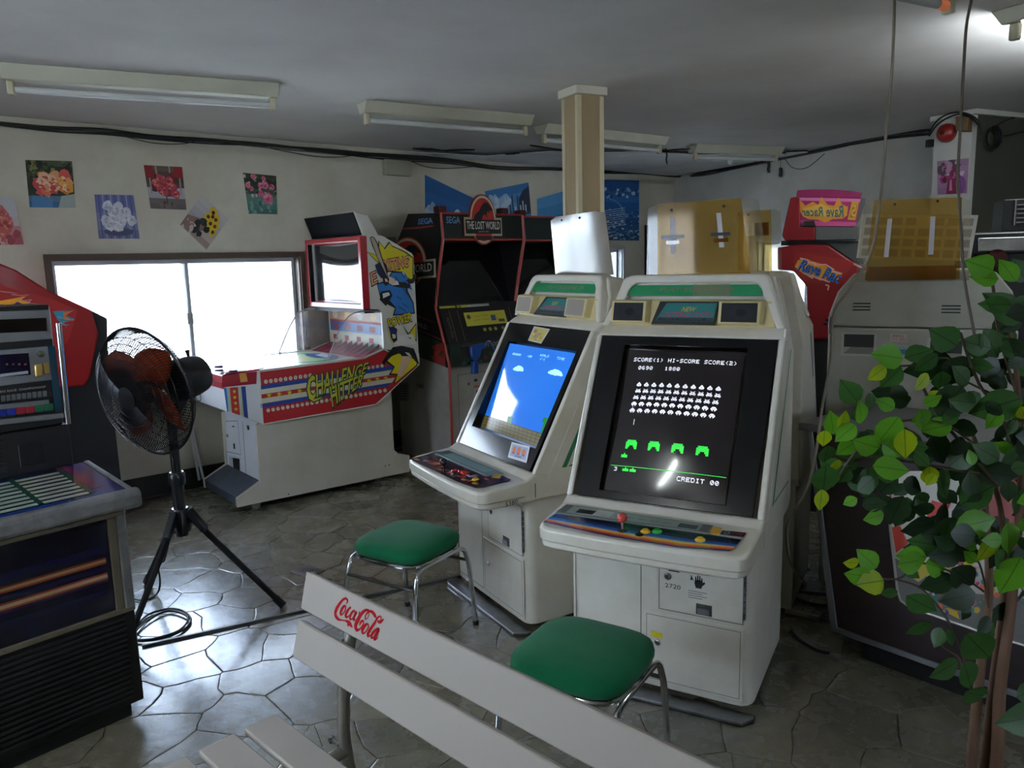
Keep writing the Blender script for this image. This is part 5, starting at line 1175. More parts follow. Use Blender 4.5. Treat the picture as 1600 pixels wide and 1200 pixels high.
    g.text(Q(cq.at(.08,.15),cq.at(.08,.7),cq.at(.05,.7),cq.at(.05,.15)),'WILD HUNTER',0,0,1,1,C('6a5a1c'),.001)
    g.build('console_print',None,o,fix=False)
    sq=Q(fr.W(iw0,-.021,.80),fr.W(iw1,-.021,.80),fr.W(iw1,-.011,.965),fr.W(iw0,-.011,.965)); g=MB(); g.qr(sq,.12,.05,.4,.95,C('0c0a0c'),.001); g.qr(sq,.13,.88,.7,.92,C('7a3030'),.0012); g.text(sq,'THE LOST WORLD',.4,.75,.8,.93,C('8a9a98'),.0014)
    for i in range(10): g.disc(sq,.15+.07*(i%10),.1+.3*((i*7)%3)/2,.03,.1,C(random.choice(['1e4a30','28503a','6a2824'])),.0011,8,.3)
    g.build('shelf_print',None,o,fix=False)
    # coin door
    g=MB(); groove(g,fr,.10,.36,.28,.73,.003,.0192,C('2c2a28')); lock(g,fr,.2,.02,.65); g.poly([fr.W(.255,.0185,.66),fr.W(.285,.0185,.66),fr.W(.285,.0185,.68),fr.W(.255,.0185,.68)],BLACKM)
    g.poly([fr.W(.25,.0185,.53),fr.W(.32,.0185,.53),fr.W(.32,.0185,.63),fr.W(.25,.0185,.63)],C('a8a49c')); g.poly([fr.W(.25,.018,.61),fr.W(.32,.018,.61),fr.W(.32,.018,.63),fr.W(.25,.018,.63)],C('a85a34')); g.poly([fr.W(.27,.018,.55),fr.W(.295,.018,.55),fr.W(.295,.018,.59),fr.W(.27,.018,.59)],C('2a2a2a'))
    g.build('coin_door',None,o,fix=False); MB().box(fr,.44,.66,.006,.02,.42,.72).build('coin_box',BLACKM,o,bevel=.006)
    if full:
        # art on the visible left side
        g=MB(); P=fr.X(-.0012); zz2=lambda p:(600+p[0]/2.7273,280+p[1]/2.7273)
        sp_=lambda p,k=0:on(P,zz2(p),k)
        q=Q(*[sp_(p) for p in ((15,495),(212,440),(205,230),(45,255))]); 
        q=Q(*[on(P,p) for p in ((588,462),(682,452),(680,366),(596,372))]); emblem(g,q)
        q=Q(*[on(P,p) for p in ((653,351),(677,349),(676,340),(654,342))]); g.text(q,'SEGA',0,0,1,1,C('2c64a4'),.002,.04); g.text(q,'SEGA',0,0,1,1,C('7aa0c8'),.0026)
        ye8=lambda p:(640+p[0]/6,440+p[1]/6)
        def G8(pts,c,k=.001): g.poly([on(P,ye8(p),k) for p in pts],C(c,.4))
        G8([(65,485),(325,575),(340,800),(70,700)],'153a22'); G8([(190,615),(300,575),(330,600),(338,795),(240,760),(200,700),(290,690),(240,640)],'8c2c28',.0016); G8([(230,650),(270,660),(265,700),(235,695)],'a03028',.0018); G8([(300,640),(320,660),(300,710),(285,680)],'153a22',.002)
        G8([(60,440),(300,540),(300,552),(60,452)],'7a2424'); G8([(60,310),(235,380),(235,390),(60,322)],'7a2424'); G8([(0,425),(-10,425),(-10,430),(0,430)],'7a2424')
        q=Q(*[on(P,ye8(p)) for p in ((60,415),(165,450),(160,410),(60,375))]); g.text(q,'WILD',0,0,1,1,C('a8a8a8'),.0015,.01)
        g.poly([sp_(p,.001) for p in ((80,208),(212,196),(212,202),(150,212),(80,214))],C('8c2c28',.4))
        for i in range(26): 
            a=fr.W(-.0016,random.uniform(.1,.6),random.uniform(1.05,1.8)); g.poly([a,a+Vector((0,0,-random.uniform(.03,.2))),a+fr.ey*.012+Vector((0,0,-.05)),a+fr.ey*.01],C(random.choice(['2a1414','241010','1c1414'])))
        g.build('side_artwork',None,o,fix=False)
        g=MB(); P=fr.X(-.002); zy=lambda p:(600+p[0]/6,540+p[1]/6)
        a=[on(P,zy(p)) for p in ((140,525),(235,520),(235,345),(140,350))]; g.poly(a,C('86837a'))
        for i in range(6): 
            q=Q(*a); g.qr(q,.12,.1+i*.14,.8,.16+i*.14,C('4c4a44'),.001)
        g.build('side_vent',None,o,fix=False); g=MB()
        g.poly([on(P,zy(p)) for p in ((300,400),(375,405),(375,350),(300,350))],C('8c8a80')); g.poly([on(P,zy(p),.001) for p in ((330,395),(370,398),(370,362),(310,362))],C('5a5850')); g.build('side_recess',None,o,fix=False)
    # blue gun in its holster
    gb=mat('gun_blue','1c4a9a',.35,coat=.3)
    def gun(x,hl):
        gn=MB(); a=[(0,-.03,.945),(0.03,-.055,.955),(.11,-.06,.965),(.13,-.055,.93),(.09,-.05,.915),(.075,-.045,.86),(.03,-.045,.83),(0,-.04,.87)]
        gn.prism([fr.W(x+p[0],p[1],p[2]) for p in a],-fr.ey*.035); gn.prism([fr.W(x+.01,-.04,.83),fr.W(x+.06,-.04,.83),fr.W(x+.058,-.04,.735),fr.W(x+.006,-.04,.735)],-fr.ey*.04)
        go=gn.build('light_gun',gb,None,bevel=.008); tag(go,'blue light gun hanging on the front of the '+hl,'toy gun')
        MB().tube(smooth_path([fr.W(x+.12,-.07,.95),fr.W(x+.18,-.05,.97),fr.W(x+.25,-.03,.90),fr.W(x+.3,-.03,.83)],5),.006,6).build('gun_cord',gb,go,smooth=True)
    if full: gun(.17,'left black shooter cabinet')
    return o
LWF=Fr(fl((706,737)),-40)
shooter(LWF,'black and red shooter cabinet with round dinosaur emblems beside the baseball game',True)
shooter(Fr(LWF.W(.90,.13,0),-40),'second black red-edged shooter cabinet, mostly hidden, left of the column',False)
# ================================================================ RED RACING CABINETS
RD=Fr(fl((193,826)),-40); P=RD.Y(0)
oR=thing('racing_game','red racing cabinet with flame artwork behind the coin machine on the left','arcade game',RD)
rd=mat('racer_red','961a1a',.45,coat=.08,spec=.3,var=.05,scale=3)
z4=lambda p:(p[0]/3.3333,380+p[1]/3.3333)
up=[z4(p) for p in ((-200,20),(0,105),(85,140),(250,245),(478,350),(515,470),(470,700),(440,745),(-200,780))]
MB().prism([on(P,p) for p in up],RD.ey*.30).build('red_shell',rd,oR,bevel=.01)
MB().prism([on(P,z4(p),-.012) for p in ((478,350),(560,392),(566,640),(640,1300),(-200,1300),(-200,700),(440,745))],RD.ey*.28).build('black_body',BLACKM,oR)
MB().prism([on(P,p) for p in [(-60,800),(192,800),(193,828),(-60,905)]],RD.ey*.25).build('base',BLACKM,oR)
g=MB(); 
def ZR(pts,c,k=.002): g.poly([on(P,z4(p),k) for p in pts],C(c,.5))
ZR([(-60,215),(0,215),(270,290),(405,350),(360,500),(310,560),(-60,560)],'a81c1a',.0012)
ZR([(-30,330),(0,300),(60,290),(130,275),(110,300),(160,305),(130,330),(200,340),(120,345),(0,345)],'f0a020'); ZR([(0,318),(60,325),(90,305),(150,330),(90,335),(70,345),(20,345)],'28288a',.003); ZR([(275,355),(320,352),(385,350),(340,375),(390,395),(330,410),(350,440),(300,400)],'3a8aa0'); ZR([(330,360),(380,352),(340,378),(370,400),(335,398)],'d8702c',.003)
for pts in ([(0,250),(60,258),(90,262),(60,268),(110,272),(150,268),(120,285)],[(100,300),(165,295),(140,310),(200,318),(150,325),(210,330)],[(300,385),(385,400),(330,410),(360,425),(320,425)]):
    g.ribbon([on(P,z4(p)) for p in pts],.004,P[1],C('c89a98'),.0035)
g.build('flame_artwork',None,oR,fix=False)
# back-right racer seen across the room
RB=Fr(hit((1240,400),Vector((1.75,4.55,0)),Vector((math.sin(R(20)),math.cos(R(20)),0))),20); P=RB.Y(0)
rd2=mat('racer_red_back','7e141c',.3,coat=.3)
oR2=thing('racing_game','red racing cabinet with mirrored pink sign against the right wall','arcade game',RB)
z5=lambda p:(1200+p[0]/6,280+p[1]/6)
def RP(pts,y0,y1,name,m,**k): return MB().prism([hit(z5(p),*P)+RB.ey*y0 for p in pts],RB.ey*(y1-y0)).build(name,m,oR2,**k)
RP([(210,175),(265,165),(300,165),(300,445),(440,445),(440,575),(165,580),(130,530)],-.02,.25,'sign_housing',rd2,bevel=.006)
RP([(275,103),(400,96),(600,96),(760,108),(885,128),(870,180),(265,168)],0,.2,'sign_top',mat('magenta_plastic','84144c',.4),bevel=.004)
RP([(296,165),(872,180),(820,440),(296,440)],0,.18,'sign_box',C('981c58',.4))
RP([(872,175),(920,178),(915,215),(850,400),(820,440)],.01,.16,'sign_end',C('4a4a48'))
RP([(440,445),(850,450),(850,565),(440,572)],-.02,.24,'sign_base',mat('racer_grey','4c4d4a',.5),bevel=.004)
RP([(335,395),(430,390),(445,440),(330,440)],-.03,0,'bracket',BLACKM)
RP([(120,575),(900,575),(900,620),(120,620)],.08,.2,'frame_bar',BLACKM)
RP([(90,640),(300,610),(560,612),(820,790),(1100,900),(1100,1500),(380,1500),(360,1000),(240,860),(90,850)],0,.5,'red_body',rd2,bevel=.01)
RP([(560,600),(900,600),(900,800),(820,775)],.02,.4,'grey_shoulder',mat('racer_grey2','3c3f3c',.5))
bz_=hit(z5((380,1500)),*P).z
MB().box(RB,RB.L(hit(z5((380,1500)),*P)).x,RB.L(hit(z5((1100,1500)),*P)).x,.02,.5,0,bz_).build('base',BLACKM,oR2)
g=MB()
def Z5(pts,c,k=.002): g.poly([on(P,z5(p),k) for p in pts],C(c,.4))
Z5([(298,172),(866,185),(862,215),(298,200)],'c06a94',.001); Z5([(300,385),(830,405),(820,440),(300,440)],'c04c84',.001)
Z5([(300,190),(350,250),(420,210),(470,240),(500,165),(560,240),(620,250),(660,170),(700,240),(750,260),(740,340),(700,370),(600,375),(540,410),(470,380),(380,375),(330,350),(298,300)],'c8862c',.002); Z5([(330,270),(400,260),(500,230),(600,280),(700,270),(690,330),(560,350),(400,345),(340,330)],'d0a040',.0026)
Z5([(785,210),(852,212),(818,385),(745,380)],'c0922c',.002); Z5([(800,235),(835,237),(812,360),(768,357)],'8a5a20',.003)
q=Qp(P,[z5(p) for p in ((315,345),(710,360),(715,245),(315,270))]); g.text(q,'Rave Racer',0,0,1,1,C('2c5c5c'),.0036,.02,.2,mirror=True)
q=Qp(P,[z5(p) for p in ((775,350),(815,355),(832,240),(795,238))]); g.text(q,'5',0,0,1,1,C('c89a34'),.004,.03,mirror=True)
Z5([(250,680),(820,770),(640,1000),(350,960),(240,850)],'8c1c18',.0008)
Z5([(250,820),(280,760),(340,740),(420,770),(520,800),(600,850),(700,880),(640,960),(520,940),(420,920),(330,890)],'d08a28',.0014)
for pts in ([(300,740),(380,760),(360,775),(450,790),(430,805),(540,800),(620,850),(590,860),(690,885)],[(340,880),(420,930),(400,900),(500,945),(480,930),(580,965)],[(540,990),(570,1000),(560,1040)]): g.ribbon([on(P,z5(p)) for p in pts],.008,P[1],C('d8a090'),.003)
q=Qp(P,[z5(p) for p in ((270,850),(665,985),(705,870),(318,745))]); g.text(q,'Rave Rac',0,0,1,1,C('101c50'),.0034,.05,.2); g.text(q,'Rave Rac',0,0,1,1,C('2468b8'),.0042,.0,.2)
g.build('flame_artwork',None,oR2,fix=False)
# ================================================================ COIN MACHINE (left foreground)
J=Fr(fl((228,1112)),-49); 
oJ=thing('medal_machine','black and chrome medal machine with sloping title rack at the left edge','arcade machine',J)
JL=-1.05; jb=mat('machine_black','0e0e10',.4); chrw=mat('worn_chrome','a8a9ab',.32,metal=.75,var=.15,scale=14,c2='86878a')
MB().prism([J.W(JL,0,.05),J.W(0,0,.05),J.W(-.0,.0,.40),J.W(JL,0,.40)],J.ey*.55).build('grille_body',jb,oJ,bevel=.006)
for i in range(16):
    z=.075+i*.0195; MB().prism([J.W(JL+.03,-.001,z),J.W(-.035,-.001,z),J.W(-.035,-.001,z+.011),J.W(JL+.03,-.001,z+.011)],-J.ey*.006).build('louvre',mat('louvre','1b1b1e',.35),oJ,bevel=.002)
MB().box(J,JL+.04,-.04,.02,.5,0,.05).build('plinth',BLACKM,oJ)
MB().box(J,JL,-.005,.01,.55,.40,.772).build('lamp_box',jb,oJ)
fr_=mat('brass_frame','8a8270',.35,metal=.6,var=.2,scale=12)
for a in ((JL,0.0,.392,.412),(JL,0.0,.738,.755)): MB().box(J,a[0],a[1],-.008,.012,a[2],a[3]).build('window_frame',fr_,oJ,bevel=.003)
MB().box(J,-.062,-.034,-.008,.012,.412,.738).build('window_frame',fr_,oJ,bevel=.003); MB().box(J,-.034,0,-.010,.02,.405,.745).build('corner_chrome',chrw,oJ,bevel=.006)
q=Q(J.W(JL+.01,.002,.412),J.W(-.062,.002,.412),J.W(-.062,.002,.738),J.W(JL+.01,.002,.738)); g=MB(); g.qr(q,0,0,1,1,mat('lamp_print_dark','0d0d22',.12,coat=.6),.003)
for v,h_,c in ((.20,.05,'14163c'),(.33,.03,'301a3c'),(.36,.02,'8a4a2c'),(.38,.035,'b89a7a'),(.415,.02,'8a3a2c'),(.46,.04,'1a163a'),(.53,.02,'8a3a24'),(.55,.03,'a8845c'),(.58,.02,'70301c'),(.66,.06,'10123c')): g.qr(q,0,v,.985,v+h_,C(c,.15,coat=.6),.0036)
g.build('striped_glass',None,oJ,fix=False)
# rail and title rack
RZ=.775
MB().prism([J.W(JL-.02,-.085,RZ+.006),J.W(JL-.02,-.085,RZ+.050),J.W(JL-.02,-.07,RZ+.062),J.W(JL-.02,-.045,RZ+.064),J.W(JL-.02,-.03,RZ+.04),J.W(JL-.02,-.02,RZ-.008),J.W(JL-.02,-.07,RZ-.002)],J.ex*(abs(JL)+.05)).build('hand_rail',chrw,oJ,bevel=.008)
ra=[(-.035,RZ+.055),(.33,RZ+.095),(.33,RZ-.0),(-.03,RZ-.0)]
MB().prism([J.W(JL-.01,y,z) for y,z in ra],J.ex*(abs(JL)+.025)).build('title_rack',jb,oJ)
MB().prism([J.W(.003,-.035,RZ+.06),J.W(.003,.33,RZ+.10),J.W(.003,.33,RZ+.085),J.W(.003,-.035,RZ+.04)],J.ex*.018).build('side_chrome',chrw,oJ,bevel=.004)
q=Q(J.W(JL,-.03,RZ+.0565),J.W(-.003,-.03,RZ+.0565),J.W(-.003,.325,RZ+.0955),J.W(JL,.325,RZ+.0955)); g=MB(); g.qr(q,0,0,1,1,mat('rack_glass','121c3c',.08,coat=.9),.0006)
def ux(px): l=J.L(on((q.a,q.n),px)); return (l.x-JL)/(abs(JL)-.003),(l.y+.03)/.355
g.qp(q,[(.91,0.02),(1,.02),(1,.98),(.93,.98)],C('2c2470',.1,coat=.9),.001); g.qp(q,[(.91,.2),(.955,.2),(.945,.98),(.91,.98)],C('7a1c4c',.1,coat=.9),.0014); g.qr(q,0,.0,1,.06,C('1c3a7a',.1,coat=.9),.0014)
for c_ in range(6):
    u0=.905-.145*c_; 
    for r_ in range(8):
        v=.09+r_*.1; d_=.02*(1-v); g.qr(q,u0-.13,v,u0,v+.062,C('9aa89a' if c_ else 'a8a89c',.2,coat=.9),.0018)
    g.qr(q,u0,.1,u0+.02,.92,C('1c4a38',.1,coat=.9),.0017)
g.build('title_cards',None,oJ,fix=False)
# upright head
HY=.33
MB().box(J,JL,-.03,HY,.58,.0,1.02).build('speaker_section',jb,oJ,bevel=.004)
for i in range(9): MB().box(J,-.42,-.24,HY-.006,HY+.0,.885+i*.0145,.893+i*.0145).build('speaker_slot',mat('louvre','1b1b1e',.35),oJ)
MB().box(J,-.20,-.12,HY-.004,HY+.0,.895,.975).build('blank_plate',BLACKP,oJ,bevel=.003)
hb_=MB().box(J,JL,-.045,HY+.01,.55,1.02,1.452).build('head_box',jb,oJ,bevel=.006)
sil=mat('silver_panel','8e9093',.35,metal=.7,var=.1,scale=10)
yy=HY+.008; 
def jq(pts,off=0): return Q(*[hit(p,*J.Y(yy-off)) for p in pts])
zj=lambda p:(p[0]/3.3333,460+p[1]/3.3333)
def jp(pts,name,m,d=.004,off=0,**k): return MB().prism([hit(zj(p),*J.Y(yy-off)) for p in pts],-J.ey*d).build(name,m,hb_,**k)
jp([(-240,95),(255,80),(270,232),(-240,268)],'header_frame',sil,.012,bevel=.003); jp([(-240,140),(240,122),(243,190),(-240,212)],'dark_display',mat('display_dark','160c10',.1,coat=.8),.002,.0125)
jp([(-240,310),(245,270),(268,445),(-240,505)],'coin_panel',sil,.006,bevel=.002); jp([(-240,330),(148,305),(160,418),(-240,450)],'purple_display',mat('purple_display','15102c',.1,coat=.8,emit=0),.002,.007)
jp([(0,415),(145,398),(147,412),(0,430)],'white_strip',C('a8acb8'),.001,.009)
for i in range(4): jp([(30+i*32,360),(42+i*32,358),(42+i*32,368),(30+i*32,370)],'indicator',C('7a3a34'),.001,.009)
jp([(175,365),(215,358),(222,425),(180,432)],'coin_slot',mat('brass','b89858',.3,metal=.6),.014,.007,bevel=.006); jp([(220,358),(252,352),(258,410),(225,418)],'coin_plate',mat('brass2','a88a4c',.35,metal=.5),.006,.007,bevel=.002)
g=MB(); g.lathe([(.012,0),(.012,.012),(.001,.013)],hit(zj((208,310)),*J.Y(yy-.007)),-J.ey,CHROME,12); g.build('key_lock',None,hb_)
jp([(-240,515),(258,462),(275,530),(-240,590)],'button_strip',mat('button_strip','0e0e10',.3),.008,bevel=.002)
for i in range(9): jp([(5+i*27,528-i*3.2),(26+i*27,525.5-i*3.2),(28+i*27,556-i*3.2),(7+i*27,559-i*3.2)],'select_key',mat('key_grey','5c6064',.3,coat=.4),.004,.009,bevel=.001)
q=Q(*[hit(zj(p),*J.Y(yy-.0095)) for p in ((0,514),(250,486),(250,472),(0,500))]); g=MB(); g.text(q,'BIG RACE  CHAMPIONSHIP',.0,.1,.95,.9,C('b0b0b4'),.0006); g.build('strip_lettering',None,hb_,fix=False)
jp([(-240,600),(252,548),(258,600),(-240,665)],'silver_strip',sil,.005)
for i,c in enumerate(('1c2c90','1c2c90','981c2c','981c2c','146040','146040')): x=15+i*49-32; jp([(x,602-i*6.1),(x+44,597-i*6.1),(x+46,632-i*6.1),(x+2,637-i*6.1)],'bet_button',mat('bet_'+c,c,.3,coat=.5),.012,.006,bevel=.002)
jp([(-240,672),(325,615),(328,645),(-240,705)],'lower_trim',sil,.012,bevel=.003)
jp([(243,272),(285,266),(322,610),(285,612)],'blue_side_strip',mat('blue_strip','24485c',.2,coat=.5),.004)
a,b=hit((91,505),*J.Y(yy-.01)),hit((107,662),*J.Y(yy-.01)); MB().tube([a,b],.011,12).build('chrome_tube',CHROME,oJ,smooth=True)
# ================================================================ FAN
fc=Vector((-1.53,3.38,0)); dk=mat('fan_black','141518',.35); 
oF=thing('pedestal_fan','black tripod floor fan with orange red blades in front of the window','fan',loc=fc)
zh_=.50
MB().tube([fc+Vector((0,0,.36)),fc+Vector((0,0,.66))],.026,14).build('lower_tube',dk,oF,smooth=True); MB().tube([fc+Vector((0,0,.64)),fc+Vector((0,0,.92))],.020,14).build('upper_tube',dk,oF,smooth=True)
MB().lathe([(.034,.0),(.036,.01),(.036,.05),(.03,.06)],fc+Vector((0,0,.60)),(0,0,1),dk,16).build('collar',None,oF,smooth=True)
MB().lathe([(.04,0),(.045,.02),(.045,.09),(.036,.11)],fc+Vector((0,0,.38)),(0,0,1),dk,16).build('hub_block',None,oF,smooth=True)
for az in (91,192,312):
    d=Vector((math.sin(R(az)),math.cos(R(az)),0)); foot=fc+d*(.44 if az<300 else .46)+Vector((0,0,.012)); top=fc+d*.05+Vector((0,0,.44))
    s_=Vector((-d.y,d.x,0)); 
    lg=MB().tube([top,foot],.014,8).build('leg',dk,oF,smooth=True); t=(foot-top).normalized()
    MB().tube([foot-t*.05,foot+t*.004],.018,8).build('rubber_foot',BLACKM,lg)
    MB().prism([top+s_*.018-t*.03,top+s_*.018+t*.09,top+s_*.018+t*.10+Vector((0,0,.03)),top+s_*.018+Vector((0,0,.05))],-s_*.036).build('leg_bracket',dk,oF,bevel=.004)
    for q_ in (.01,.07): MB().lathe([(.006,0),(.005,.004),(.001,.004)],top+t*q_-s_*.018,-s_,CHROME,8).build('bolt',None,oF)
# head
ax=Vector((math.sin(R(207))*math.cos(R(8)),math.cos(R(207))*math.cos(R(8)),-math.sin(R(8)))).normalized()
gc=hit((226,613),fc+ax*.10,Vector((0,1,0)))
u_=ax.cross(Vector((0,0,1))).normalized(); v_=u_.cross(ax).normalized()
gr=.285
fcz=gc.z
hc_=gc-ax*.20
MB().lathe([(.001,-.13),(.05,-.125),(.085,-.10),(.095,-.05),(.095,.02),(.08,.05),(.05,.06),(.001,.06)],hc_,ax,dk,24).build('motor',None,oF,smooth=True)
MB().tube([fc+Vector((0,0,.9)),hc_+ax*.0-v_*.07],.024,10).build('neck',dk,oF,smooth=True)
MB().lathe([(.006,0),(.008,.02),(.012,.03),(.001,.034)],hc_-ax*.06+v_*.09,v_,dk,10).build('swing_knob',None,oF,smooth=True)
def gp(r,h,a): return gc+ax*h+(u_*math.cos(a)+v_*math.sin(a))*r
wire=mat('guard_wire','1c1d22',.4,metal=.3)
for sgn_,nm in ((1,'front_guard'),(-1,'rear_guard')):
    mb=MB(); dep=.085*sgn_
    pr=[(.045,dep),(.12,dep*.98),(.20,dep*.82),(.255,dep*.5),(gr-.004,0)]
    pr=[(r,h) for r,h in pr]
    NW=130
    for i in range(NW):
        a=2*math.pi*i/NW; tw=.10*sgn_
        mb.tube([gp(r,h,a+tw*(j*.6)) for j,(r,h) in enumerate(pr)],.0019,3,cap=False)
    for r,h in ((.045,dep),(.09,dep*.99),(.13,dep*.96),(.165,dep*.9),(.2,dep*.82),(.23,dep*.68),(.255,dep*.5)):
        mb.tube([gp(r,h,2*math.pi*k/40) for k in range(40)],.0018,4,closed=True)
    g_=mb.build(nm,wire,oF,fix=False)
    if sgn_>0: MB().lathe([(.05,dep-.006),(.05,dep+.006),(.001,dep+.010)],gc,ax,dk,20).build('guard_badge',None,g_,smooth=True)
MB().tube([gp(gr,0,2*math.pi*k/48) for k in range(48)],.006,8,closed=True).build('guard_rim',dk,oF,smooth=True)
bm_=mat('blade_orange','96340f',.5,spec=.3)
hub=MB().tube([hc_,gc-ax*.02],.012,8).build('shaft',dk,oF)
hub=MB().lathe([(.052,-.04),(.056,.02),(.05,.034),(.001,.038)],gc-ax*.01,ax,mat('fan_hub','16110f',.4),20).build('blade_hub',None,oF,smooth=True)
for k in range(4):
    a0=R(20+90*k); rows=[]
    N=12
    for i in range(N):
        t=i/(N-1); r=.045+.205*t; hw=.088*max(.12,math.sin(math.pi*(.13+.83*t)))**.75; da=hw/max(r,.07); off_=t*.35
        pit=.030*(1-.35*t)
        rows.append([gp(r,-pit+2*pit*j/6-.012,a0+off_+da*(1-2*j/6)) for j in range(7)])
    mb=MB(); mb.loft(rows,cap=False,closed=False); b_=mb.build('blade',bm_,oF,smooth=True,ang=180); b_.modifiers.new('t','SOLIDIFY').thickness=.003
cw=mat('fan_cord','121214',.5)
cpts=[(253,740,.32),(248,800,None),(240,840,None)]
P_=[fc+Vector((-.03,-.03,.42)),fc+Vector((-.02,-.16,.30)),fl((243,870),.16),fl((250,905),.08),fl((245,928),.01),fl((225,938),.006),fl((205,935),.006)]
MB().tube(smooth_path(P_,6),.0045,6).build('cord',cw,oF,smooth=True)
for k,(pts,lab) in enumerate([([(208,985),(225,965),(245,955),(270,951),(290,957),(298,970),(285,985),(255,997),(222,1002),(205,1000)],'outer black cord loop on the floor beside the fan leg'),([(206,992),(230,970),(262,954),(288,960),(293,970),(278,986),(240,998),(215,1000)],'inner black cord loop on the floor beside the fan leg')]):
    MB().tube(smooth_path([fl(p,.007+.004*k) for p in pts],6),.005,6).build('cord_loop',cw,oF,smooth=True)
# floor bar and floor plate
a,b=fl((222,1011)),fl((720,901)); d=(b-a).normalized(); w=Vector((-d.y,d.x,0))
MB_=MB(); MB_.prism([a-w*.014,a-w*.007+Vector((0,0,.010)),a+w*.007+Vector((0,0,.010)),a+w*.014],(b-a)*1.18)
tag(MB_.build('cable_cover_strip',mat('cover_strip','4c4e50',.35,metal=.4),None),'long grey cable cover strip crossing the stone floor under the fan foot','cable cover')
c0=fl((480,893)); ff=Fr(c0,35); fp_=thing('floor_plate','small metal floor outlet plate beside the bench back','floor plate',ff)
MB().box(ff,-.07,.07,-.055,.055,.0,.005).build('plate',STEEL,fp_,bevel=.002); MB().box(ff,-.03,.03,-.022,.022,.005,.010).build('lid',mat('lid_grey','6a6c72',.4,metal=.6),fp_,bevel=.002)
# ================================================================ STOOLS
grn=mat('green_velvet','0a6c45',.85,spec=.2,var=.15,scale=7,bump=.05); grn.node_tree.nodes['Principled BSDF'].inputs['Sheen Weight'].default_value=.12
def stool(c,az,label):
    fr=Fr(c,az); o=thing('stool',label,'stool',fr,group=None); h=.172; zf=.385
    # cushion
    mb=MB(); N=7
    def sp_(a,hw,p=4.2): 
        c_,s_=math.cos(a),math.sin(a); r=(abs(c_)**p+abs(s_)**p)**(-1/p); return hw*r*c_,hw*r*s_
    rings=[]
    for hw,z in ((.12,zf+.004),(.172,zf+.004),(.183,zf+.014),(.184,zf+.034),(.176,zf+.050),(.158,zf+.060),(.12,zf+.068),(.07,zf+.072),(.02,zf+.073)):
        rings.append([fr.W(*sp_(2*math.pi*k/32,hw),z) for k in range(32)])
    mb.loft(rings); mb.build('cushion',grn,o,smooth=True,ang=180)
    fr_pts=[fr.W(*sp_(2*math.pi*k/32,.172),zf-.006) for k in range(32)]
    MB().tube(fr_pts,.0095,8,closed=True).build('seat_ring',CHROME,o,smooth=True)
    for sx in (-1,1):
        top=[fr.W(sx*.175,-.13,zf-.018),fr.W(sx*.175,.13,zf-.018)]
        for sy in (-1,1):
            pth=smooth_path([fr.W(sx*.174,0,zf-.014),fr.W(sx*.175,sy*.10,zf-.014),fr.W(sx*.176,sy*.150,zf-.026),fr.W(sx*.178,sy*.172,zf-.065),fr.W(sx*.183,sy*.185,.25),fr.W(sx*.192,sy*.203,.010)],6)
            lg=MB().tube(pth,.0105,10).build('leg',CHROME,o,smooth=True)
            MB().tube([fr.W(sx*.1925,sy*.2035,.0),fr.W(sx*.192,sy*.203,.02)],.0125,10).build('foot_cap',BLACKM,lg)
    for sy in (-1,1): MB().tube([fr.W(-.181,sy*.181,.30),fr.W(.181,sy*.181,.30)],.007,8).build('stretcher',mat('dull_steel','6c6a66',.3,metal=.9),o,smooth=True)
    return o
stool((-.455,3.085),32,'green velvet stool with chrome legs standing by the left white cabinet')
stool((.19,2.11),32,'green velvet stool between the bench and the front white cabinet')
# ================================================================ BENCH
a=fl((478,893),.79); BN=Fr(a,44)
oN=thing('bench','long grey slatted bench with red script lettering across the foreground','bench',BN)
slat=mat('grey_slat','a39b92',.5,spec=.3,var=.05,scale=3,bump=.05,bscale=300,stretch=(.2,1,1)); slt=mat('bench_tube','8d8a80',.35,metal=.6)
P0=BN.X(0); L=lambda p:BN.L(hit(p,*P0))
u1,u2,l1_,l2_,s1_=L((478,893)),L((469,951)),L((466,968)),L((456,1026)),L((431,1114)); print('bench',u1,u2,l1_,l2_,s1_)
LEN=1.62
def bslat(t,b,name='back_slat'):
    t=Vector((0,t.y,t.z)); b=Vector((0,b.y,b.z)); d=(t-b).normalized(); n=Vector((0,-d.z,d.y)); n=n if n.y>0 else -n; th=.016
    pr=[b,t,t+n*th,b+n*th]; return MB().prism([BN.W(0,p.y,p.z) for p in pr],BN.ex*LEN).build(name,slat,oN,bevel=.004)
su=bslat(u1,u2); sl=bslat(l1_,l2_)
zs_=.42; sa=[fl(p,zs_) for p in ((431,1114),(374,1132))]; print('seat',[BN.L(p) for p in sa],[BN.L(fl(p,zs_)) for p in ((359,1138),(298,1161),(277,1166),(214,1194))])
ys=[(BN.L(sa[0]).y,BN.L(sa[1]).y)]+[(BN.L(fl(p,zs_)).y,BN.L(fl(q_,zs_)).y) for p,q_ in (((359,1138),(298,1161)),((277,1166),(214,1194)))]
ys.append((ys[2][0]-.115,ys[2][1]-.115))
xs_=BN.L(sa[0]).x
for i,(ya,yb) in enumerate(ys): MB().box(BN,xs_,xs_+LEN,min(ya,yb),max(ya,yb),zs_-.018,zs_).build('seat_slat',slat,oN,bevel=.004)
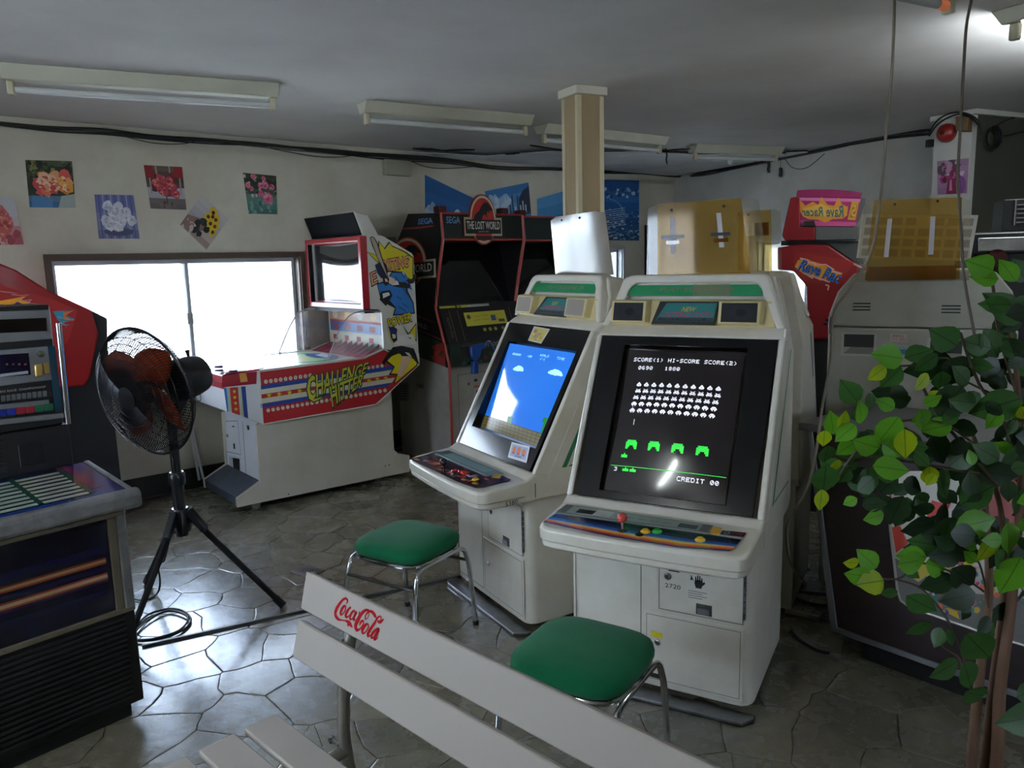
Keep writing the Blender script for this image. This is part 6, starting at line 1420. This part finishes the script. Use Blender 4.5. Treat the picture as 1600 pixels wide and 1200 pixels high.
for xo in (.18,LEN-.22):
    yb_=max(u1.y,u2.y)+.034
    pth=smooth_path([BN.W(xo,u1.y+.036,u1.z-.02),BN.W(xo,u2.y+.036,u2.z),BN.W(xo,l2_.y+.038,l2_.z),BN.W(xo,l2_.y+.03,.50),BN.W(xo,ys[0][0]+.06,.40),BN.W(xo,ys[0][0]+.09,.20),BN.W(xo,ys[0][0]+.14,.012)],6)
    MB().tube(pth,.0155,12).build('back_leg',slt,oN,smooth=True)
    MB().tube(smooth_path([BN.W(xo,ys[0][0]+.062,.385),BN.W(xo,ys[0][0],.385),BN.W(xo,ys[3][1]+.03,.385),BN.W(xo,ys[3][1]+.0,.36),BN.W(xo,ys[3][1]-.02,.012)],6),.0155,12).build('front_leg',slt,oN,smooth=True)
    MB().lathe([(.006,0),(.006,.03),(.010,.03),(.010,.036),(.001,.037)],BN.W(xo-.01,ys[0][0]+.05,.40),-BN.ex,CHROME,8).build('bolt',None,oN)
# red script lettering traced stroke by stroke on the upper slat
nS=(BN.W(0,u1.y,u1.z)-BN.W(0,u2.y,u2.z)).cross(BN.ex).normalized(); nS=nS if nS.dot(CP-BN.W(.3,u1.y,u1.z))>0 else -nS
PS=(BN.W(0,u1.y,u1.z),nS); zl=lambda p:(490+p[0]/8.573,880+p[1]/8.573)
rs=C('9c0410',.65,spec=.15); g=MB()
def st(pts,w,n=6):
    P_=smooth_path([on(PS,zl(p)) for p in pts],n); ws=w if not isinstance(w,(list,tuple)) else None
    if ws is None:
        m=len(P_)-1; ws=[]
        for i in range(m+1): t=i/m*(len(w)-1); k=min(int(t),len(w)-2); ws.append((w[k]*(1-(t-k))+w[k+1]*(t-k)))
        ws=[x/3700 for x in ws]
    else: ws=[w/3700]*len(P_)
    g.ribbon(P_,ws,nS,rs,.0008)
st([(440,545),(458,505),(440,475),(400,485),(340,560),(300,640),(298,700),(330,745),(370,762),(420,768),(470,790),(500,825),(525,865)],[8,26,22,24,34,40,38,30,14,12,34,36,2])
st([(452,770),(468,800),(462,830),(500,822)],[6,26,22,4],4)
st([(432,565),(405,580),(375,630),(365,675),(385,688),(415,650),(432,600),(425,565)],[10,26,34,30,14,14,16,12])
st([(505,600),(485,600),(450,650),(432,700),(450,722),(480,700),(500,670)],[22,18,30,32,20,10,6])
st([(560,640),(530,645),(500,690),(490,735),(505,752),(535,725),(575,650),(540,735),(540,762),(565,750)],[14,22,30,28,16,12,24,30,20,6])
st([(608,658),(620,664)],[22,22],3)
st([(700,740),(700,700),(740,660),(745,690),(720,740),(690,745),(700,690),(745,640),(700,630),(640,680),(590,770),(565,840),(580,890),(610,890),(650,850),(672,800),(660,770),(630,800),(620,835)],[7,8,9,9,8,8,10,18,26,34,44,44,34,18,16,16,20,24,14])
st([(745,640),(790,655),(825,700),(845,735)],[16,32,34,8])
st([(735,815),(705,820),(665,870),(655,920),(675,940),(710,905),(738,850),(735,815)],[10,24,36,32,16,14,16,10])
st([(860,780),(900,785),(945,745)],[20,30,4],5)
st([(900,765),(905,720),(870,720),(820,800),(760,890),(730,950),(735,975),(765,965)],[12,12,18,26,34,36,24,6])
st([(885,880),(855,880),(800,930),(775,980),(790,1000),(825,975),(880,885),(830,980),(815,1015),(835,1020),(860,990)],[14,22,30,30,16,12,26,34,26,16,5])
g.build('red_lettering',None,su,fix=False)
# ================================================================ WOOD GRAIN PRIZE MACHINE
WD_=Fr(fl((1298,1022)),139.8-90); P=WD_.Y(0)
oW=thing('prize_machine','dark wood grain prize machine with metal edging behind the leafy plant','arcade machine',WD_)
wood=mat('dark_wood','261110',.5,var=.0,scale=5,c2='180a09',stretch=(.6,.6,14),coat=.0); alum=mat('alu_edge','77787a',.35,metal=.7)
tl=WD_.L(on(P,(1262,672))); zW=tl.z; xW=tl.x; XR=1.2
q=lambda x,z,y=0:WD_.W(x,y,z)
MB().prism([q(0,.115),q(xW,zW),q(XR,zW),q(XR,.115)],WD_.ey*.55).build('body',wood,oW)
for pts in ([(0,.1),(xW-.0,zW),(xW+.022,zW),(.024,.118)],[(0,.1),(.024,.122),(XR,.122),(XR,.1)]): MB().prism([q(x,z,-.008) for x,z in pts],WD_.ey*.02).build('metal_edging',alum,oW,bevel=.002)
MB().box(WD_,xW-.03,XR,-.02,.56,zW,zW+.03).build('top_ledge',mat('ledge_grey','4a4c4c',.5),oW,bevel=.004)
MB().box(WD_,.1,XR-.05,.06,.5,0,.115).build('plinth',BLACKM,oW)
wp=[(1404,935),(1420,948),(1525,984),(1700,1038),(1700,770),(1386,740),(1386,770)]
wpts=[on(P,p,.002) for p in wp]
rim=mat('window_rim','b4b2ae',.3,metal=.5)
MB().tube([on(P,p,.003) for p in ((1386,742),(1392,830),(1403,925),(1408,938),(1422,948),(1525,984),(1690,1036))],.005,8).build('window_rim',rim,oW,smooth=True)
g=MB(); g.poly(wpts,C('6a6a66',.3),) 
zp=lambda p:(1340+p[0]/4.6154,740+p[1]/4.6154)
def ZP(pts,c,k): g.poly([on(P,zp(p),.003+k) for p in pts],C(c,.35,coat=.3))
ZP([(215,-20),(260,600),(700,850),(1250,900),(1250,-20)],'b8b4ac',.0004)
ZP([(250,385),(310,375),(370,500),(280,570)],'c23a22',.001); ZP([(420,305),(500,320),(540,190),(600,210),(690,170),(640,300),(560,350),(480,330)],'b02a24',.001); ZP([(545,315),(590,340),(560,380),(540,350)],'4a8a8c',.0014); ZP([(290,665),(440,780),(530,715),(480,620)],'c8b428',.001); ZP([(620,985),(740,1050),(720,990),(650,965)],'c8a828',.0012); ZP([(720,600),(840,640),(830,680),(700,650)],'d0c030',.0012); ZP([(800,0),(1200,0),(1200,400),(850,300)],'8a3a34',.0008); ZP([(215,120),(245,120),(250,190),(218,180)],'a82c3c',.001)
random.seed(17)
for i in range(120):
    x,y=random.uniform(500,1250),random.uniform(600,1000); r=random.uniform(8,26); ZP([(x+r*math.cos(t_),y+r*math.sin(t_)) for t_ in (0,1,2,3,4,5.2)],random.choice(['c86a9a','2a3a9a','c8c4bc','d86040','2a7a6a','3a2a5a','d0a840','b83c6c']),.0016+i*.00001)
g.build('prize_picture',None,oW,fix=False)
MB().prism(wpts,P[1]*.0015).build('window_glass',clear('prize_glass','e8ecec',.05,.06),oW) if False else None
# power strip and cords on the floor right of the front cabinet
c0=fl((1255,962)); ps=Fr(c0,-52+90); o=thing('power_strip','grey power strip lying on the dark floor behind the front cabinet','power strip',ps)
MB().box(ps,-.075,.075,-.025,.025,.0,.028).build('strip_body',mat('strip_grey','8c8a84',.5),o,bevel=.005)
for i in range(3): 
    for s in (-1,1): MB().box(ps,-.055+i*.045,-.045+i*.045,s*.009-.002,s*.009+.002,.028,.0288).build('socket_hole',BLACKM,o)
for k,(pts,lab) in enumerate([([(1232,922),(1260,925),(1290,928)],'black cable on the floor nearest the rear cabinet'),([(1234,930),(1265,942),(1292,946)],'middle black cable on the dark floor by the power strip'),([(1236,985),(1250,1000),(1275,1015),(1296,1020)],'black cable on the dark floor in front of the power strip')]):
    tag(MB().tube(smooth_path([fl(p,.007) for p in pts],5),.006,6).build('floor_cable',cw,None,smooth=True),lab,'cable')
# ================================================================ DARK MACHINE AT THE RIGHT EDGE
SH=Fr(Vector((2.55,3.75,0)),22); P=SH.Y(0)
oS=thing('game_cabinet','black machine at the far right with wrapped silver panel','arcade cabinet',SH)
s_=lambda p:(1480+p[0]/7.5,280+p[1]/7.5)
lz=lambda p:SH.L(on(P,s_(p)))
x0_=lz((330,650)).x; zt3=lz((600,618)).z; zb3=lz((600,880)).z
MB().box(SH,x0_,x0_+1.0,0,.6,0,zb3).build('body',BLACKM,oS); MB().box(SH,x0_-.02,x0_+1.0,-.03,.6,zb3,zt3).build('display_housing',mat('housing_black','15171c',.35),oS,bevel=.01)
a=[lz(p) for p in ((345,845),(1100,835),(1100,670),(345,690))]; MB().prism([SH.W(p.x,-.032,p.z) for p in a],-SH.ey*.012).build('silver_panel',mat('wrapped_silver','a8aaa8',.2,metal=.6,bump=1,bscale=9,var=.5,scale=6),oS,bevel=.004)
l=lz((560,930)); MB().lathe([(.05,0),(.045,.02),(.001,.024)],SH.W(l.x,-.03,l.z),-SH.ey,mat('dark_red_lamp','30080c',.15,coat=.8),16).build('lamp',None,oS,smooth=True)
a0,a1=lz((640,600)),lz((735,235)); 
oV=thing('louvred_unit','black louvred box standing on the dark machine at right edge','louvred box',loc=SH.W(a0.x+.1,.1,zt3))
x0v=a0.x; zv=a1.z; MB().box(SH,x0v,x0v+.5,.0,.25,zt3+.001,zv).build('case',mat('case_black','121315',.4),oV,bevel=.004)
for i in range(5): MB().box(SH,x0v+.055,x0v+.5,-.008,.0,zt3+.04+i*(zv-zt3-.05)/5,zt3+.046+i*(zv-zt3-.05)/5).build('louvre',C('5a5a58'),oV)
MB().box(SH,x0v+.045,x0v+.052,-.009,0,zt3+.03,zv-.005).build('frame_line',C('5a5a58'),oV)
# ================================================================ PLANT
random.seed(21)
YP=1.42
pb=hit((1552,1200),Vector((0,YP,0)),Vector((0,1,0))); pb.z=0; pb.x-=.03
oP=thing('potted_tree','artificial leafy tree with three slim trunks at the right edge','plant',loc=pb)
PYp=lambda p,y:hit(p,Vector((0,y,0)),Vector((0,1,0)))
MB().lathe([(.11,0),(.12,.02),(.15,.24),(.16,.26),(.145,.27),(.135,.25),(.001,.24)],pb,(0,0,1),mat('pot','6a4a3a',.6),24).build('pot',None,oP,smooth=True)
bark=mat('bark','7a5c48',.8,var=.35,scale=14,bump=.5,bscale=40,stretch=(1,1,.25)); twig=mat('twig','4a3a2c',.7)
def tr_(pts,r,y=YP,root=True):
    P_=[PYp(p[:2],y+(p[2] if len(p)>2 else 0)) for p in pts]
    if root: P_=[pb+Vector(((P_[0].x-pb.x)*.3,(P_[0].y-pb.y)*.3,.24))]+P_
    return P_,r
for pts,r0,r1,dy in ([[(1518,1200),(1530,1060),(1545,930),(1540,800),(1530,700)],.0125,.005,.02],[[(1538,1200),(1548,1100),(1560,1000),(1570,900),(1560,780),(1520,680)],.0115,.004,.04],[[(1556,1200),(1562,1080),(1578,960),(1588,860),(1596,740),(1590,600),(1575,500)],.015,.003,.02]):
    P_,_=tr_(pts,0,YP+dy); P_=smooth_path(P_,5); n=len(P_); MB().tube(P_,[r0+(r1-r0)*i/(n-1) for i in range(n)],9).build('trunk',bark,oP,smooth=True)
def leafmesh(name,m):
    """pointed oval leaf folded along its midrib, 24 triangles, tip along +x, length 1"""
    xs=[0,.12,.3,.5,.7,.86,1.0]; hw=[0,.17,.27,.28,.20,.09,0]; vs=[];fs=[]
    for x,h in zip(xs,hw):
        d=-.10*x*x
        vs+=[(x,0,d),(x,h,d+.05*h/.28),(x,-h,d+.05*h/.28)]
    for i in range(len(xs)-1):
        a=3*i; fs+=[(a,a+3,a+4,a+1),(a,a+2,a+5,a+3)]
    me=bpy.data.meshes.new(name); me.from_pydata(vs,[],fs); me.materials.append(m)
    for p in me.polygons: p.use_smooth=True
    return me
def leafmat(n,c,c2,tr):
    m=bpy.data.materials.new(n); m.use_nodes=True; nt=m.node_tree; b=nt.nodes['Principled BSDF']; out=nt.nodes['Material Output']
    tc=nt.nodes.new('ShaderNodeTexCoord'); sx=nt.nodes.new('ShaderNodeSeparateXYZ'); nt.links.new(tc.outputs['Object'],sx.inputs[0])
    ab=nt.nodes.new('ShaderNodeMath'); ab.operation='ABSOLUTE'; nt.links.new(sx.outputs[1],ab.inputs[0])
    lt=nt.nodes.new('ShaderNodeMath'); lt.operation='LESS_THAN'; lt.inputs[1].default_value=.012; nt.links.new(ab.outputs[0],lt.inputs[0])
    # side veins
    ml=nt.nodes.new('ShaderNodeMath'); ml.operation='MULTIPLY_ADD'; ml.inputs[1].default_value=-.9; nt.links.new(ab.outputs[0],ml.inputs[0]); nt.links.new(sx.outputs[0],ml.inputs[2])
    wv=nt.nodes.new('ShaderNodeMath'); wv.operation='PINGPONG'; wv.inputs[1].default_value=.05; nt.links.new(ml.outputs[0],wv.inputs[0])
    l2=nt.nodes.new('ShaderNodeMath'); l2.operation='LESS_THAN'; l2.inputs[1].default_value=.005; nt.links.new(wv.outputs[0],l2.inputs[0])
    ns=nt.nodes.new('ShaderNodeTexNoise'); ns.inputs['Scale'].default_value=3; nt.links.new(tc.outputs['Object'],ns.inputs['Vector'])
    mx=nt.nodes.new('ShaderNodeMix'); mx.data_type='RGBA'; mx.inputs[6].default_value=lin(c); mx.inputs[7].default_value=lin(c2); nt.links.new(ns.outputs[0],mx.inputs[0])
    ad=nt.nodes.new('ShaderNodeMath'); ad.operation='MULTIPLY_ADD'; ad.inputs[1].default_value=.35; nt.links.new(l2.outputs[0],ad.inputs[0]); nt.links.new(lt.outputs[0],ad.inputs[2]); ad.use_clamp=True
    m2=nt.nodes.new('ShaderNodeMix'); m2.data_type='RGBA'; nt.links.new(ad.outputs[0],m2.inputs[0]); nt.links.new(mx.outputs[2],m2.inputs[6]); m2.inputs[7].default_value=tuple(x*.55 for x in lin(c2)[:3])+(1,)
    nt.links.new(m2.outputs[2],b.inputs['Base Color']); b.inputs['Roughness'].default_value=.42
    tl=nt.nodes.new('ShaderNodeBsdfTranslucent'); nt.links.new(m2.outputs[2],tl.inputs[0]); ms=nt.nodes.new('ShaderNodeMixShader'); ms.inputs[0].default_value=tr
    nt.links.new(b.outputs[0],ms.inputs[1]); nt.links.new(tl.outputs[0],ms.inputs[2]); nt.links.new(ms.outputs[0],out.inputs[0]); return m
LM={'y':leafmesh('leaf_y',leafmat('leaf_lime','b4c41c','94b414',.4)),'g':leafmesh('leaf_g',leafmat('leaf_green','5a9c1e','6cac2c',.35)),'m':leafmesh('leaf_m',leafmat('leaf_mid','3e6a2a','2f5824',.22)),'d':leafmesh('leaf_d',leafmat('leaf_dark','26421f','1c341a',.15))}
first={}
NL=[0]
def leaf(base,tip,kind,y,tilt=None):
    """base and tip pixels at depth y from the lens plane; tip leans a little in depth"""
    B=PYp(base,y); T=PYp(tip,y+random.uniform(-.02,.02)); v=T-B; Ln=v.length
    x=v.normalized(); tw=random.uniform(-.5,.5) if tilt is None else tilt
    n=-Fw; n=(n-x*n.dot(x)).normalized(); z=(Matrix.Rotation(tw,3,x)@n); yv=z.cross(x)
    M=Matrix((x,yv,z)).transposed()@Matrix.Diagonal((Ln,Ln*random.uniform(1.15,1.4),Ln))
    M=Matrix.Translation(B)@M.to_4x4(); M=inv(oP)@M
    o=bpy.data.objects.new('leaf',LM[kind]); col.objects.link(o); o.parent=oP; o.matrix_local=M; NL[0]+=1
zA=lambda p:(1270+p[0]/4.615,540+p[1]/4.615); zB=lambda p:(1340+p[0]/4.6154,740+p[1]/4.6154); zC=lambda p:(1280+p[0]/2.857,780+p[1]/2.857); zD=lambda p:(1180+p[0]/2.5,280+p[1]/2.5)
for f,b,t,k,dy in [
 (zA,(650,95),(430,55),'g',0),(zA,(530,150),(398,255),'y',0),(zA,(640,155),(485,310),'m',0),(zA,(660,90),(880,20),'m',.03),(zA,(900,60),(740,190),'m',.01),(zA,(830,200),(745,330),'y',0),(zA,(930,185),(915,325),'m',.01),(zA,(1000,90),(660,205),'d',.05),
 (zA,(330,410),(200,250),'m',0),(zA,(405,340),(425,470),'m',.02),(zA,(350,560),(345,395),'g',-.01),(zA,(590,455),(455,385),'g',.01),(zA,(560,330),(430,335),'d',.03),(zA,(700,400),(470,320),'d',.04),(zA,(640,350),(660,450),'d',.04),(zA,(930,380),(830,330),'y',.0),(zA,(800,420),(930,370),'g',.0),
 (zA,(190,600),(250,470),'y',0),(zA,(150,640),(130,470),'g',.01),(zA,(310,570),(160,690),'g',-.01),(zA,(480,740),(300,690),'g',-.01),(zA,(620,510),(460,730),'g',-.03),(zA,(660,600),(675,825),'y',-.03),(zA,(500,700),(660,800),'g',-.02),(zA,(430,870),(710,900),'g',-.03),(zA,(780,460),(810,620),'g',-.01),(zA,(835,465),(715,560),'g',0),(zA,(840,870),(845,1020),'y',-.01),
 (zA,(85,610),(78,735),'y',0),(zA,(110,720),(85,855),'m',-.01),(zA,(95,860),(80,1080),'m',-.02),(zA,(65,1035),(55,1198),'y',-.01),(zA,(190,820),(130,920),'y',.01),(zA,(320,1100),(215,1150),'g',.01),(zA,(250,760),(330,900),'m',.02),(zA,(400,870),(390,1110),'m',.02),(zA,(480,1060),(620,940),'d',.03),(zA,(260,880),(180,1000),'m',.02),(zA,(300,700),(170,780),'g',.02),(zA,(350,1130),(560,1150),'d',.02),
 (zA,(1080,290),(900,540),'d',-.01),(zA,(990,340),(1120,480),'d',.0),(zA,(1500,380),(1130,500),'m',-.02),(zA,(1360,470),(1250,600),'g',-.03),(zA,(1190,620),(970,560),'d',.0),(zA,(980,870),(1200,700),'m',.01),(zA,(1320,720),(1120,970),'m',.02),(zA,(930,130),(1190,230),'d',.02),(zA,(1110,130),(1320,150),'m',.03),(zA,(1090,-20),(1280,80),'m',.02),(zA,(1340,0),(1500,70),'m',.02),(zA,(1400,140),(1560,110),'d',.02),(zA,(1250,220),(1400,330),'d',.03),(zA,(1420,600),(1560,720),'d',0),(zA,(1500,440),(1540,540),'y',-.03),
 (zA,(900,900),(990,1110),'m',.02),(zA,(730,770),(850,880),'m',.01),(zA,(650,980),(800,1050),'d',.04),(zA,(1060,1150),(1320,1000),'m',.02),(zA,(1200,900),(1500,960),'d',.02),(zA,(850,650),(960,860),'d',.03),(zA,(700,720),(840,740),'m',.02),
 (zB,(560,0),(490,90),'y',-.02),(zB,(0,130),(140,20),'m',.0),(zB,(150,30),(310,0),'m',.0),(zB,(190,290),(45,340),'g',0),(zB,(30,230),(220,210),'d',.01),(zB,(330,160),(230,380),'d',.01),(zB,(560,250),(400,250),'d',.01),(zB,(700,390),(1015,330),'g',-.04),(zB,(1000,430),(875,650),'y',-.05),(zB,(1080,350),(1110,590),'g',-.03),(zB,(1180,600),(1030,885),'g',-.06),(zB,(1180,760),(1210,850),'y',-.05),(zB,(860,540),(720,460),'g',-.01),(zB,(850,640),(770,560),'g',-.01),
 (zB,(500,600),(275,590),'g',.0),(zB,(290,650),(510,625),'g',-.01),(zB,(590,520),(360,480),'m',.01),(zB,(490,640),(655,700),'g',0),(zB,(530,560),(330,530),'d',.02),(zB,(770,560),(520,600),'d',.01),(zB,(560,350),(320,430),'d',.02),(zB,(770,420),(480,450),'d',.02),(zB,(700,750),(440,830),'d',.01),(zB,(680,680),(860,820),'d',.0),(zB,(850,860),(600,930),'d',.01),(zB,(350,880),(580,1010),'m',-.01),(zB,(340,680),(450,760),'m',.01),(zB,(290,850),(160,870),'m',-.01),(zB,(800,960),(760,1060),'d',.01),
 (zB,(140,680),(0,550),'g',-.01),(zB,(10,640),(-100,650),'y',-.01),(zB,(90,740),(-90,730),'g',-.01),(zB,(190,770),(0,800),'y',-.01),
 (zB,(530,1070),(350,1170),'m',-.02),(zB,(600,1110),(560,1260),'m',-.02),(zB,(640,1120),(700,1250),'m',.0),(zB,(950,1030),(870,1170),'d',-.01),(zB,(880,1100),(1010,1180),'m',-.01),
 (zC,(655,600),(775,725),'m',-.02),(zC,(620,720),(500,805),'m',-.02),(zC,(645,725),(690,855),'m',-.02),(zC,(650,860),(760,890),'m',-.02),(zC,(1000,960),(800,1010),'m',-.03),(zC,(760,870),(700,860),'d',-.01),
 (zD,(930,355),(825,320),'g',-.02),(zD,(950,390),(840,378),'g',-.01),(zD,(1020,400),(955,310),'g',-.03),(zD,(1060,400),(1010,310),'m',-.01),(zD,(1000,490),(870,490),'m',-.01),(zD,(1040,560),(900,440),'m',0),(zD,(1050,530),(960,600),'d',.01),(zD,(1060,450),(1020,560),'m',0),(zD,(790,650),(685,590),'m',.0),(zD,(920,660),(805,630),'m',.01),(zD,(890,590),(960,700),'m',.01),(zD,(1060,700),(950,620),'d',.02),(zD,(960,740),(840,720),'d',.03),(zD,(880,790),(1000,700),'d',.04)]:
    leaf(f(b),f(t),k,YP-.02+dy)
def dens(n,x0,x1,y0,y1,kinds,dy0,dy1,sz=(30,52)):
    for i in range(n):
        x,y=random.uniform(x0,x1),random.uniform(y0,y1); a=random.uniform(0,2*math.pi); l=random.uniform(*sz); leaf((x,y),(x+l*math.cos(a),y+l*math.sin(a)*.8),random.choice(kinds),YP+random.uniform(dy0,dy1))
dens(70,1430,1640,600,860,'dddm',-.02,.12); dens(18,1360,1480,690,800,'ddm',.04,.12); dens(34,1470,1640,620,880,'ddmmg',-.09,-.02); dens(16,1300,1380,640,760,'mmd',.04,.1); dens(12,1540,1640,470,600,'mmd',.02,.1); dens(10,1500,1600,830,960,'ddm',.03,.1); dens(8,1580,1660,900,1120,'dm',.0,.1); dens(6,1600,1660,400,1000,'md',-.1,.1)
for pts,r in ([(1545,930),(1500,900),(1440,880),(1400,905),(1330,895)],.0022),([(1520,1090),(1500,1010),(1475,960),(1440,920),(1400,905)],.002),([(1530,740),(1440,725),(1370,715),(1320,720),(1290,700)],.003),([(1530,700),(1470,660),(1400,660),(1350,690),(1300,760)],.0025),([(1560,620),(1500,590),(1480,560),(1430,570),(1400,572)],.002),([(1590,620),(1560,520),(1550,440),(1530,400)],.0028),([(1560,760),(1500,690),(1460,640),(1440,600)],.003),([(1545,950),(1530,880),(1500,860),(1480,830)],.002),([(1585,700),(1560,640),(1530,600),(1500,520)],.0028),([(1505,1060),(1500,1030),(1480,1015),(1460,1000)],.002):
    MB().tube(smooth_path([PYp(p,YP+random.uniform(-.02,.03)) for p in pts],5),r,6).build('branch',twig,oP,smooth=True)
assert NL[0]<=300,NL
